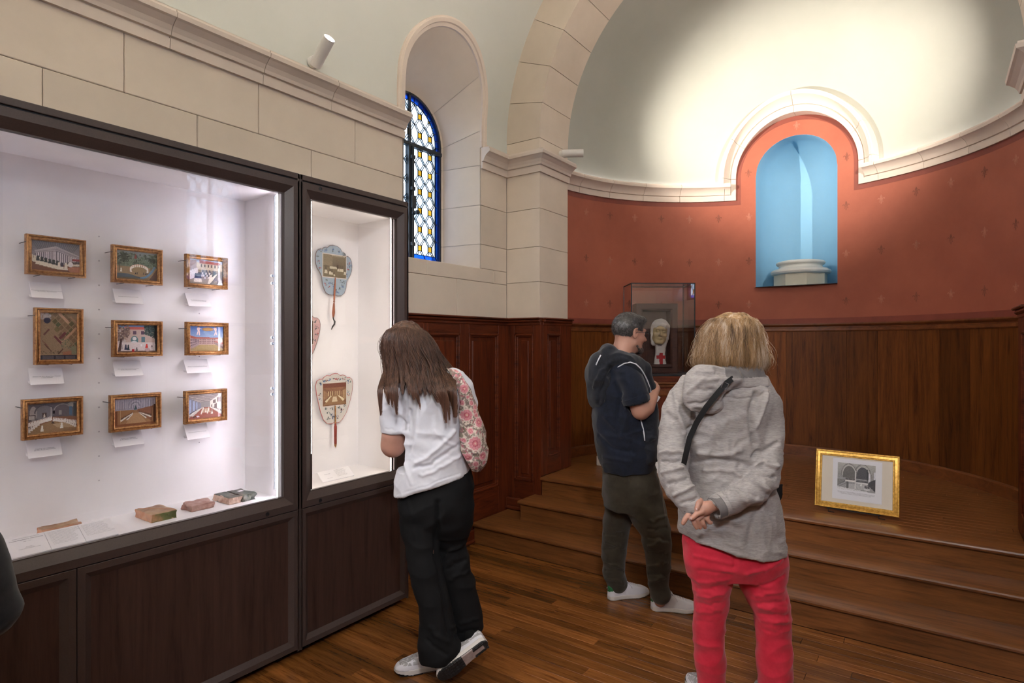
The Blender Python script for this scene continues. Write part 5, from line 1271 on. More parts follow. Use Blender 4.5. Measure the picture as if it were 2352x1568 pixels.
def pic_print():
    p = Pic(90, 66, (150, 150, 152)); p.g(0, 60, (170, 168, 166), (140, 140, 142)); p.e(31, 46, 17, 36, (106, 104, 104)).e(67, 46, 17, 36, (84, 84, 90)).r(0, 55, 100, 100, (150, 150, 154))
    for cx, q in ((31, 18), (67, 18), (31, 21), (67, 22)):
        for k in range(50): a = PI*k/49; p.e(cx+q*cos(a), 46-q*2.1*sin(a), .9, 1.4, (190, 188, 186) if q == 18 else (110, 108, 108))
    p.r(82, 30, 87, 60, (206, 206, 214)).r(96, 24, 100, 64, (200, 200, 210)).r(78, 16, 80, 60, (60, 60, 66)).p([(86, 60), (100, 50), (100, 96), (78, 72)], (70, 70, 76)).p([(0, 62), (24, 62), (0, 86)], (128, 128, 128)).l(0, 86, 24, 64, 1.2, (80, 80, 84)).l(0, 94, 26, 72, 1.2, (96, 96, 98))
    p.p([(24, 76), (78, 74), (84, 92), (28, 96)], (176, 176, 180)).p([(0, 100), (0, 90), (40, 94), (80, 98), (80, 100)], (205, 205, 210)).r(24, 66, 30, 94, (100, 100, 102))
    for i in range(9): p.nun(23+i*3, 68, 14, (214, 212, 210), (90, 88, 90)); p.nun(52+i*3.4, 72, 14, (204, 204, 206), (70, 70, 76))
    p.r(47, 24, 48.6, 92, (206, 204, 204)).nun(63, 80, 12, (226, 226, 226), back=False)
    for x in (74, 78, 83): p.nun(x, 94, 18, (196, 196, 200), (70, 70, 76))
    return p.n(.18)
pic_print().mesh('engraving', PL(.275, .80, -.0120), tuple(U*(w_*.45)), tuple(-V*(h_*.46)), gp, M['paint'])
text_mesh('printed_text', "Vue intérieure du Chapitre de l'Abbaye de Port Royal des Champs. Les religieuses\nassemblées sous la présidence de l'abbesse écoutent la lecture de la règle, suivant\nl'usage établi, et tiennent conseil sur les affaires de la communauté.", .0063, PL(.50, .30, -.0118), tuple(U), tuple(V), gp, M['ink'], 0, line=1.0)
tuple_ = tuple(PL(.06, .07, -.0105)); MB().add([PL(.06, .07, -.0105), PL(.94, .07, -.0105), PL(.94, .93, -.0105), PL(.06, .93, -.0105)], [(0, 1, 2, 3)]).build('picture_glass', M['pic_glass'], gp)
# ================================================================ PEOPLE: distance fields turned into one smooth surface each
CUR = None
class Field:
    def __init__(s, lo, hi, h):
        s.lo = np.array(lo, float); s.h = h; s.n = np.ceil((np.array(hi)-s.lo)/h).astype(int)+1
        s.F = np.full(s.n, 0.5, np.float32); s.ax = [(s.lo[i]+h*np.arange(s.n[i])).astype(np.float32) for i in range(3)]
    def sl(s, lo, hi):
        r = []
        for i in range(3):
            a = max(0, int((lo[i]-s.lo[i])/s.h)-1); b = min(s.n[i], int((hi[i]-s.lo[i])/s.h)+3)
            if b <= a: return None
            r.append(slice(a, b))
        return tuple(r)
    def grid(s, q): return s.ax[0][q[0]][:, None, None], s.ax[1][q[1]][None, :, None], s.ax[2][q[2]][None, None, :]
    def put(s, q, d, k, op='u'):
        F = s.F[q]; d = d.astype(np.float32)
        if op == 'u':
            if k > 0: h = np.clip(.5+.5*(F-d)/k, 0, 1); s.F[q] = F*(1-h)+d*h-k*h*(1-h)
            else: s.F[q] = np.minimum(F, d)
        else:
            d = -d
            if k > 0: h = np.clip(.5-.5*(F-d)/k, 0, 1); s.F[q] = F*(1-h)+d*h+k*h*(1-h)
            else: s.F[q] = np.maximum(F, d)
        return s
    def chain(s, pts, rs, k=.02, op='u', flat=None):
        """round-cone chain; flat=(axis vector, factor): squeezes the section along axis"""
        pts = [np.array(p, float) for p in pts]
        if not hasattr(rs, '__len__'): rs = [rs]*len(pts)
        m = max(rs)+k+.01; lo = np.min(pts, 0)-m; hi = np.max(pts, 0)+m; q = s.sl(lo, hi)
        if q is None: return s
        X, Y, Z = s.grid(q); best = None
        if len(pts) == 1: pts = pts*2; rs = list(rs)*2
        for a, b, ra, rb in zip(pts[:-1], pts[1:], rs[:-1], rs[1:]):
            d = b-a; L = max(1e-9, d@d); px, py, pz = X-a[0], Y-a[1], Z-a[2]
            t = np.clip((px*d[0]+py*d[1]+pz*d[2])/L, 0, 1); vx, vy, vz = px-t*d[0], py-t*d[1], pz-t*d[2]
            if flat is not None:
                f = np.array(flat[0], float); f /= np.linalg.norm(f); c = (vx*f[0]+vy*f[1]+vz*f[2])*(flat[1]-1); vx, vy, vz = vx+c*f[0], vy+c*f[1], vz+c*f[2]
            e = np.sqrt(vx*vx+vy*vy+vz*vz)-(ra+(rb-ra)*t); best = e if best is None else np.minimum(best, e)
        return s.put(q, best, k, op)
    def ell(s, c, r, k=.02, op='u', R=None):
        c = np.array(c, float); r = np.array(r, float); m = r.max()+k+.01; q = s.sl(c-m, c+m)
        if q is None: return s
        X, Y, Z = s.grid(q); x, y, z = X-c[0], Y-c[1], Z-c[2]
        if R is not None:
            R = np.array(R); x, y, z = (R[0, 0]*x+R[1, 0]*y+R[2, 0]*z), (R[0, 1]*x+R[1, 1]*y+R[2, 1]*z), (R[0, 2]*x+R[1, 2]*y+R[2, 2]*z)
        l = np.sqrt((x/r[0])**2+(y/r[1])**2+(z/r[2])**2); g = np.sqrt((x/r[0]**2)**2+(y/r[1]**2)**2+(z/r[2]**2)**2)+1e-9
        return s.put(q, l*(l-1)/g, k, op)
    def zloft(s, sec, k=.03, op='u', p=2.4, sm=9, cap=.012):
        """sec rows: z, cx, cy, rx, ry, yaw"""
        sec = np.array(sorted([tuple(r)+(0,)*(6-len(r)) for r in sec]), float); z0, z1 = sec[0, 0], sec[-1, 0]
        m = sec[:, 3:5].max()*1.3+k; lo = (sec[:, 1].min()-m, sec[:, 2].min()-m, z0-k-.01); hi = (sec[:, 1].max()+m, sec[:, 2].max()+m, z1+k+.01)
        q = s.sl(lo, hi)
        if q is None: return s
        X, Y, Z = s.grid(q); z = Z.ravel(); zz = np.linspace(z0, z1, 160); T = []
        for c in range(1, 6):
            v = np.interp(zz, sec[:, 0], sec[:, c]); 
            if sm > 1: v = np.convolve(np.pad(v, sm, 'edge'), np.ones(2*sm+1)/(2*sm+1), 'valid')
            T.append(np.interp(z, zz, v)[None, None, :])
        cx, cy, rx, ry, yw = T; dx, dy = X-cx, Y-cy; c_, s_ = np.cos(yw), np.sin(yw); x, y = dx*c_+dy*s_, -dx*s_+dy*c_
        l = (np.abs(x/rx)**p+np.abs(y/ry)**p)**(1/p); d = (l-1)*np.minimum(rx, ry)
        d = np.maximum(d, np.maximum(z0-Z, Z-z1)+0*d)
        return s.put(q, d, k, op)
    def half(s, pt, n, k=0.0):
        """keep the side n points away from"""
        n = np.array(n, float); n /= np.linalg.norm(n); q = (slice(None),)*3; X, Y, Z = s.grid(q)
        return s.put(q, -((X-pt[0])*n[0]+(Y-pt[1])*n[1]+(Z-pt[2])*n[2])+0*s.F, k, 's')
    def mesh(s, smooth=2):
        F = s.F; n = F.shape; ins = F < 0
        c = ins[:-1, :-1, :-1].astype(np.int8)
        for dx in (0, 1):
            for dy in (0, 1):
                for dz in (0, 1):
                    if dx or dy or dz: c = c+ins[dx:n[0]-1+dx, dy:n[1]-1+dy, dz:n[2]-1+dz]
        act = (c > 0) & (c < 8); idx = np.full(act.shape, -1, np.int64); cells = np.argwhere(act); idx[act] = np.arange(len(cells))
        P = np.zeros((len(cells), 3)); W_ = np.zeros(len(cells))
        cor = [(a, b, c2) for a in (0, 1) for b in (0, 1) for c2 in (0, 1)]
        val = {q: F[cells[:, 0]+q[0], cells[:, 1]+q[1], cells[:, 2]+q[2]] for q in cor}
        for a in cor:
            for ax in range(3):
                if a[ax] == 0:
                    b = list(a); b[ax] = 1; b = tuple(b); va, vb = val[a], val[b]; mk = (va < 0) != (vb < 0)
                    t = np.where(mk, va/np.where(mk, va-vb, 1), 0); p = np.array(a, float)[None]+t[:, None]*(np.array(b)-np.array(a))[None]; P[mk] += p[mk]; W_ += mk
        V = s.lo+(cells+P/W_[:, None])*s.h; Q = []
        for ax in range(3):
            a_ = ins[:-1] if ax == 0 else ins[:, :-1] if ax == 1 else ins[:, :, :-1]; b_ = ins[1:] if ax == 0 else ins[:, 1:] if ax == 1 else ins[:, :, 1:]
            e = np.argwhere(a_ != b_); o1, o2 = [i for i in range(3) if i != ax]
            e = e[(e[:, o1] > 0) & (e[:, o2] > 0) & (e[:, o1] < n[o1]-1) & (e[:, o2] < n[o2]-1)]
            def g(d1, d2):
                q = e.copy(); q[:, o1] -= d1; q[:, o2] -= d2; return idx[q[:, 0], q[:, 1], q[:, 2]]
            f = np.stack([g(1, 1), g(0, 1), g(0, 0), g(1, 0)], 1); fl = ins[e[:, 0], e[:, 1], e[:, 2]]
            if ax == 1: fl = ~fl
            f[~fl] = f[~fl][:, ::-1]; Q.append(f)
        Q = np.concatenate(Q); Q = Q[(Q >= 0).all(1)]
        for _ in range(smooth): V = relax(V, Q, .5)
        return V, Q
def relax(V, Q, f):
    A = np.zeros_like(V); n = np.zeros(len(V))
    for i in range(4):
        j = (i+1) % 4
        np.add.at(A, Q[:, i], V[Q[:, j]]); np.add.at(A, Q[:, j], V[Q[:, i]]); np.add.at(n, Q[:, i], 1); np.add.at(n, Q[:, j], 1)
    return V*(1-f)+f*A/np.maximum(n, 1)[:, None]
def vnormals(V, Q):
    fn = np.cross(V[Q[:, 2]]-V[Q[:, 0]], V[Q[:, 3]]-V[Q[:, 1]]); Nn = np.zeros_like(V)
    for i in range(4): np.add.at(Nn, Q[:, i], fn)
    return Nn/np.maximum(1e-12, np.linalg.norm(Nn, axis=1))[:, None]
_T = np.random.RandomState(3).rand(64, 64, 64).astype(np.float32)*2-1
def vnoise(P):
    i = np.floor(P).astype(int); f = P-i; f = f*f*(3-2*f); r = 0
    for a in (0, 1):
        for b in (0, 1):
            for c in (0, 1):
                w = (f[:, 0] if a else 1-f[:, 0])*(f[:, 1] if b else 1-f[:, 1])*(f[:, 2] if c else 1-f[:, 2]); r = r+w*_T[(i[:, 0]+a) % 64, (i[:, 1]+b) % 64, (i[:, 2]+c) % 64]
    return r
def seg_d(P, pts):
    best = None; par = None
    for a, b in zip(pts[:-1], pts[1:]):
        a, b = np.array(a), np.array(b); d = b-a; t = np.clip(((P-a)@d)/max(1e-9, d@d), 0, 1); e = np.linalg.norm(P-a-t[:, None]*d, axis=1); best = e if best is None else np.minimum(best, e)
    return best
def folds(V, Q, strokes=(), nz=(), seedo=0.0):
    """strokes: (points, width, height) raised or sunk creases; nz: (freq xyz, amp, centre, radius, ridged)"""
    Nn = vnormals(V, Q); D = np.zeros(len(V)); U_ = None
    for pts, w, a in strokes:
        if CUR:       # let the crease lie on the side of the garment it is drawn on
            if U_ is None: dd = V[:, 1]+CUR.d0; U_ = np.stack([(V[:, 0]+CUR.a0)/dd*1365, (1.6-V[:, 2])/dd*1365], 1)
            P_ = np.array([np.array(p) for p in pts]); tt = np.linspace(0, len(P_)-1, max(6, 4*len(P_))); P_ = np.stack([np.interp(tt, range(len(P_)), P_[:, c]) for c in range(3)], 1)
            if len(pts) > 2: P_[1:-1] = (P_[:-2]+2*P_[1:-1]+P_[2:])/4
            o_ = []
            for p in P_:
                d_ = p[1]+CUR.d0; u = np.array([(p[0]+CUR.a0)/d_*1365, (1.6-p[2])/d_*1365]); k_ = np.abs(U_-u).sum(1) < 7
                if k_.any(): j = np.where(k_)[0]; o_.append(V[j[np.argmin(V[j, 1])]])
                else: o_.append(p)
            pts = o_
        d = seg_d(V, pts); D += a*np.exp(-(d/w)**2)
    for fr, a, c, R_, rid in nz:
        P = V*np.array(fr)+seedo; wv = vnoise(P*.5+7)*.8; n_ = vnoise(P+wv[:, None]); n_ = (1-np.abs(n_)*2.2) if rid else n_
        m = 1.0 if c is None else np.exp(-(np.linalg.norm((V-np.array(c)), axis=1)/R_)**2); D += a*n_*m
    return V+Nn*D[:, None]
def mesh_obj(name, V, Q, mats, parent, fm=None):
    me = bpy.data.meshes.new(name); me.from_pydata(V.tolist(), [], Q.tolist())
    if not isinstance(mats, (list, tuple)): mats = [mats]
    for m in mats: me.materials.append(m)
    if fm is not None: me.polygons.foreach_set('material_index', np.asarray(fm, np.int32))
    me.polygons.foreach_set('use_smooth', [True]*len(me.polygons)); me.update()
    o = bpy.data.objects.new(name, me); C.objects.link(o); o.parent = parent; return o
def strands(name, guides, rad, mat, parent, sides=3):
    """guides: list of (k,3) arrays"""
    vs = []; fs = []; n0 = 0
    for gi, G in enumerate(guides):
        k = len(G); T = np.gradient(G, axis=0); T /= np.linalg.norm(T, axis=1)[:, None]+1e-9
        up = np.array([.3, .9, .1]); u = np.cross(T, up); u /= np.linalg.norm(u, axis=1)[:, None]+1e-9; w = np.cross(T, u)
        r = rad*np.interp(np.linspace(0, 1, k), [0, .1, .75, 1], [.5, 1, .9, .25])
        for j in range(sides):
            a = 2*PI*j/sides; vs.append(G+(u*cos(a)+w*sin(a))*r[:, None])
        b = n0+np.arange(k-1)
        for j in range(sides):
            j2 = (j+1) % sides; fs.append(np.stack([b+j*k, b+j*k+1, b+j2*k+1, b+j2*k], 1))
        n0 += sides*k
    return mesh_obj(name, np.concatenate(vs), np.concatenate(fs), mat, parent)
def rotz(a): return np.array([[cos(a), -sin(a), 0], [sin(a), cos(a), 0], [0, 0, 1]])
def roty(a): return np.array([[cos(a), 0, sin(a)], [0, 1, 0], [-sin(a), 0, cos(a)]])
def rotx(a): return np.array([[1, 0, 0], [0, cos(a), -sin(a)], [0, sin(a), cos(a)]])
class Person:
    """local axes: x right of the viewer, y away, z up; J() gives the joint seen at a photo pixel and a distance"""
    def __init__(s, label, px0, d0, group=None):
        s.a0 = (px0-1176)/1365*d0; s.d0 = d0
        global CUR
        CUR = s
        s.t = thing('person', label, 'person', cw(s.a0, d0, 0), HEAD, group)
    def J(s, x, y, d): return np.array([(x-1176)/1365*d-s.a0, d-s.d0, 1.6-(y-784)/1365*d])
    def sec(s, y, xl, xr, d, ry, yaw=0.0):
        p, q = s.J(xl, y, d), s.J(xr, y, d); return (p[2], (p[0]+q[0])/2, d-s.d0, (q[0]-p[0])/2, ry, yaw)
# materials
def m_skin(name, c, red=(.50, .17, .12)):
    m, nt, b = newmat(name); v = coords(nt, space='obj'); n1 = noise(nt, v, 14, 4)
    nt.links.new(ramp(nt, n1, [(0.3, tuple(x*.86 for x in c)), (0.6, c), (0.85, tuple((x+y_)/2 for x, y_ in zip(c, red)))]), b.inputs['Base Color'])
    b.inputs['Roughness'].default_value = .5; b.inputs['Subsurface Weight'].default_value = .12; b.inputs['Subsurface Radius'].default_value = (.012, .005, .003); bump(nt, b, noise(nt, v, 220, 4), .12, .001); return m
def m_cloth(name, a, b_, rough=.85, weave=700, wb=.15, scale=(1, 1, 1), nscale=30, sheen=.2, bs=.0012):
    m, nt, b = newmat(name); v = coords(nt, scale=scale, space='obj'); nt.links.new(ramp(nt, noise(nt, v, nscale, 6, .7), [(0.35, a), (0.65, b_)]), b.inputs['Base Color'])
    b.inputs['Roughness'].default_value = rough; b.inputs['Sheen Weight'].default_value = sheen; b.inputs['Specular IOR Level'].default_value = .25
    bump(nt, b, noise(nt, v, weave, 2), wb, bs); return m
def m_hair(name, a, b_, c_, freq=(75, 75, 3)):
    m, nt, b = newmat(name); v = coords(nt, scale=freq, space='obj'); nt.links.new(ramp(nt, noise(nt, v, 1.0, 5, .75), [(0.36, a), (0.5, b_), (0.66, c_)]), b.inputs['Base Color'])
    b.inputs['Roughness'].default_value = .42; b.inputs['Specular IOR Level'].default_value = .6; return m
M['skin'] = m_skin('skin', (.52, .27, .20)); M['skin_m'] = m_skin('skin_tanned', (.46, .235, .17)); M['wax'] = m_plain('yellow_wax', (.52, .41, .22), .42, var=.06)
M['jacket'] = m_cloth('heather_grey_jacket', (.27, .25, .245), (.42, .385, .375), .62, 500, .2, (1, 1, 5), 42, .1)
M['jacket_dark'] = m_cloth('grey_jacket_lining', (.125, .115, .115), (.17, .155, .155), .7, 500, .2)
M['redjean'] = m_cloth('red_trousers', (.52, .012, .035), (.66, .028, .06), .75, 600, .25, nscale=12); M['tee'] = m_cloth('white_tshirt', (.60, .60, .66), (.68, .68, .73), .9, 600, .12, nscale=8)
M['blackjean'] = m_cloth('black_jeans', (.0035, .0035, .004), (.007, .007, .008), .9, 600, .2, nscale=10, sheen=0); M['navy'] = m_cloth('navy_tshirt', (.004, .006, .013), (.008, .012, .027), .9, 500, .15)
M['hoodie'] = m_cloth('dark_slate_hoodie', (.007, .008, .012), (.015, .017, .026), .9, 420, .3); M['olive'] = m_cloth('olive_trousers', (.032, .026, .018), (.050, .042, .029), .85, 600, .25, nscale=14)
M['piping'] = m_plain('white_piping', (.62, .64, .70), .7); M['shoe_w'] = m_plain('white_leather', (.66, .65, .70), .5, var=.03); M['shoe_sole'] = m_plain('off_white_rubber', (.60, .56, .54), .6, var=.05); M['tab'] = m_plain('green_heel_tab', (.01, .13, .045), .5)
M['mesh_grey'] = m_plain('silver_grey_mesh', (.34, .33, .34), .55, var=.2, scale=60); M['outsole'] = m_plain('black_outsole', (.018, .018, .02), .7, var=.4, scale=60, bumps=.8, bscale=90); M['gum'] = m_plain('pale_midfoot_rubber', (.42, .35, .33), .7, var=.2, scale=50)
M['hair_b'] = m_hair('ash_blond_hair', (.11, .060, .027), (.40, .235, .105), (.68, .56, .45), (28, 28, 2.2)); M['hair_g'] = m_hair('long_brown_hair', (.030, .012, .007), (.075, .032, .018), (.14, .065, .038)); M['hair_m'] = m_hair('dark_grey_hair', (.025, .022, .022), (.045, .040, .038), (.14, .13, .135), (60, 60, 60))
M['veil'] = m_plain('white_linen', (.62, .60, .56), .85, var=.05, bumps=.3, bscale=200); M['crossred'] = m_plain('red_cross_cloth', (.36, .01, .015), .7)

def head_field(F, Xf, eyes='open', jaw=1.0, nose=1.0, skull=1.0):
    """adds a head; Xf maps head-local (x right of the face, y forward, z up; metres) to field space"""
    R = Xf[0]; o = Xf[1]; P = lambda *p: o+R@np.array(p, float)
    F.ell(P(0, -.018, .030), (.074*skull, .094*skull, .086*skull), .02, R=R); F.ell(P(0, .022, -.040), (.058*jaw, .062, .074), .03, R=R)
    F.chain([P(-.050*jaw, .0, -.062), P(-.022, .066, -.098), P(.022, .066, -.098), P(.050*jaw, .0, -.062)], [.016, .018, .018, .016], .025); F.ell(P(0, .074, -.096), (.022, .018, .017), .015, R=R)
    for sx in (-1, 1): F.ell(P(sx*.040, .056, -.028), (.024, .022, .022), .02, R=R)
    F.chain([P(-.036, .078, .024), P(0, .086, .022), P(.036, .078, .024)], [.010, .012, .010], .016)
    for sx in (-1, 1):
        F.ell(P(sx*.031, .100, .004), (.018, .018, .013), .010, 's', R=R); F.ell(P(sx*.031, .072, .004), (.0145, .013, .0125), .003, R=R)
        if eyes == 'closed': F.chain([P(sx*.020, .083, .002), P(sx*.031, .087, -.001), P(sx*.043, .081, .002)], .003, .004)
    F.chain([P(0, .084, .014), P(0, .100, -.012), P(0, .110*nose, -.030)], [.008, .009, .0115], .009)
    for sx in (-1, 1): F.ell(P(sx*.012, .096, -.034), (.008, .010, .008), .005, R=R)
    F.chain([P(-.022, .080, -.062), P(-.006, .091, -.058), P(.006, .091, -.058), P(.022, .080, -.062)], [.003, .006, .006, .003], .006); F.chain([P(-.019, .079, -.067), P(0, .089, -.070), P(.019, .079, -.067)], [.003, .007, .003], .006)
    F.chain([P(-.023, .088, -.0645), P(0, .099, -.0640), P(.023, .088, -.0645)], .0016, .002, 's')
    for sx in (-1, 1):
        F.ell(P(sx*.078, -.012, -.004), (.008, .018, .031), .006, R=R); F.ell(P(sx*.086, -.006, .000), (.006, .009, .016), .004, 's', R=R)
        F.chain([P(sx*.082, -.026, .004), P(sx*.084, -.020, .022), P(sx*.082, -.004, .026)], .004, .004)
    F.chain([P(0, -.030, -.050), P(0, -.040, -.13)], [.054, .058], .03)

def shoe(parent, heel, yaw, L=.29, kind='white', pitch=0.0, roll=0.0):
    """heel: where the heel touches the ground (local); toes along +x turned by yaw"""
    s_ = thing('shoe', None, None); s_.parent = parent; s_.location = tuple(heel); s_.rotation_euler = (roll, pitch, yaw)
    k = L/.29
    F = Field((-.02, -.06, -.01), (.32*k, .06, .03), .0032); q = (slice(None),)*3; X, Y, Z = F.grid(q)
    def hw(x):
        return np.interp(x/k, [0, .008, .03, .08, .13, .20, .24, .27, .284, .290], [0, .020, .031, .030, .031, .043, .042, .032, .018, 0])
    def ctr(x): return np.interp(x/k, [0, .1, .2, .29], [0, .002, -.002, -.004])
    spring = np.interp(X/k, [0, .02, .20, .29], [.004, 0, 0, .014])
    d = np.abs(Y-ctr(X))-hw(X)-.002; th = .026 if kind == 'white' else .030
    d3 = np.maximum(np.maximum(np.maximum(d, np.maximum(-X, X-.29*k)), spring-Z), Z-th-spring*.6); F.put(q, d3+0*F.F, 0)
    V, Q = F.mesh(2); so = mesh_obj('sole', V, Q, [M['shoe_sole'], M['outsole'], M['gum']], s_)
    if kind != 'white':
        c = V[Q].mean(1); fm = np.where(c[:, 2] < .006+np.interp(c[:, 0]/k, [0, .2, .29], [.002, 0, .014]), 1, 0); mid = (c[:, 2] < .004+.002) & (c[:, 0] > .085*k) & (c[:, 0] < .145*k); fm[mid] = 2
        in_ = (c[:, 2] < .006) & (c[:, 0] > .03*k) & (c[:, 0] < .09*k) & (np.abs(c[:, 1]) < .012); fm[in_] = 2; so.data.polygons.foreach_set('material_index', fm.astype(np.int32))
        tb_ = MB()
        for i in range(8):
            xx = .15*k+i*.015*k
            for yy in (-.028, -.010, .008, .024):
                if abs(yy)+.008 < float(hw(np.array([xx]))[0])+.004: tb_.box(xx, xx+.009, yy, yy+.012, -.004+float(np.interp(xx/k, [0, .2, .29], [0, 0, .012])), .003)
        for i in range(5):
            xx = .006+i*.016
            for yy in (-.026, .016): tb_.box(xx, xx+.010, yy, yy+.010, -.003, .003)
        tag(tb_.build('tread_lug', M['outsole'], s_, local=True), kind='stuff')
    # upper
    F = Field((-.03, -.065, .01), (.32*k, .065, .14), .0034); q = (slice(None),)*3; X, Y, Z = F.grid(q)
    top = np.interp(X/k, [0, .012, .05, .10, .125, .17, .21, .25, .28, .29], [.078, .084, .068, .074, .092, .080, .066, .056, .042, .025])
    base = th-.006; hh = np.clip((Z-base)/np.maximum(.01, top-base), 0, 1.2)
    w = (hw(X)-.001)*np.sqrt(np.clip(1-(hh*.82)**2.6, 0.02, 1)); w = np.where(X/k < .11, (hw(X)-.001)*(1-.22*hh), w)
    d = np.maximum(np.abs(Y-ctr(X))-w, np.maximum(Z-top, base-Z)); F.put(q, d*.8+0*F.F, 0)
    F.ell((.062*k, 0, .088), (.040*k, .0215, .040), .006, 's')
    V, Q = F.mesh(3); c = V[Q].mean(1)
    if kind == 'white':
        fm = np.where((c[:, 0] < .060*k) & (c[:, 2] > .052+c[:, 0]*.22), 1, 0); up = mesh_obj('upper', V, Q, [M['shoe_w'], M['tab']], s_, fm)
        m = MB()
        for (y_, z_, a) in ((0, .074, 0), (-.006, .069, .7), (.006, .069, -.7)):
            pts = [(0, .0), (.0028, .005), (0, .011), (-.0028, .005)]; m.add([(-.0008, y_+p*cos(a)-q_*sin(a), z_-.004+p*sin(a)+q_*cos(a)) for p, q_ in pts], [(0, 1, 2, 3)])
        m.build('heel_mark', M['shoe_w'], s_, local=True)
    else:
        n_ = vnoise(c*np.array([70, 70, 90])); fm = np.where((c[:, 2] < .05) | (np.abs(n_) < .12), 1, 0); up = mesh_obj('upper', V, Q, [M['mesh_grey'], M['shoe_w']], s_, fm)
    m = MB()
    for i in range(6):
        x = (.128+i*.0155)*k; z = float(np.interp(x/k, [.125, .17, .21, .25], [.092, .080, .066, .056])); w_ = .019
        m.tube([(x, -w_, z-.010), (x+.003, -w_*.5, z+.001), (x+.003, 0, z+.0035), (x+.001, w_*.5, z+.001), (x-.002, w_, z-.010)], .0026, 6)
    m.tube([(.126*k, .0, .096), (.118*k, -.016, .110), (.128*k, -.030, .106), (.132*k, -.018, .094), (.127*k, 0, .096)], .0024, 6); m.tube([(.126*k, .0, .096), (.116*k, .014, .108), (.126*k, .028, .102), (.132*k, .016, .094), (.127*k, 0, .096)], .0024, 6)
    m.tube([(.127*k, 0, .096), (.145*k, -.026, .085), (.155*k, -.034, .066)], .0022, 6)
    o = m.build('laces', M['shoe_w'] if kind == 'white' else M['mesh_grey'], s_, smooth=True, local=True)
    # sock / ankle inside
    MB().lathe([(.0, .055), (.024, .055), (.026, .075), (.030, .115), (0, .118)], (.058*k, 0, 0), n=18).build('sock', M['blackjean'], s_, smooth=True, local=True)
    return s_

# ---------------------------------------------------------------- 1: woman in a grey jacket and red trousers
A = Person('blond woman in grey hooded jacket and red trousers, hands clasped behind her back', 1685, 2.52)
J = A.J; D0 = 2.56
# body (skin): head, neck, arms, clasped hands, legs inside the clothes
F = Field((-.30, -.35, .02), (.30, .22, 1.78), .011)
F.zloft([A.sec(870, 1640, 1722, D0, .06), A.sec(900, 1580, 1765, D0, .08), A.sec(1050, 1600, 1745, D0, .09), A.sec(1200, 1585, 1775, D0, .10), A.sec(1290, 1590, 1790, D0, .10)])
F.chain([J(1735, 1260, D0), J(1772, 1420, D0), J(1782, 1600, D0+.02), J(1782, 1640, D0+.03)], [.085, .055, .045, .035]); F.chain([J(1640, 1260, D0), J(1636, 1420, D0+.03), J(1636, 1600, D0+.06), J(1636, 1632, D0+.07)], [.08, .05, .045, .035])
HX = (rotz(math.radians(-12))@rotx(math.radians(4)), J(1684, 792, D0+.015)); head_field(F, HX)
V1, Q1 = F.mesh(2)
F = Field(J(1545, 1230, 2.44)*np.array([1, 0, 1])+np.array([0, -.26, 0]), J(1680, 1110, 2.44)*np.array([1, 0, 1])+np.array([0, .06, 0]), .0022)
dh = 2.345
F.chain([J(1660, 1150, dh+.03), J(1632, 1163, dh+.012), J(1622, 1168, dh)], [.027, .024, .024], .01, flat=((0, 1, .2), 1.25))
F.chain([J(1625, 1164, dh), J(1612, 1172, dh-.004), J(1609, 1180, dh)], [.024, .022, .016], .012, flat=((0, 1, 0), 1.6))
F.chain([J(1612, 1174, dh-.014), J(1600, 1180, dh-.020), J(1593, 1187, dh-.020), J(1587, 1191, dh-.018)], [.0125, .0105, .0098, .0085], .006)
F.chain([J(1588, 1150, dh+.035), J(1600, 1160, dh+.03), J(1606, 1180, dh+.025)], [.026, .024, .022], .012, flat=((0, 1, 0), 1.5))
F.chain([J(1600, 1165, dh+.014), J(1588, 1174, dh+.004), J(1579, 1184, dh), J(1572, 1195, dh), J(1569, 1201, dh+.002)], [.0125, .0115, .0105, .0100, .0085], .006)
F.chain([J(1608, 1150, dh+.012), J(1604, 1157, dh-.012), J(1601, 1167, dh-.018), J(1600, 1171, dh-.017)], [.013, .0115, .0100, .0085], .006)
F.chain([J(1606, 1178, dh+.02), J(1592, 1190, dh+.006), J(1595, 1200, dh-.004), J(1600, 1211, dh-.002)], [.013, .0105, .0100, .0085], .004)
F.chain([J(1612, 1182, dh+.02), J(1602, 1190, dh+.004), J(1604, 1200, dh-.002), J(1608, 1211, dh+.002)], [.013, .0098, .0092, .0080], .0035)
F.chain([J(1618, 1184, dh+.02), J(1612, 1193, dh+.002), J(1615, 1202, dh-.002), J(1619, 1210, dh+.004)], [.012, .0095, .0090, .0078], .0035)
F.chain([J(1624, 1182, dh+.02), J(1624, 1192, dh+.006), J(1629, 1199, dh+.004), J(1633, 1200, dh+.008)], [.012, .0090, .0085, .0072], .0035)
F.chain([J(1611, 1186, dh), J(1601, 1193, dh-.008), J(1604, 1201, dh-.006)], [.010, .0085, .007], .003)
V2, Q2 = F.mesh(1)
V = np.concatenate([V1, V2]); Q = np.concatenate([Q1, Q2+len(V1)]); mesh_obj('body', V, Q, M['skin'], A.t)
nm = MB()
for p, a in ((J(1587.6, 1190.4, dh-.0268), .6), (J(1600.6, 1169, dh-.0262), -.1)):
    nm.lathe([(0, .0012), (.004, .001), (.0052, 0), (0, -.001)], p, (sin(a)*.2, -1, .2), 10)
nm.build('fingernails', m_plain('fingernail', (.62, .42, .40), .3), A.t, local=True, smooth=True)
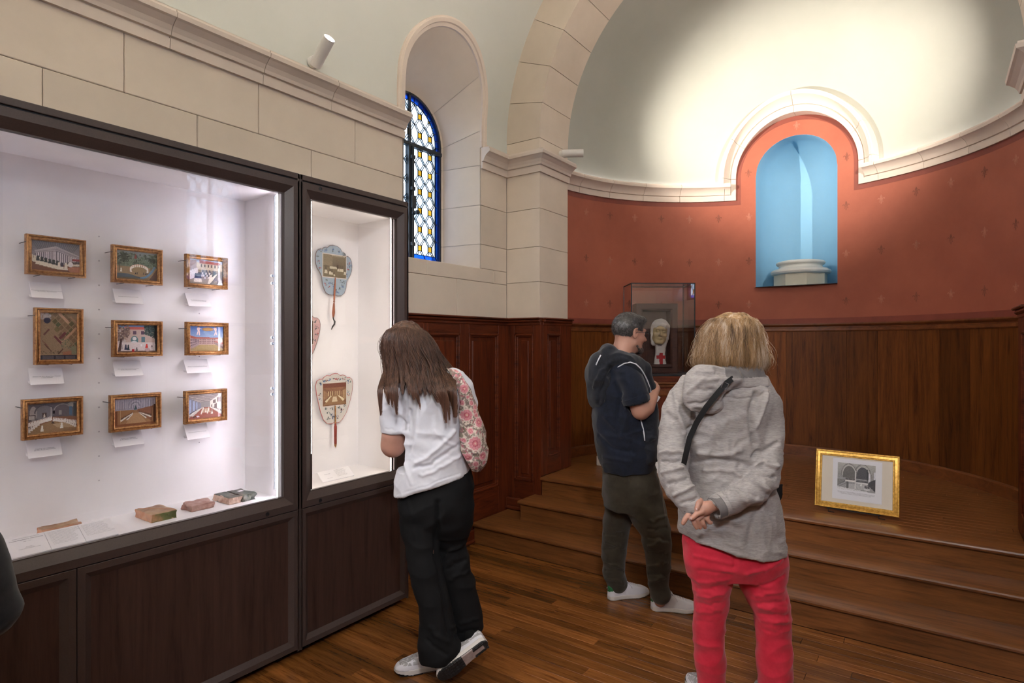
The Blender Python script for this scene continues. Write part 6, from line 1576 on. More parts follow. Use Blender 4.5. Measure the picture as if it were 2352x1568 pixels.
# jacket
F = Field((-.36, -.32, .70), (.30, .26, 1.54), .0046)
F.zloft([A.sec(862, 1628, 1738, D0, .075), A.sec(880, 1572, 1768, D0, .105), A.sec(900, 1562, 1775, D0, .120), A.sec(960, 1565, 1768, D0, .132), A.sec(1040, 1585, 1752, D0, .128), A.sec(1090, 1583, 1760, D0, .130),
         A.sec(1150, 1568, 1782, D0, .142), A.sec(1200, 1562, 1790, D0, .148), A.sec(1262, 1561, 1798, D0, .150)], .03)
F.chain([J(1738, 893, D0), J(1762, 930, D0-.01), J(1766, 1000, D0-.04), J(1760, 1088, D0-.10), J(1735, 1125, D0-.155), J(1690, 1148, D0-.185), J(1652, 1163, D0-.195)], [.060, .060, .056, .058, .056, .048, .043], .022)
F.chain([J(1586, 893, D0), J(1560, 935, D0-.01), J(1548, 1000, D0-.04), J(1545, 1080, D0-.09), J(1560, 1120, D0-.14), J(1580, 1150, D0-.175), J(1588, 1162, D0-.185)], [.060, .062, .062, .064, .056, .046, .040], .022)
hem = J(1680, 1251, D0); F.half((J(1561, 1219, D0)[0], 0, J(1561, 1219, D0)[2]), (.22, 0, -1.0) if False else ((J(1561, 1219, D0)[2]-hem[2])/(J(1561, 1219, D0)[0]-hem[0])*1.0, 0, -1))
for e, dr in ((J(1644, 1168, D0-.20), (-1, -.12, -.35)), (J(1592, 1168, D0-.19), (.35, -.1, -1))): pass
F.chain([J(1638, 1170, D0-.20), J(1620, 1178, D0-.21)], [.034, .030], 0, 's'); F.chain([J(1592, 1168, D0-.19), J(1600, 1184, D0-.20)], [.031, .028], 0, 's')
V, Q = F.mesh(2)
st = [([J(1735, 900, 2.42), J(1728, 960, 2.42), J(1738, 1020, 2.42)], .012, -.012), ([J(1587, 915, 2.42), J(1592, 960, 2.41), J(1583, 1020, 2.42)], .012, -.012),
      ([J(1590, 1062, 2.40), J(1640, 1055, 2.41), J(1700, 1062, 2.41), J(1745, 1070, 2.41)], .010, -.007), ([J(1600, 1040, 2.41), J(1650, 1046, 2.42), J(1700, 1040, 2.42)], .010, .005), ([J(1612, 1080, 2.41), J(1660, 1078, 2.42), J(1700, 1086, 2.42)], .009, .005),
      ([J(1650, 905, 2.42), J(1700, 912, 2.42), J(1770, 900, 2.44)], .004, -.004), ([J(1650, 905, 2.42), J(1610, 955, 2.42)], .004, -.004),
      ([J(1785, 1010, 2.48), J(1745, 1035, 2.45), J(1735, 1050, 2.45)], .009, -.008), ([J(1790, 1070, 2.42), J(1750, 1060, 2.40), J(1735, 1065, 2.42)], .009, .009), ([J(1788, 1095, 2.40), J(1745, 1085, 2.38)], .008, -.008), ([J(1770, 1125, 2.40), J(1725, 1100, 2.36)], .008, .009), ([J(1740, 1140, 2.36), J(1700, 1115, 2.33)], .008, -.007), ([J(1715, 1150, 2.34), J(1680, 1125, 2.32)], .007, .007), ([J(1668, 1165, 2.33), J(1664, 1125, 2.32)], .006, -.005),
      ([J(1515, 1040, 2.48), J(1560, 1030, 2.44), J(1580, 1045, 2.44)], .009, .009), ([J(1515, 1060, 2.46), J(1560, 1055, 2.42)], .008, -.008), ([J(1518, 1085, 2.43), J(1565, 1070, 2.40)], .008, .009), ([J(1530, 1110, 2.42), J(1578, 1095, 2.38)], .008, -.008), ([J(1545, 1135, 2.39), J(1590, 1115, 2.35)], .008, .008), ([J(1560, 1155, 2.37), J(1600, 1140, 2.33)], .006, -.006),
      ([J(1530, 950, 2.50), J(1570, 985, 2.46)], .010, -.006), ([J(1545, 900, 2.47), J(1560, 960, 2.45), J(1590, 1010, 2.44)], .010, .007), ([J(1765, 900, 2.45), J(1750, 950, 2.44), J(1735, 990, 2.44)], .010, .007),
      ([J(1600, 1225, 2.40), J(1640, 1200, 2.40), J(1700, 1190, 2.40)], .014, .006), ([J(1720, 1240, 2.40), J(1740, 1180, 2.40), J(1775, 1130, 2.42)], .014, -.005)]
V = folds(V, Q, [(a, b, c*1.7) for a, b, c in st], [((9, 9, 13), .007, None, 1, True), ((22, 22, 26), .0028, None, 1, True)], 2.0)
mesh_obj('jacket', V, Q, M['jacket'], A.t)
# cuffs
def band(P0, P1, r0, r1, name, mat, th=.006, par=None, n=28, sq=1.0):
    P0, P1 = Vector(P0), Vector(P1); ax = (P1-P0)
    m = MB(); L = ax.length; m.lathe([(r0, 0), (r0+th*.5, 0), (r1+th*.5, L), (r1, L), (r1-th*.5, L), (r0-th*.5, 0), (r0, 0)], P0, ax, n); o = m.build(name, mat, par, local=True, smooth=False); return autosmooth(o, 50)
band(J(1656, 1160, D0-.196), J(1640, 1168, D0-.203), .0445, .042, 'cuff', M['jacket_dark'], .004, A.t); band(J(1664, 1156, D0-.194), J(1656, 1160, D0-.197), .0485, .048, 'cuff_strap', M['jacket'], .004, A.t)
band(J(1584, 1156, D0-.180), J(1591, 1168, D0-.19), .042, .040, 'cuff', M['jacket_dark'], .004, A.t)
# hood and collar
F = Field((-.28, -.30, 1.22), (.20, .16, 1.56), .0042)
F.ell(J(1622, 880, 2.44), (.088, .062, .080), .03); F.ell(J(1603, 912, 2.435), (.066, .055, .055), .03); F.ell(J(1655, 868, 2.45), (.085, .055, .045), .03); F.ell(J(1632, 930, 2.45), (.050, .035, .035), .03)
F.zloft([A.sec(838, 1630, 1742, D0-.01, .085), A.sec(860, 1618, 1752, D0-.01, .095), A.sec(885, 1600, 1765, D0, .11)], .03)
F.ell(J(1690, 822, D0+.0), (.088, .090, .060), .012, 's'); F.chain([J(1650, 852, 2.40), J(1700, 858, 2.42)], [.020, .016], .015, 's')
V, Q = F.mesh(2)
V = folds(V, Q, [([J(1600, 850, 2.38), J(1640, 848, 2.38), J(1665, 875, 2.38), J(1662, 915, 2.39)], .008, .007), ([J(1575, 900, 2.40), J(1610, 870, 2.37), J(1645, 865, 2.37)], .009, .008), ([J(1575, 930, 2.40), J(1615, 935, 2.38), J(1650, 915, 2.38)], .009, -.008), ([J(1590, 945, 2.41), J(1630, 955, 2.40), J(1655, 935, 2.40)], .008, .006), ([J(1600, 895, 2.37), J(1640, 895, 2.37)], .008, -.006)], [((14, 14, 16), .004, None, 1, True)], 5.0)
c = V[Q].mean(1); mesh_obj('hood', V, Q, [M['jacket'], M['jacket_dark']], A.t, np.where((c[:, 0] > J(1668, 0, 2.42)[0]) & (c[:, 2] > J(0, 868, 2.42)[2]), 1, 0))
# trousers
F = Field((-.30, -.25, .04), (.28, .25, .86), .0048)
F.zloft([A.sec(1200, 1580, 1782, D0, .115), A.sec(1240, 1570, 1792, D0, .130), A.sec(1290, 1575, 1801, D0, .125), A.sec(1318, 1585, 1800, D0+.01, .105)], .03)
F.chain([J(1742, 1285, D0), J(1750, 1330, D0-.005), J(1762, 1368, D0-.01), J(1774, 1405, D0-.01), J(1776, 1450, D0), J(1779, 1510, D0+.005), J(1780, 1568, D0+.01), J(1782, 1625, D0+.03), J(1782, 1645, D0+.03)], [.112, .096, .084, .075, .070, .074, .069, .052, .048], .025)
F.chain([J(1630, 1285, D0), J(1634, 1330, D0+.0), J(1636, 1368, D0+.01), J(1632, 1405, D0+.02), J(1628, 1450, D0+.035), J(1631, 1510, D0+.05), J(1634, 1568, D0+.06), J(1636, 1612, D0+.07), J(1636, 1628, D0+.075)], [.100, .085, .074, .067, .067, .066, .058, .047, .045], .025)
V, Q = F.mesh(2); st = []
for y0_, x0_, x1_, dy, a in ((1262, 1700, 1798, -22, .006), (1290, 1705, 1800, -35, -.006), (1322, 1715, 1800, -38, .008), (1352, 1728, 1806, -30, -.007), (1368, 1730, 1806, -12, .006), (1385, 1738, 1812, -6, -.006), (1396, 1738, 1812, 2, .006), (1410, 1738, 1814, 4, -.006), (1424, 1742, 1812, 6, .005), (1445, 1742, 1812, 10, -.004), (1248, 1600, 1690, 20, -.005), (1275, 1590, 1680, 22, .006), (1310, 1600, 1678, 15, -.006), (1335, 1600, 1672, 0, .006), (1352, 1596, 1670, -6, -.006), (1368, 1596, 1668, 0, .006), (1385, 1596, 1666, 4, -.006), (1402, 1596, 1664, 3, .005), (1425, 1594, 1662, 2, -.004)):
    st.append(([J(x0_, y0_, 2.475), J((x0_+x1_)/2, y0_+dy*.35+4, 2.455), J(x1_, y0_+dy, 2.50)], .007, a))
st.append(([J(1682, 1225, 2.42), J(1682, 1300, 2.44)], .006, -.008))
V = folds(V, Q, [(a, b*1.25, c*.75) for a, b, c in st], [((12, 12, 18), .004, None, 1, True)], 9.0); mesh_obj('trousers', V, Q, M['redjean'], A.t)
# hair: bob with strands
def hair_secs(rows, d): return [A_.sec(y, xl, xr, d if not isinstance(ry, tuple) else ry[1], ry if not isinstance(ry, tuple) else ry[0]) for y, xl, xr, ry in rows]
A_ = A; HD = D0+.01
rows = [(716, 1676, 1700, .020), (722, 1656, 1716, .055), (735, 1634, 1732, .085), (755, 1616, 1742, .104), (785, 1606, 1750, .112), (815, 1600, 1758, .114), (835, 1598, 1760, .112), (848, 1612, 1752, .100)]
secs = hair_secs(rows, HD); F = Field((-.24, -.18, 1.44), (.22, .22, 1.72), .005)
F.zloft([(z, x, y_, rx*.955, ry*.955, 0) for z, x, y_, rx, ry, w in secs], .01, p=2.0, sm=3); F.ell(J(1686, 812, HD+.13), (.062, .09, .075), .02, 's'); V, Q = F.mesh(2)
V = folds(V, Q, [], [((60, 60, 7), .004, None, 1, True)], 4.0); mesh_obj('hair', V, Q, M['hair_b'], A.t)
def hair_guides(secs, n, seed, z_end, crown, spread=.03, out=(0.95, 1.03), skipf=None, k=12, wob=.004, ends=.02):
    r = np.random.RandomState(seed); S_ = np.array(sorted(secs)); G = []
    for i in range(n):
        ph = r.uniform(0, 2*PI); ze = z_end(ph)+r.uniform(-ends, ends*.5); t = np.linspace(0, 1, k)**.8; z = crown[2]+(ze-crown[2])*t
        sc = r.uniform(*out); cx, cy, rx, ry = [np.interp(z, S_[:, 0], S_[:, c]) for c in (1, 2, 3, 4)]
        p2 = ph+spread*r.uniform(-1, 1)*t*3; x = cx+rx*np.cos(p2)*sc; y = cy+ry*np.sin(p2)*sc
        b = np.clip(1-t*22, 0, 1); x = x*(1-b)+crown[0]*b; y = y*(1-b)+crown[1]*b
        w = r.uniform(-1, 1, 2)*wob*2; x += w[0]*t**2+r.uniform(-1, 1)*wob*np.sin(t*9+r.uniform(0, 6)); y += w[1]*t**2
        g = np.stack([x, y, z], 1)
        if skipf is not None and skipf(g): continue
        G.append(g)
    return G
G = hair_guides(secs, 4200, 5, lambda ph: J(0, 842+9*sin(ph*3)+5*sin(ph*13), HD)[2], J(1684, 718, HD), .05, (.95, 1.03), lambda g: g[-1, 1] > .13, 14, .005, .03)
G += hair_guides(secs, 260, 17, lambda ph: J(0, 836+9*sin(ph*3), HD)[2], J(1684, 718, HD), .10, (1.02, 1.09), lambda g: g[-1, 1] > .13, 14, .016, .05)
strands('hair_strands', G, .0009, M['hair_b'], A.t)
hc = J(1735, 764, HD-.075)
MB().tube([hc+np.array([-.014, -.006, .008]), hc+np.array([.004, -.004, .002]), hc+np.array([.014, .012, -.010])], [.004, .0065, .004], 8).build('hair_clip', m_plain('tortoiseshell', (.05, .02, .01), .25, var=.5, scale=80), A.t, local=True, smooth=True)
shoe(A.t, J(1782, 1667, 2.50)*np.array([1, 1, 0]), math.radians(82), .25, 'grey'); shoe(A.t, J(1636, 1640, 2.56)*np.array([1, 1, 0]), math.radians(95), .25, 'grey')
# cross-body bag: strap over the back, bag at the front of the right hip
bgt = thing('crossbody_bag', 'black crossbody bag strap with a silver buckle across the grey jacket', 'bag', cw(A.a0, 2.52, .95), HEAD)
def strap_mesh(pts, w, nrm, th=.003):
    pts = [np.array(p, float) for p in pts]; rings = []
    for i, p in enumerate(pts):
        a = pts[max(0, i-1)]; b = pts[min(len(pts)-1, i+1)]; t = b-a; t /= np.linalg.norm(t); n_ = np.array(nrm[i] if isinstance(nrm, list) else nrm, float); s_ = np.cross(t, n_); s_ /= np.linalg.norm(s_); n2 = np.cross(s_, t)
        rings.append([tuple(p+s_*w/2-n2*th/2), tuple(p-s_*w/2-n2*th/2), tuple(p-s_*w/2+n2*th/2), tuple(p+s_*w/2+n2*th/2)])
    return MB().loft(rings)
zs_ = np.array([0, 0, -.95])
spt = [J(1684, 868, 2.41), J(1676, 874, 2.385), J(1668, 880, 2.375), J(1648, 903, 2.362), J(1622, 935, 2.368), J(1600, 970, 2.392), J(1584, 1005, 2.402), J(1576, 1040, 2.400), J(1571, 1062, 2.415), J(1565, 1085, 2.46)]
M['strap'] = m_plain('black_webbing', (.006, .006, .007), .7, bumps=.4, bscale=300)
autosmooth(strap_mesh([p+zs_ for p in spt], .022, (0, -1, 0.1)).build('strap', M['strap'], bgt, local=True), 40)
bk = J(1664, 884, 2.368)+zs_; MB().tube([bk+np.array([-.014, 0, -.010]), bk+np.array([.006, 0, -.018]), bk+np.array([.017, 0, .004]), bk+np.array([-.003, 0, .013])], .002, 6, closed=True).build('buckle', m_plain('steel_buckle', (.6, .6, .62), .25, .9), bgt, local=True)
F = Field((-.02, .0, -.30), (.26, .26, .02), .006); F.ell(J(1762, 1120, 2.66)+zs_, (.075, .045, .085), .01); V, Q = F.mesh(2); mesh_obj('bag_body', V, Q, M['strap'], bgt)

# ---------------------------------------------------------------- 2: young woman in a white T-shirt and black jeans
B = Person('woman with long brown hair in white T-shirt and black jeans at the narrow case', 1000, 2.85); J = B.J; D0 = 2.86; A_ = B
F = Field((-.34, -.40, .02), (.34, .42, 1.74), .011)
F.zloft([B.sec(880, 930, 1050, D0, .07), B.sec(960, 940, 1055, D0, .085), B.sec(1100, 945, 1070, D0, .09), B.sec(1190, 940, 1070, D0, .09)])
F.chain([J(1036, 1170, D0+.01), J(1045, 1300, D0+.06), J(1066, 1420, D0+.05), J(1080, 1468, D0+.04)], [.068, .042, .036, .033]); F.chain([J(970, 1170, D0), J(983, 1330, D0-.07), J(1002, 1470, D0-.07), J(1004, 1500, D0-.06)], [.075, .05, .038, .033])
HG = (rotz(math.radians(62))@rotx(math.radians(-20)), J(934, 800, D0+.02)); head_field(F, HG)
F.chain([J(925, 860, D0), J(950, 890, D0)], [.052, .058], .03)
F.chain([J(1055, 890, D0+.02), J(1072, 960, D0+.08), J(1068, 1010, D0+.16), J(1020, 1010, D0+.30), J(995, 1000, D0+.34)], [.048, .042, .040, .030, .026], .02)
F.chain([J(995, 1000, D0+.34), J(975, 990, D0+.37)], [.03, .026], .01)
V1, Q1 = F.mesh(2)
F = Field(J(868, 1068, 2.86)*np.array([1, 0, 1])+np.array([-.03, -.12, -.01]), J(960, 930, 2.86)*np.array([1, 0, 1])+np.array([.06, .36, .05]), .005)
F.chain([J(907, 940, D0-.01), J(905, 975, D0-.01), J(904, 1000, D0-.01), J(903, 1022, D0+.0)], [.046, .048, .057, .055], .02); F.chain([J(903, 1022, D0), J(907, 1015, D0+.08), J(915, 985, D0+.17), J(921, 965, D0+.23)], [.054, .050, .038, .028], .02)
F.chain([J(921, 965, D0+.23), J(924, 955, D0+.27), J(926, 948, D0+.29)], [.028, .034, .026], .01)
for i in range(4): F.chain([J(921+i*3, 947, D0+.285), J(920+i*4, 934, D0+.31), J(921+i*4, 930, D0+.335)], [.010, .009, .007], .004)
F.chain([J(918, 955, D0+.26), J(911, 946, D0+.28), J(912, 938, D0+.30)], [.011, .010, .008], .004)
V2, Q2 = F.mesh(2); V = np.concatenate([V1, V2]); Q = np.concatenate([Q1, Q2+len(V1)]); mesh_obj('body', V, Q, M['skin'], B.t)
# T-shirt
F = Field((-.32, -.25, .78), (.28, .26, 1.50), .0046)
F.zloft([B.sec(838, 925, 1000, D0, .070), B.sec(862, 915, 1045, D0, .085), B.sec(885, 912, 1065, D0, .110), B.sec(920, 915, 1066, D0, .125), B.sec(980, 924, 1062, D0, .130), B.sec(1040, 920, 1068, D0, .130), B.sec(1090, 910, 1078, D0, .138), B.sec(1150, 906, 1088, D0, .145)], .03)
F.chain([J(925, 893, D0), J(908, 925, D0-.01), J(906, 968, D0-.01), J(905, 1000, D0-.01)], [.064, .067, .068, .065], .02); F.chain([J(1040, 868, D0), J(1062, 890, D0+.03), J(1072, 930, D0+.07)], [.050, .056, .052], .02)
a1, a2 = J(905, 1147, D0-.1), J(1087, 1088, D0-.1); F.half((a1[0], 0, a1[2]), ((a1[2]-a2[2])/(a1[0]-a2[0]), 0, -1))
c_ = J(905, 1000, D0-.01); # sleeve end
q = (slice(None),)*3; X, Y, Z = F.grid(q); F.F[(X < J(936, 1000, D0)[0])*(Z < J(905, 993, D0)[2])*(Z > J(905, 1075, D0)[2])*(Y > -9)] = .3
F.chain([J(905, 1002, D0-.01), J(905, 988, D0-.01)], [.058, .055], 0, 's')
V, Q = F.mesh(2)
st = [([J(950, 910, D0-.13), J(952, 980, D0-.13), J(935, 1040, D0-.13)], .010, -.007), ([J(1050, 990, D0-.12), J(1010, 1030, D0-.14), J(950, 1062, D0-.13)], .010, .009), ([J(1060, 1020, D0-.12), J(1010, 1055, D0-.14), J(945, 1075, D0-.13)], .009, -.008), ([J(1062, 1045, D0-.12), J(1020, 1072, D0-.14), J(960, 1090, D0-.13)], .009, .007), ([J(1005, 990, D0-.14), J(1030, 1015, D0-.14), J(1058, 1025, D0-.12)], .008, .006),
      ([J(936, 940, D0-.10), J(930, 985, D0-.10)], .008, -.010), ([J(906, 1141, D0-.1), J(1086, 1083, D0-.1)], .004, .002), ([J(906, 1136, D0-.1), J(1086, 1078, D0-.1)], .003, -.0025), ([J(925, 1065, D0-.12), J(940, 1110, D0-.13)], .010, .006), ([J(990, 950, D0-.14), J(1000, 1010, D0-.14)], .014, -.004), ([J(1020, 930, D0-.14), J(1030, 980, D0-.14)], .012, .004),
      ([J(880, 985, D0-.05), J(935, 990, D0-.07)], .004, -.003), ([J(885, 930, D0-.06), J(915, 960, D0-.08), J(930, 975, D0-.08)], .009, -.005)]
V = folds(V, Q, st, [((8, 8, 12), .0055, None, 1, True), ((30, 30, 30), .001, None, 1, True)], 11.0); mesh_obj('t_shirt', V, Q, M['tee'], B.t)
# jeans
F = Field((-.30, -.30, .02), (.32, .30, 1.02), .0055)
F.zloft([B.sec(1080, 930, 1080, D0, .115), B.sec(1120, 918, 1088, D0, .128), B.sec(1170, 917, 1087, D0, .138), B.sec(1205, 928, 1076, D0, .105), B.sec(1225, 945, 1060, D0, .06)], .03)
F.chain([J(1036, 1195, D0+.02), J(1031, 1250, D0+.05), J(1041, 1300, D0+.04), J(1053, 1350, D0+.04), J(1063, 1400, D0+.04), J(1072, 1440, D0+.05), J(1077, 1462, D0+.05)], [.098, .078, .084, .084, .084, .084, .080], .035)
F.chain([J(968, 1195, D0-.01), J(969, 1260, D0-.05), J(980, 1320, D0-.07), J(995, 1380, D0-.08), J(1004, 1430, D0-.08), J(1006, 1475, D0-.08), J(1012, 1494, D0-.08)], [.102, .080, .074, .072, .078, .092, .100], .012)
F.half(J(985, 1524, D0-.1), (.02, -.2, -1)); F.half(J(1100, 1475, D0-.1), (.62, -.1, -.8))
V, Q = F.mesh(2)
st = [([J(1008, 1150, D0-.16), J(1005, 1260, D0-.14), J(1022, 1350, D0-.13), J(1036, 1450, D0-.12)], .012, -.016), ([J(930, 1150, D0-.14), J(960, 1240, D0-.14)], .01, .004), ([J(1060, 1255, D0-.10), J(1020, 1275, D0-.13)], .010, .008), ([J(1075, 1285, D0-.10), J(1030, 1300, D0-.13)], .010, -.008), ([J(1085, 1310, D0-.10), J(1030, 1330, D0-.13)], .010, .006), ([J(1100, 1420, D0-.08), J(1040, 1440, D0-.12)], .010, .008), ([J(1105, 1445, D0-.08), J(1050, 1460, D0-.12)], .009, -.008), ([J(980, 1440, D0-.12), J(1030, 1470, D0-.13)], .012, .008), ([J(975, 1470, D0-.12), J(1030, 1500, D0-.13)], .010, -.007)]
V = folds(V, Q, st, [((9, 9, 14), .006, None, 1, True)], 14.0); mesh_obj('jeans', V, Q, M['blackjean'], B.t)
# hair
rows = [(738, 925, 945, .02), (744, 908, 958, .060), (757, 893, 971, .090), (775, 881, 986, .108), (797, 877, 1000, .118), (825, 885, 1010, .120), (850, 887, 1026, .124), (875, 888, 1042, .130), (905, 890, 1048, .130), (955, 896, 1052, .130)]
secs = hair_secs(rows, D0+.0); F = Field((-.32, -.20, 1.28), (.18, .24, 1.72), .005)
F.zloft([(z, x, y_-.012*(z < J(0, 850, D0)[2]), rx*.95, ry*.93, 0) for z, x, y_, rx, ry, w in secs if z > J(0, 880, D0)[2]], .01, p=2.0, sm=3); F.ell(J(890, 830, D0+.09), (.05, .07, .10), .02, 's'); V, Q = F.mesh(2)
V = folds(V, Q, [], [((55, 55, 6), .005, None, 1, True)], 21.0); mesh_obj('hair', V, Q, M['hair_g'], B.t)
zt = lambda ph: J(0, 925+22*sin(ph*5+1)+12*sin(ph*11), D0)[2]
G = hair_guides(secs, 2600, 9, zt, J(935, 739, D0), .05, (.93, 1.02), lambda g: g[-1, 1] > .06 and g[-1, 0] < -.14, 16, .005, .06)
# lower lengths gather in uneven locks
r_ = np.random.RandomState(31); ctr = np.cumsum(r_.uniform(.012, .042, 22))-.46; lend = [J(0, y, D0)[2] for y in r_.uniform(888, 962, 22)]; shf = r_.uniform(-.010, .012, 22)
for g in G:
    k_ = int(np.argmin(np.abs(ctr-g[-1, 0]))); ze = lend[k_]+r_.uniform(-.012, .022); z0_ = g[0, 2]; g[:, 2] = z0_+(g[:, 2]-z0_)*(ze-z0_)/(g[-1, 2]-z0_)
    t = np.clip((J(0, 846, D0)[2]-g[:, 2])/.16, 0, 1); g[:, 0] += (ctr[k_]+shf[k_]-g[-1, 0])*t**1.3*r_.uniform(.5, .95)+.03*t*(g[-1, 0] > -.12); t2 = np.clip(t*1.8, 0, 1)
    tgt = np.minimum(g[:, 1], -.150-.012*abs(math.sin(k_*2.1))); g[:, 1] = g[:, 1]*(1-t2)+t2*tgt
fly = hair_guides(secs, 170, 23, lambda ph: J(0, 880, D0)[2], J(935, 739, D0), .12, (1.02, 1.10), lambda g: g[-1, 1] > .06, 30, .010, .08)
for g in fly: g[1:-1] = (g[:-2]+g[2:]+2*g[1:-1])/4; g[1:-1] = (g[:-2]+g[2:])/2
strands('loose_strands', fly, .0008, M['hair_g'], B.t)
strands('hair_strands', G, .0014, M['hair_g'], B.t)
# glasses: wire rim seen beyond the cheek
gl = MB(); ctr_ = J(886, 821, D0+.10); rr = [ctr_+np.array([.020*cos(a)*.9, .012*cos(a), .021*sin(a)]) for a in [2*PI*i/20 for i in range(20)]]
gl.tube(rr, .0013, 5, closed=True); rr2 = [p+np.array([-.010, .055, -.002]) for p in rr]; gl.tube(rr2, .0013, 5, closed=True); gl.tube([rr[10], rr2[0]], .0012, 5); gl.tube([ctr_+np.array([.018, .0, .006]), J(925, 812, D0+.06)], .0012, 5); gl.build('glasses', M['black'], B.t, local=True)
shoe(B.t, J(1003, 1512, 2.90)*np.array([1, 1, 0])+np.array([.06, .03, 0]), math.radians(196), .27, 'grey')
# trailing shoe: toe on the floor, heel lifted, sole turned to the viewer
sh2 = shoe(B.t, (0, 0, 0), 0, .27, 'grey')
toe, heel = J(1021, 1547, 2.71), J(1101, 1486, 2.77)
x_ = Vector(toe-heel).normalized(); dn_ = Vector((.42, -.86, -.36)); dn_ = (dn_-x_*dn_.dot(x_)).normalized(); z_ = -dn_; y_ = z_.cross(x_)
Mx = Matrix((x_, y_, z_)).transposed(); sh2.rotation_euler = Mx.to_euler(); sh2.location = Vector(heel)-x_*.045+dn_*.012
# floral shoulder bag
M['floral'] = m_vcol('floral_cotton', .85, .2)
def floral(o):
    n = len(o.data.vertices); P = np.zeros(n*3, np.float32); o.data.vertices.foreach_get('co', P); P = P.reshape(-1, 3); z = P[:, 2]; x = P[:, 0]+P[:, 1]*.35
    c = np.tile(np.array([.56, .47, .40]), (n, 1)); r = np.random.RandomState(12)
    x0, x1, z0, z1 = x.min(), x.max(), z.min(), z.max(); px = lambda X_, Y_: (J(X_, Y_, 2.75)[0]+J(X_, Y_, 2.75)[1]*.35, J(X_, Y_, 2.75)[2]-.95)
    for _ in range(900):      # leaves and stems
        q = (r.uniform(x0, x1), r.uniform(z0, z1)); a = r.uniform(0, PI); L, w = r.uniform(.006, .014), r.uniform(.0022, .0042); dx, dz = x-q[0], z-q[1]; u, v = dx*cos(a)+dz*sin(a), -dx*sin(a)+dz*cos(a)
        c[(u/L)**2+(v/w)**2 < 1] = [(.17, .13, .12), (.24, .19, .17), (.34, .13, .15), (.60, .52, .46), (.20, .17, .13)][r.randint(5)]
    fl = [px(1069, 893)+(.022,), px(1072, 953)+(.027,), px(1088, 1016)+(.032,), px(1101, 970)+(.022,), px(1078, 988)+(.014,), px(1085, 926)+(.012,), px(1108, 1046)+(.020,), px(1072, 1048)+(.018,), px(1062, 925)+(.012,), px(1064, 1010)+(.010,)]
    for k in range(14): fl.append((r.uniform(x0, x1), r.uniform(z0, z1), r.uniform(.008, .014)))
    for fx, fz, R_ in fl[::-1]:
        dx, dz = x-fx, z-fz; rr = np.hypot(dx, dz); an = np.arctan2(dz, dx); edge = R_*(.84+.16*np.abs(np.cos(an*5))); k = rr < edge*1.16; c[k] = (.60, .52, .46); k = rr < edge
        t = rr/R_; c[k] = np.array([.56, .23, .26])*(1-.25*(np.abs(np.cos(an[k]*5)) < .28)[:, None]); c[k & (t > .34) & (t < .46)] = (.36, .08, .11); c[k & (t < .34)] = (.52, .18, .20); c[k & (t < .15)] = (.60, .42, .34)
    at = o.data.color_attributes.new('paint', 'FLOAT_COLOR', 'POINT'); at.data.foreach_set('color', np.concatenate([c, np.ones((n, 1))], 1).astype(np.float32).ravel())
    return o
fb = thing('shoulder_bag', 'pink and cream floral cotton bag hanging from the shoulder of the woman in white', 'bag', cw(B.a0, 2.85, .95), HEAD)
F = Field((.06, -.20, 0), (.34, .18, .60), .0034); z0_ = np.array([0, 0, .95])
def bs(y, xl, xr, ry, d=2.80): s_ = B.sec(y, xl, xr, d, ry); return (s_[0]-.95,)+s_[1:]
F.zloft([bs(862, 1046, 1062, .018, 2.80), bs(885, 1052, 1076, .028, 2.80), bs(920, 1055, 1090, .045), bs(960, 1056, 1104, .060), bs(1000, 1057, 1117, .075), bs(1035, 1061, 1120.5, .085), bs(1058, 1069, 1118, .080), bs(1073, 1080, 1110, .055), bs(1079, 1088, 1102, .03)], .01, p=2.1, sm=5)
V, Q = F.mesh(2); V = folds(V, Q, [([J(1070, 900, 2.76)-z0_, J(1080, 960, 2.74)-z0_], .008, -.004), ([J(1085, 930, 2.75)-z0_, J(1108, 1000, 2.75)-z0_], .008, .004), ([J(1068, 1060, 2.74)-z0_, J(1112, 1050, 2.74)-z0_], .008, -.005)], [((14, 14, 14), .005, None, 1, True)], 3.0); floral(mesh_obj('bag_body', V, Q, M['floral'], fb))
sm_ = autosmooth(strap_mesh([J(1066, 905, 2.775)-z0_, J(1058, 880, 2.775)-z0_, J(1048, 860, 2.79)-z0_, J(1038, 849, 2.82)-z0_, J(1030, 846, 2.88)-z0_, J(1030, 858, 2.96)-z0_, J(1040, 880, 3.0)-z0_, J(1066, 915, 2.93)-z0_], .045, [(0, -1, .2), (0, -1, .3), (.2, -.8, .6), (.3, -.3, 1), (.3, .2, 1), (.2, .8, .5), (0, 1, .2), (0, 1, .1)], .006).build('strap', M['floral'], fb, local=True), 60)
b_ = bmesh.new(); b_.from_mesh(sm_.data); bmesh.ops.subdivide_edges(b_, edges=b_.edges[:], cuts=7, use_grid_fill=True); b_.to_mesh(sm_.data); b_.free(); floral(sm_)

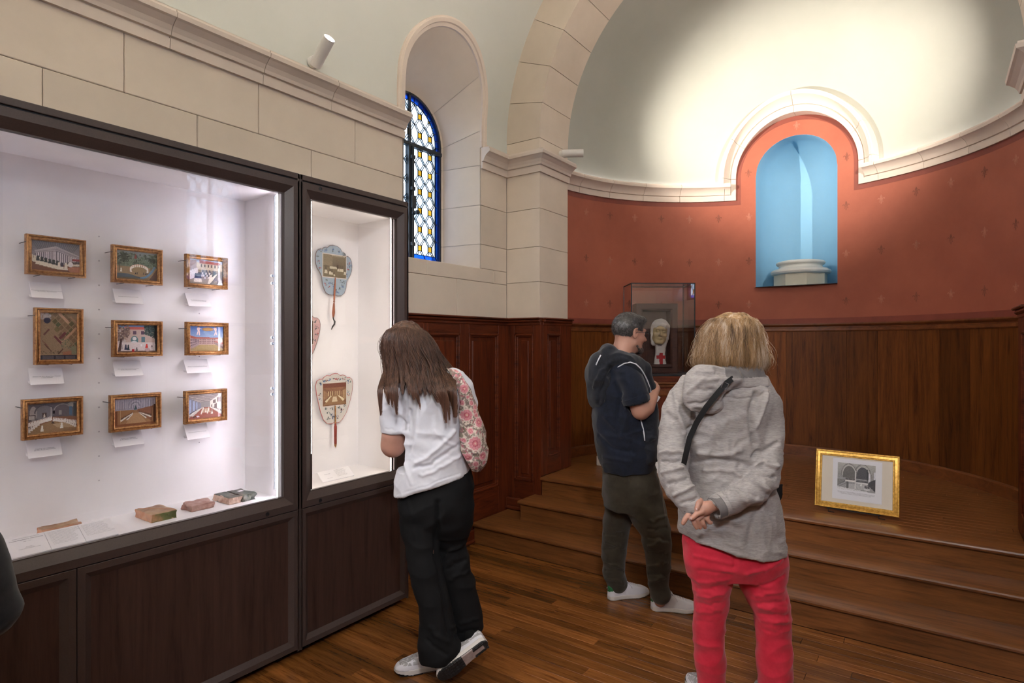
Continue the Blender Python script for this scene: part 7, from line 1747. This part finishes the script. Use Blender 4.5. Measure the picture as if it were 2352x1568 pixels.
# ---------------------------------------------------------------- 3: man in a navy T-shirt and dark hoodie
Cm = Person('bearded man with glasses in dark hoodie, olive trousers and white trainers', 1440, 3.58); J = Cm.J; D0 = 3.58; A_ = Cm
F = Field((-.36, -.34, .02), (.36, .42, 1.84), .011)
F.zloft([Cm.sec(850, 1395, 1470, D0, .09), Cm.sec(950, 1385, 1490, D0, .12), Cm.sec(1070, 1400, 1490, D0, .12), Cm.sec(1130, 1400, 1500, D0, .12)])
F.chain([J(1430, 1110, D0+.05), J(1410, 1225, D0+.10), J(1412, 1330, D0+.14), J(1413, 1355, D0+.14)], [.08, .055, .04, .035]); F.chain([J(1475, 1110, D0-.05), J(1510, 1235, D0-.08), J(1514, 1350, D0-.06), J(1516, 1380, D0-.06)], [.08, .055, .04, .035])
V0, Q0 = F.mesh(1)
F = Field(J(1385, 880, D0)*np.array([1, 0, 1])+np.array([0, -.22, 0]), J(1510, 700, D0)*np.array([1, 0, 1])+np.array([0, .25, 0]), .0038)
HM = (rotz(math.radians(-68))@rotx(math.radians(-6)), J(1447, 765, D0)); head_field(F, HM, jaw=1.08)
F.chain([J(1437, 790, D0), J(1424, 828, D0)], [.060, .066], .03)
V1, Q1 = F.mesh(1)
F = Field(J(1420, 985, D0)*np.array([1, 0, 1])+np.array([0, -.36, 0]), J(1525, 860, D0)*np.array([1, 0, 1])+np.array([.02, .06, .02]), .0036); e = D0
F.chain([J(1452, 895, e-.17), J(1466, 930, e-.18), J(1472, 943, e-.18)], [.050, .050, .047], .02); F.chain([J(1472, 943, e-.18), J(1486, 935, e-.17), J(1498, 912, e-.13), J(1502, 900, e-.10)], [.050, .045, .032, .026], .02)
F.chain([J(1501, 902, e-.10), J(1504, 893, e-.085), J(1503, 884, e-.08)], [.027, .031, .022], .012, flat=((.2, 1, 0), 1.3))
for i, (x, y) in enumerate(((1497, 877), (1501, 875), (1505, 877), (1509, 882))): F.chain([J(x+2, y+11, e-.075), J(x-1, y+2, e-.085), J(x-4, y+5, e-.06)], [.0115, .0105, .0085], .004)
F.chain([J(1508, 900, e-.09), J(1513, 893, e-.085), J(1511, 886, e-.075)], [.012, .0105, .0085], .004)
V2, Q2 = F.mesh(1); V = np.concatenate([V0, V1, V2]); Q = np.concatenate([Q0, Q1+len(V0), Q2+len(V0)+len(V1)]); mesh_obj('body', V, Q, M['skin_m'], Cm.t)
# hair and beard shells
Rm, om = HM; PH = lambda *p: om+Rm@np.array(p, float)
F = Field(J(1385, 850, D0)*np.array([1, 0, 1])+np.array([0, -.2, 0]), J(1510, 700, D0)*np.array([1, 0, 1])+np.array([0, .2, 0]), .0036)
F.ell(PH(0, -.019, .033), (.080, .099, .092), .01, R=Rm); F.ell(PH(0, .050, .086), (.056, .045, .026), .02, R=Rm)
F.ell(PH(0, .112, .010), (.090, .075, .070), .010, 's', R=Rm); F.chain([PH(-.09, .02, -.03), PH(.09, .02, -.03)], .046, .01, 's'); F.half(PH(0, 0, -.052), tuple(Rm@np.array([0, -.35, -1.0])))
for sx in (-1, 1): F.ell(PH(sx*.085, -.008, -.006), (.024, .024, .034), .006, 's', R=Rm)
V, Q = F.mesh(1); V = folds(V, Q, [], [((60, 60, 60), .0015, None, 1, True)], 4.0); mesh_obj('hair', V, Q, M['hair_m'], Cm.t)
r = np.random.RandomState(4); Nn = vnormals(V, Q); sel = r.choice(len(V), 5200, replace=True); G = []
for i in sel:
    p = V[i]; d = Nn[i]*.35+(Rm@np.array([0, .35, -.35]))*.6+r.uniform(-.2, .2, 3); d /= np.linalg.norm(d); L = r.uniform(.006, .013); G.append(np.stack([p-Nn[i]*.003+d*L*t+Nn[i]*0 for t in (0, .4, .75, 1)]))
strands('hair_strands', G, .0007, M['hair_m'], Cm.t)
F = Field(J(1430, 860, D0)*np.array([1, 0, 1])+np.array([0, -.16, 0]), J(1505, 770, D0)*np.array([1, 0, 1])+np.array([0, .2, 0]), .0034)
F.chain([PH(-.056, -.002, -.055), PH(-.052, .014, -.070), PH(-.024, .066, -.099), PH(.024, .066, -.099), PH(.052, .014, -.070), PH(.056, -.002, -.055)], [.013, .0165, .0205, .0205, .0165, .013], .012); F.ell(PH(0, .076, -.098), (.024, .0195, .020), .012, R=Rm); F.chain([PH(-.026, .078, -.058), PH(0, .091, -.052), PH(.026, .078, -.058), PH(.030, .070, -.080)], [.004, .005, .004, .005], .006)
V, Q = F.mesh(1); V = folds(V, Q, [], [((150, 150, 150), .0018, None, 1, True)], 8.0); mesh_obj('beard', V, Q, m_hair('salt_pepper_beard', (.02, .015, .013), (.07, .05, .045), (.26, .22, .20), (120, 120, 120)), Cm.t)
g = MB()
for sx in (-1, 1):
    rr = [PH(sx*.031+.021*cos(a), .104-.06*abs(sx*.031+.021*cos(a)), .002+.0175*sin(a)) for a in [2*PI*i/20 for i in range(20)]]; g.tube(rr, .0015, 6, closed=True); g.tube([PH(sx*.052, .100, .008), PH(sx*.070, .06, .008), PH(sx*.081, .000, .006), PH(sx*.083, -.016, -.004)], .0014, 6)
g.tube([PH(-.010, .105, .004), PH(0, .109, .007), PH(.010, .105, .004)], .0014, 6); g.build('glasses', M['iron'], Cm.t, local=True, smooth=True)
# T-shirt
F = Field((-.34, -.30, .80), (.30, .26, 1.60), .005)
F.zloft([Cm.sec(806, 1404, 1448, D0, .062), Cm.sec(822, 1390, 1462, D0, .10), Cm.sec(845, 1376, 1482, D0, .150), Cm.sec(880, 1366, 1496, D0, .175), Cm.sec(930, 1360, 1502, D0, .175), Cm.sec(980, 1364, 1505, D0, .170), Cm.sec(1030, 1371, 1505, D0, .168), Cm.sec(1060, 1379, 1504, D0, .168), Cm.sec(1079, 1386, 1500, D0, .168)], .03)
F.chain([J(1436, 848, e-.12), J(1446, 872, e-.16), J(1456, 900, e-.178), J(1460, 914, e-.182)], [.068, .070, .072, .074], .025)
q = (slice(None),)*3; p_ = J(1462, 924, e-.2); F.chain([J(1462, 922, e-.182), J(1468, 936, e-.182)], [.066, .064], .004, 's')
V, Q = F.mesh(2); st = [([J(1385, 960, e-.16), J(1430, 1010, e-.18), J(1470, 1020, e-.17)], .014, .006), ([J(1372, 1000, e-.14), J(1400, 1030, e-.17), J(1460, 1040, e-.17)], .013, -.008), ([J(1380, 1050, e-.14), J(1440, 1060, e-.17)], .012, .006), ([J(1420, 905, e-.17), J(1415, 960, e-.18)], .014, -.010), ([J(1440, 940, e-.17), J(1420, 1000, e-.18)], .014, .008), ([J(1425, 915, e-.22), J(1492, 905, e-.22)], .004, -.003)]
V = folds(V, Q, st, [((8, 8, 11), .007, None, 1, True)], 33.0); mesh_obj('t_shirt', V, Q, M['navy'], Cm.t)
band(J(1456.5, 910, e-.181), J(1461, 921, e-.183), .0745, .0735, 'sleeve_hem', M['navy'], .006, Cm.t)
# hoodie hung over the shoulders: hood at the back, yoke and front panel
F = Field((-.36, -.34, .85), (.34, .30, 1.62), .005)
F.ell(J(1378, 862, e-.02), (.085, .14, .115), .04); F.ell(J(1372, 905, e-.02), (.060, .12, .085), .04); F.ell(J(1392, 826, e), (.085, .15, .060), .04); F.ell(J(1378, 880, e-.02), (.045, .09, .10), .03, 's') if False else None
F.chain([J(1398, 812, e-.09), J(1425, 818, e-.12), J(1455, 830, e-.13), J(1478, 846, e-.10)], [.036, .040, .042, .036], .03); F.chain([J(1398, 812, e+.09), J(1430, 812, e+.10), J(1462, 828, e+.08)], [.036, .040, .036], .03); F.chain([J(1402, 806, e-.08), J(1395, 804, e), J(1402, 806, e+.08)], .036, .03)
F.chain([J(1420, 826, e-.14), J(1440, 830, e-.16), J(1465, 848, e-.15)], [.035, .035, .035], .03)
F.chain([J(1480, 850, e-.10), J(1494, 885, e-.09), J(1497, 930, e-.11), J(1492, 975, e-.13), J(1490, 1020, e-.12), J(1488, 1050, e-.12)], [.032, .030, .034, .046, .050, .044], .03, flat=((-.6, 1, 0), 1.0))
F.chain([J(1500, 960, e-.05), J(1502, 1000, e-.05), J(1498, 1045, e-.05)], [.032, .042, .040], .03)
V, Q = F.mesh(2); st = [([J(1400, 835, e-.20), J(1375, 850, e-.16), J(1358, 890, e-.10)], .010, .009), ([J(1410, 850, e-.20), J(1388, 880, e-.16), J(1375, 930, e-.12)], .011, -.012), ([J(1398, 870, e-.16), J(1390, 920, e-.14), J(1372, 945, e-.08)], .010, .010), ([J(1420, 822, e-.2), J(1450, 830, e-.2)], .010, .006), ([J(1482, 990, e-.17), J(1505, 985, e-.12)], .008, -.007), ([J(1482, 1015, e-.17), J(1508, 1005, e-.12)], .008, .007)]
V = folds(V, Q, st, [((10, 10, 12), .007, None, 1, True)], 41.0); mesh_obj('hoodie', V, Q, M['hoodie'], Cm.t)
def proj_to(V, pts, off=.003):
    out = []
    for (x, y) in pts:   # drape a cord on the near side of a garment
        a = np.array([J(x, y, d) for d in (3.2, 3.9)]); dir_ = (a[1]-a[0])/np.linalg.norm(a[1]-a[0]); rel = V-a[0]; t = rel@dir_; dist = np.linalg.norm(rel-t[:, None]*dir_, axis=1); k = dist < .012
        tt = t[k].min() if k.any() else (D0-.18-3.2); out.append(a[0]+dir_*(tt-off))
    return out
VH = np.concatenate([V])
for pts in ([(1408, 852), (1420, 842), (1434, 833), (1448, 830), (1461, 834), (1472, 845), (1481, 860), (1488, 876), (1494, 893), (1496, 905)], [(1468, 953), (1473, 968), (1478, 985), (1480, 1000), (1481, 1012)], [(1369, 838), (1374, 826), (1380, 815)]):
    pp = proj_to(VH, pts); pp = [pp[0]]+[(pp[i-1]+pp[i]*2+pp[i+1])/4 for i in range(1, len(pp)-1)]+[pp[-1]]; MB().tube(pp, .0038, 8).build('piping', M['piping'], Cm.t, local=True, smooth=True)
MB().tube([J(1398, 798, e-.06), J(1410, 800, e-.085), J(1424, 805, e-.09)], .004, 6).build('collar_edge', M['piping'], Cm.t, local=True, smooth=True)
# trousers
F = Field((-.32, -.34, .04), (.34, .34, 1.0), .005)
F.zloft([Cm.sec(1055, 1392, 1500, D0, .135), Cm.sec(1085, 1387, 1506, D0, .150), Cm.sec(1125, 1387, 1515, D0, .155), Cm.sec(1165, 1388, 1525, D0, .135)], .03)
F.chain([J(1428, 1130, D0+.05), J(1422, 1175, D0+.07), J(1414, 1225, D0+.09), J(1409, 1275, D0+.11), J(1411, 1315, D0+.13), J(1418, 1338, D0+.14)], [.108, .092, .078, .072, .068, .062], .03)
F.chain([J(1468, 1130, D0-.05), J(1486, 1175, D0-.07), J(1505, 1220, D0-.09), J(1511, 1260, D0-.085), J(1512, 1310, D0-.07), J(1514, 1345, D0-.06), J(1517, 1362, D0-.06)], [.112, .104, .088, .078, .068, .060, .058], .03)
V, Q = F.mesh(2); st = [([J(1450, 1080, e-.17), J(1440, 1110, e-.18)], .006, -.006), ([J(1490, 1195, e-.17), J(1535, 1185, e-.14)], .008, .006), ([J(1485, 1215, e-.18), J(1535, 1210, e-.14)], .008, -.006)]
for i, y in enumerate((1235, 1252, 1268, 1300, 1318, 1335)): st.append(([J(1484, y, e-.16), J(1538, y+(-8 if i % 2 else 8), e-.14)], .008, .006 if i % 2 else -.006)); st.append(([J(1384, y-8, e+.02), J(1438, y+(8 if i % 2 else -6), e+.02)], .008, .006 if i % 2 else -.006))
V = folds(V, Q, st, [((10, 10, 14), .006, None, 1, True)], 51.0); mesh_obj('trousers', V, Q, M['olive'], Cm.t)
def loc_floor(X_, Y_): a = X_*cos(HEAD)+Y_*sin(HEAD); d = -X_*sin(HEAD)+Y_*cos(HEAD); return np.array([a-Cm.a0, d-Cm.d0, 0])
for (h_, t_) in (((-1.655, 3.345), (-1.49, 3.56)), ((-1.385, 3.372), (-1.165, 3.50))):
    a, b = loc_floor(*h_), loc_floor(*t_); d = b-a; shoe(Cm.t, a, math.atan2(d[1], d[0]), .285, 'white')
pl = thing('paper_leaflet', 'small white folded leaflet held in the hand of the bearded man', 'leaflet', cw(Cm.a0, 3.58, 1.25), HEAD)
o_ = np.array([0, 0, 1.25]); pa = [J(1503, 905, e-.12)-o_, J(1513, 908, e-.10)-o_, J(1514, 888, e-.09)-o_, J(1506, 882, e-.10)-o_]
MB().prism([tuple(p) for p in [J(1500, 925, e-.07)-o_, J(1511, 922, e-.05)-o_, J(1517, 912, e-.05)-o_, J(1508, 905, e-.06)-o_]], (0, .0015, 0)).build('folded_sheet', M['card'], pl, local=True)

# ---------------------------------------------------------------- 4: visitor cut off by the left edge: black jacket elbow
E_ = Person('visitor in a black jacket cut off by the left edge of the photo', -160, 1.22); J = E_.J; D0 = 1.22; A_ = E_
F = Field((-.30, -.25, .02), (.30, .28, 1.72), .011)
hd = (rotz(math.radians(40)), J(-160, 620, D0)*np.array([1, 1, 0])+np.array([0, 0, 1.56])); hd[1][0] -= .115; cxp = hd[1][0]
F.zloft([(.75, cxp, 0, .09, .13), (1.0, cxp, 0, .09, .12), (1.30, cxp, 0, .09, .15), (1.40, cxp, 0, .07, .10)]); head_field(F, hd)
for sx in (-1, 1): F.chain([(cxp+sx*.04, -sx*.08, .78), (cxp+sx*.04, -sx*.09, .45), (cxp+sx*.04, -sx*.09, .09)], [.075, .05, .035])
F.chain([J(-90, 1405, D0+.03), J(-150, 1390, D0+.07)], [.035, .03]); F.ell(J(-170, 1385, D0+.08), (.045, .03, .03), .02); V, Q = F.mesh(2); mesh_obj('body', V, Q, M['skin'], E_.t)
F = Field((-.34, -.26, .78), (.32, .36, 1.52), .006); F.zloft([(.80, cxp-.01, 0, .125, .17), (1.0, cxp-.01, 0, .12, .16), (1.30, cxp-.01, 0, .12, .19), (1.40, cxp-.01, 0, .10, .15), (1.46, cxp, 0, .07, .08)])
F.chain([(cxp+.03, -.14, 1.37), J(-90, 1270, D0-.08), J(-44, 1360, D0-.06), J(-22, 1402, D0-.04), J(-40, 1415, D0+.0), J(-110, 1400, D0+.05)], [.062, .058, .052, .046, .044, .040], .02); F.chain([(cxp-.02, .16, 1.37), (cxp, .20, 1.1), (cxp-.15, .16, 1.05)], [.06, .055, .045], .02)
V, Q = F.mesh(2); V = folds(V, Q, [], [((10, 10, 12), .007, None, 1, True)], 61.0); mesh_obj('jacket', V, Q, m_cloth('black_jacket', (.006, .006, .008), (.012, .012, .015)), E_.t)
F = Field((-.30, -.25, .05), (.30, .25, .98), .008); F.zloft([(.70, cxp+.05, 0, .14, .15), (.85, cxp+.045, 0, .135, .15), (.98, cxp, 0, .12, .15)])
for sx in (-1, 1): F.chain([(cxp+sx*.04, -sx*.08, .78), (cxp+sx*.04, -sx*.09, .45), (cxp+sx*.04, -sx*.09, .10)], [.10, .075, .06])
V, Q = F.mesh(2); mesh_obj('trousers', V, Q, m_cloth('grey_green_trousers', (.16, .18, .16), (.22, .24, .21)), E_.t)
F = Field((-.34, -.25, 1.40), (.2, .25, 1.75), .007); F.ell(tuple(hd[1]+np.array([.01, -.02, .03])), (.086, .104, .098), .01); F.half(hd[1]+np.array([0, .03, .0]), tuple(hd[0]@np.array([0, 1, -.6]))); V, Q = F.mesh(2); mesh_obj('hair', V, Q, M['hair_g'], E_.t)
for sx in (-1, 1): shoe(E_.t, (cxp+sx*.04+.05, -sx*.09, 0), math.radians(165), .26, 'grey')

# ---------------------------------------------------------------- the wax bust in the shadow box
bu = thing('wax_bust', 'yellow wax face in a white veil above a cloth with a red cross', 'bust', cw(1.372, 5.61, 1.37), HEAD)
def JB(x, y, d): return np.array([(x-1176)/1365*d-1.372, d-5.61, 1.6-(y-784)/1365*d-1.37])
hb_ = (rotz(math.radians(172))@roty(math.radians(-7)), JB(1515.5, 762, 5.60)); Rb, ob = hb_
F = Field((-.13, -.15, .02), (.13, .12, .50), .0034); head_field(F, (Rb, ob), eyes='closed'); F.half((0, .05, 0), (0, 1, 0)); F.half((0, 0, JB(0, 789, 5.6)[2]), (0, .3, -1)); V, Q = F.mesh(1); mesh_obj('wax_face', V, Q, M['wax'], bu)
F = Field((-.13, -.14, -.01), (.13, .12, .52), .004); PB = lambda *p: ob+Rb@np.array(p, float)
F.ell(PB(0, -.030, .034), (.082, .090, .088), .01); F.ell(PB(0, -.005, .052), (.074, .082, .072), .01); F.chain([PB(-.072, .0, .03), PB(-.074, -.01, -.05), PB(-.055, -.01, -.12)], [.018, .016, .02], .02); F.chain([PB(.070, .0, .03), PB(.068, .0, -.05), PB(.045, .0, -.12)], [.014, .012, .02], .02)
F.chain([PB(-.064, .020, .060), PB(-.035, .055, .068), PB(0, .066, .072), PB(.035, .055, .068), PB(.064, .020, .060)], [.020, .020, .020, .020, .020], .012)
F.zloft([(.012, JB(1517, 0, 5.6)[0], 0, .060, .035), (.06, JB(1516, 0, 5.6)[0], 0, .052, .032), (.13, JB(1517, 0, 5.6)[0], 0, .045, .032), (.20, JB(1518, 0, 5.6)[0], .005, .048, .035), (.24, JB(1518, 0, 5.6)[0], .01, .045, .035)], .015, p=2.6)
F.ell(PB(0, .075, -.030), (.0615, .07, .086), .004, 's'); V, Q = F.mesh(1); V = folds(V, Q, [], [((22, 22, 22), .003, None, 1, True)], 2.0)
c = V[Q].mean(1); cxx = JB(1517, 0, 5.6)[0]; cr = (c[:, 1] < .0) & (((np.abs(c[:, 0]-cxx) < .017) & (c[:, 2] < .125) & (c[:, 2] > .0)) | ((np.abs(c[:, 2]-.084) < .016) & (np.abs(c[:, 0]-cxx) < .042)))
mesh_obj('veil', V, Q, [M['veil'], M['crossred']], bu, cr.astype(int))
lamp_spot('case_spot', cw(1.30, 4.9, 3.2), cw(1.38, 5.6, 1.75), 0.0, .5, WARM) if False else None
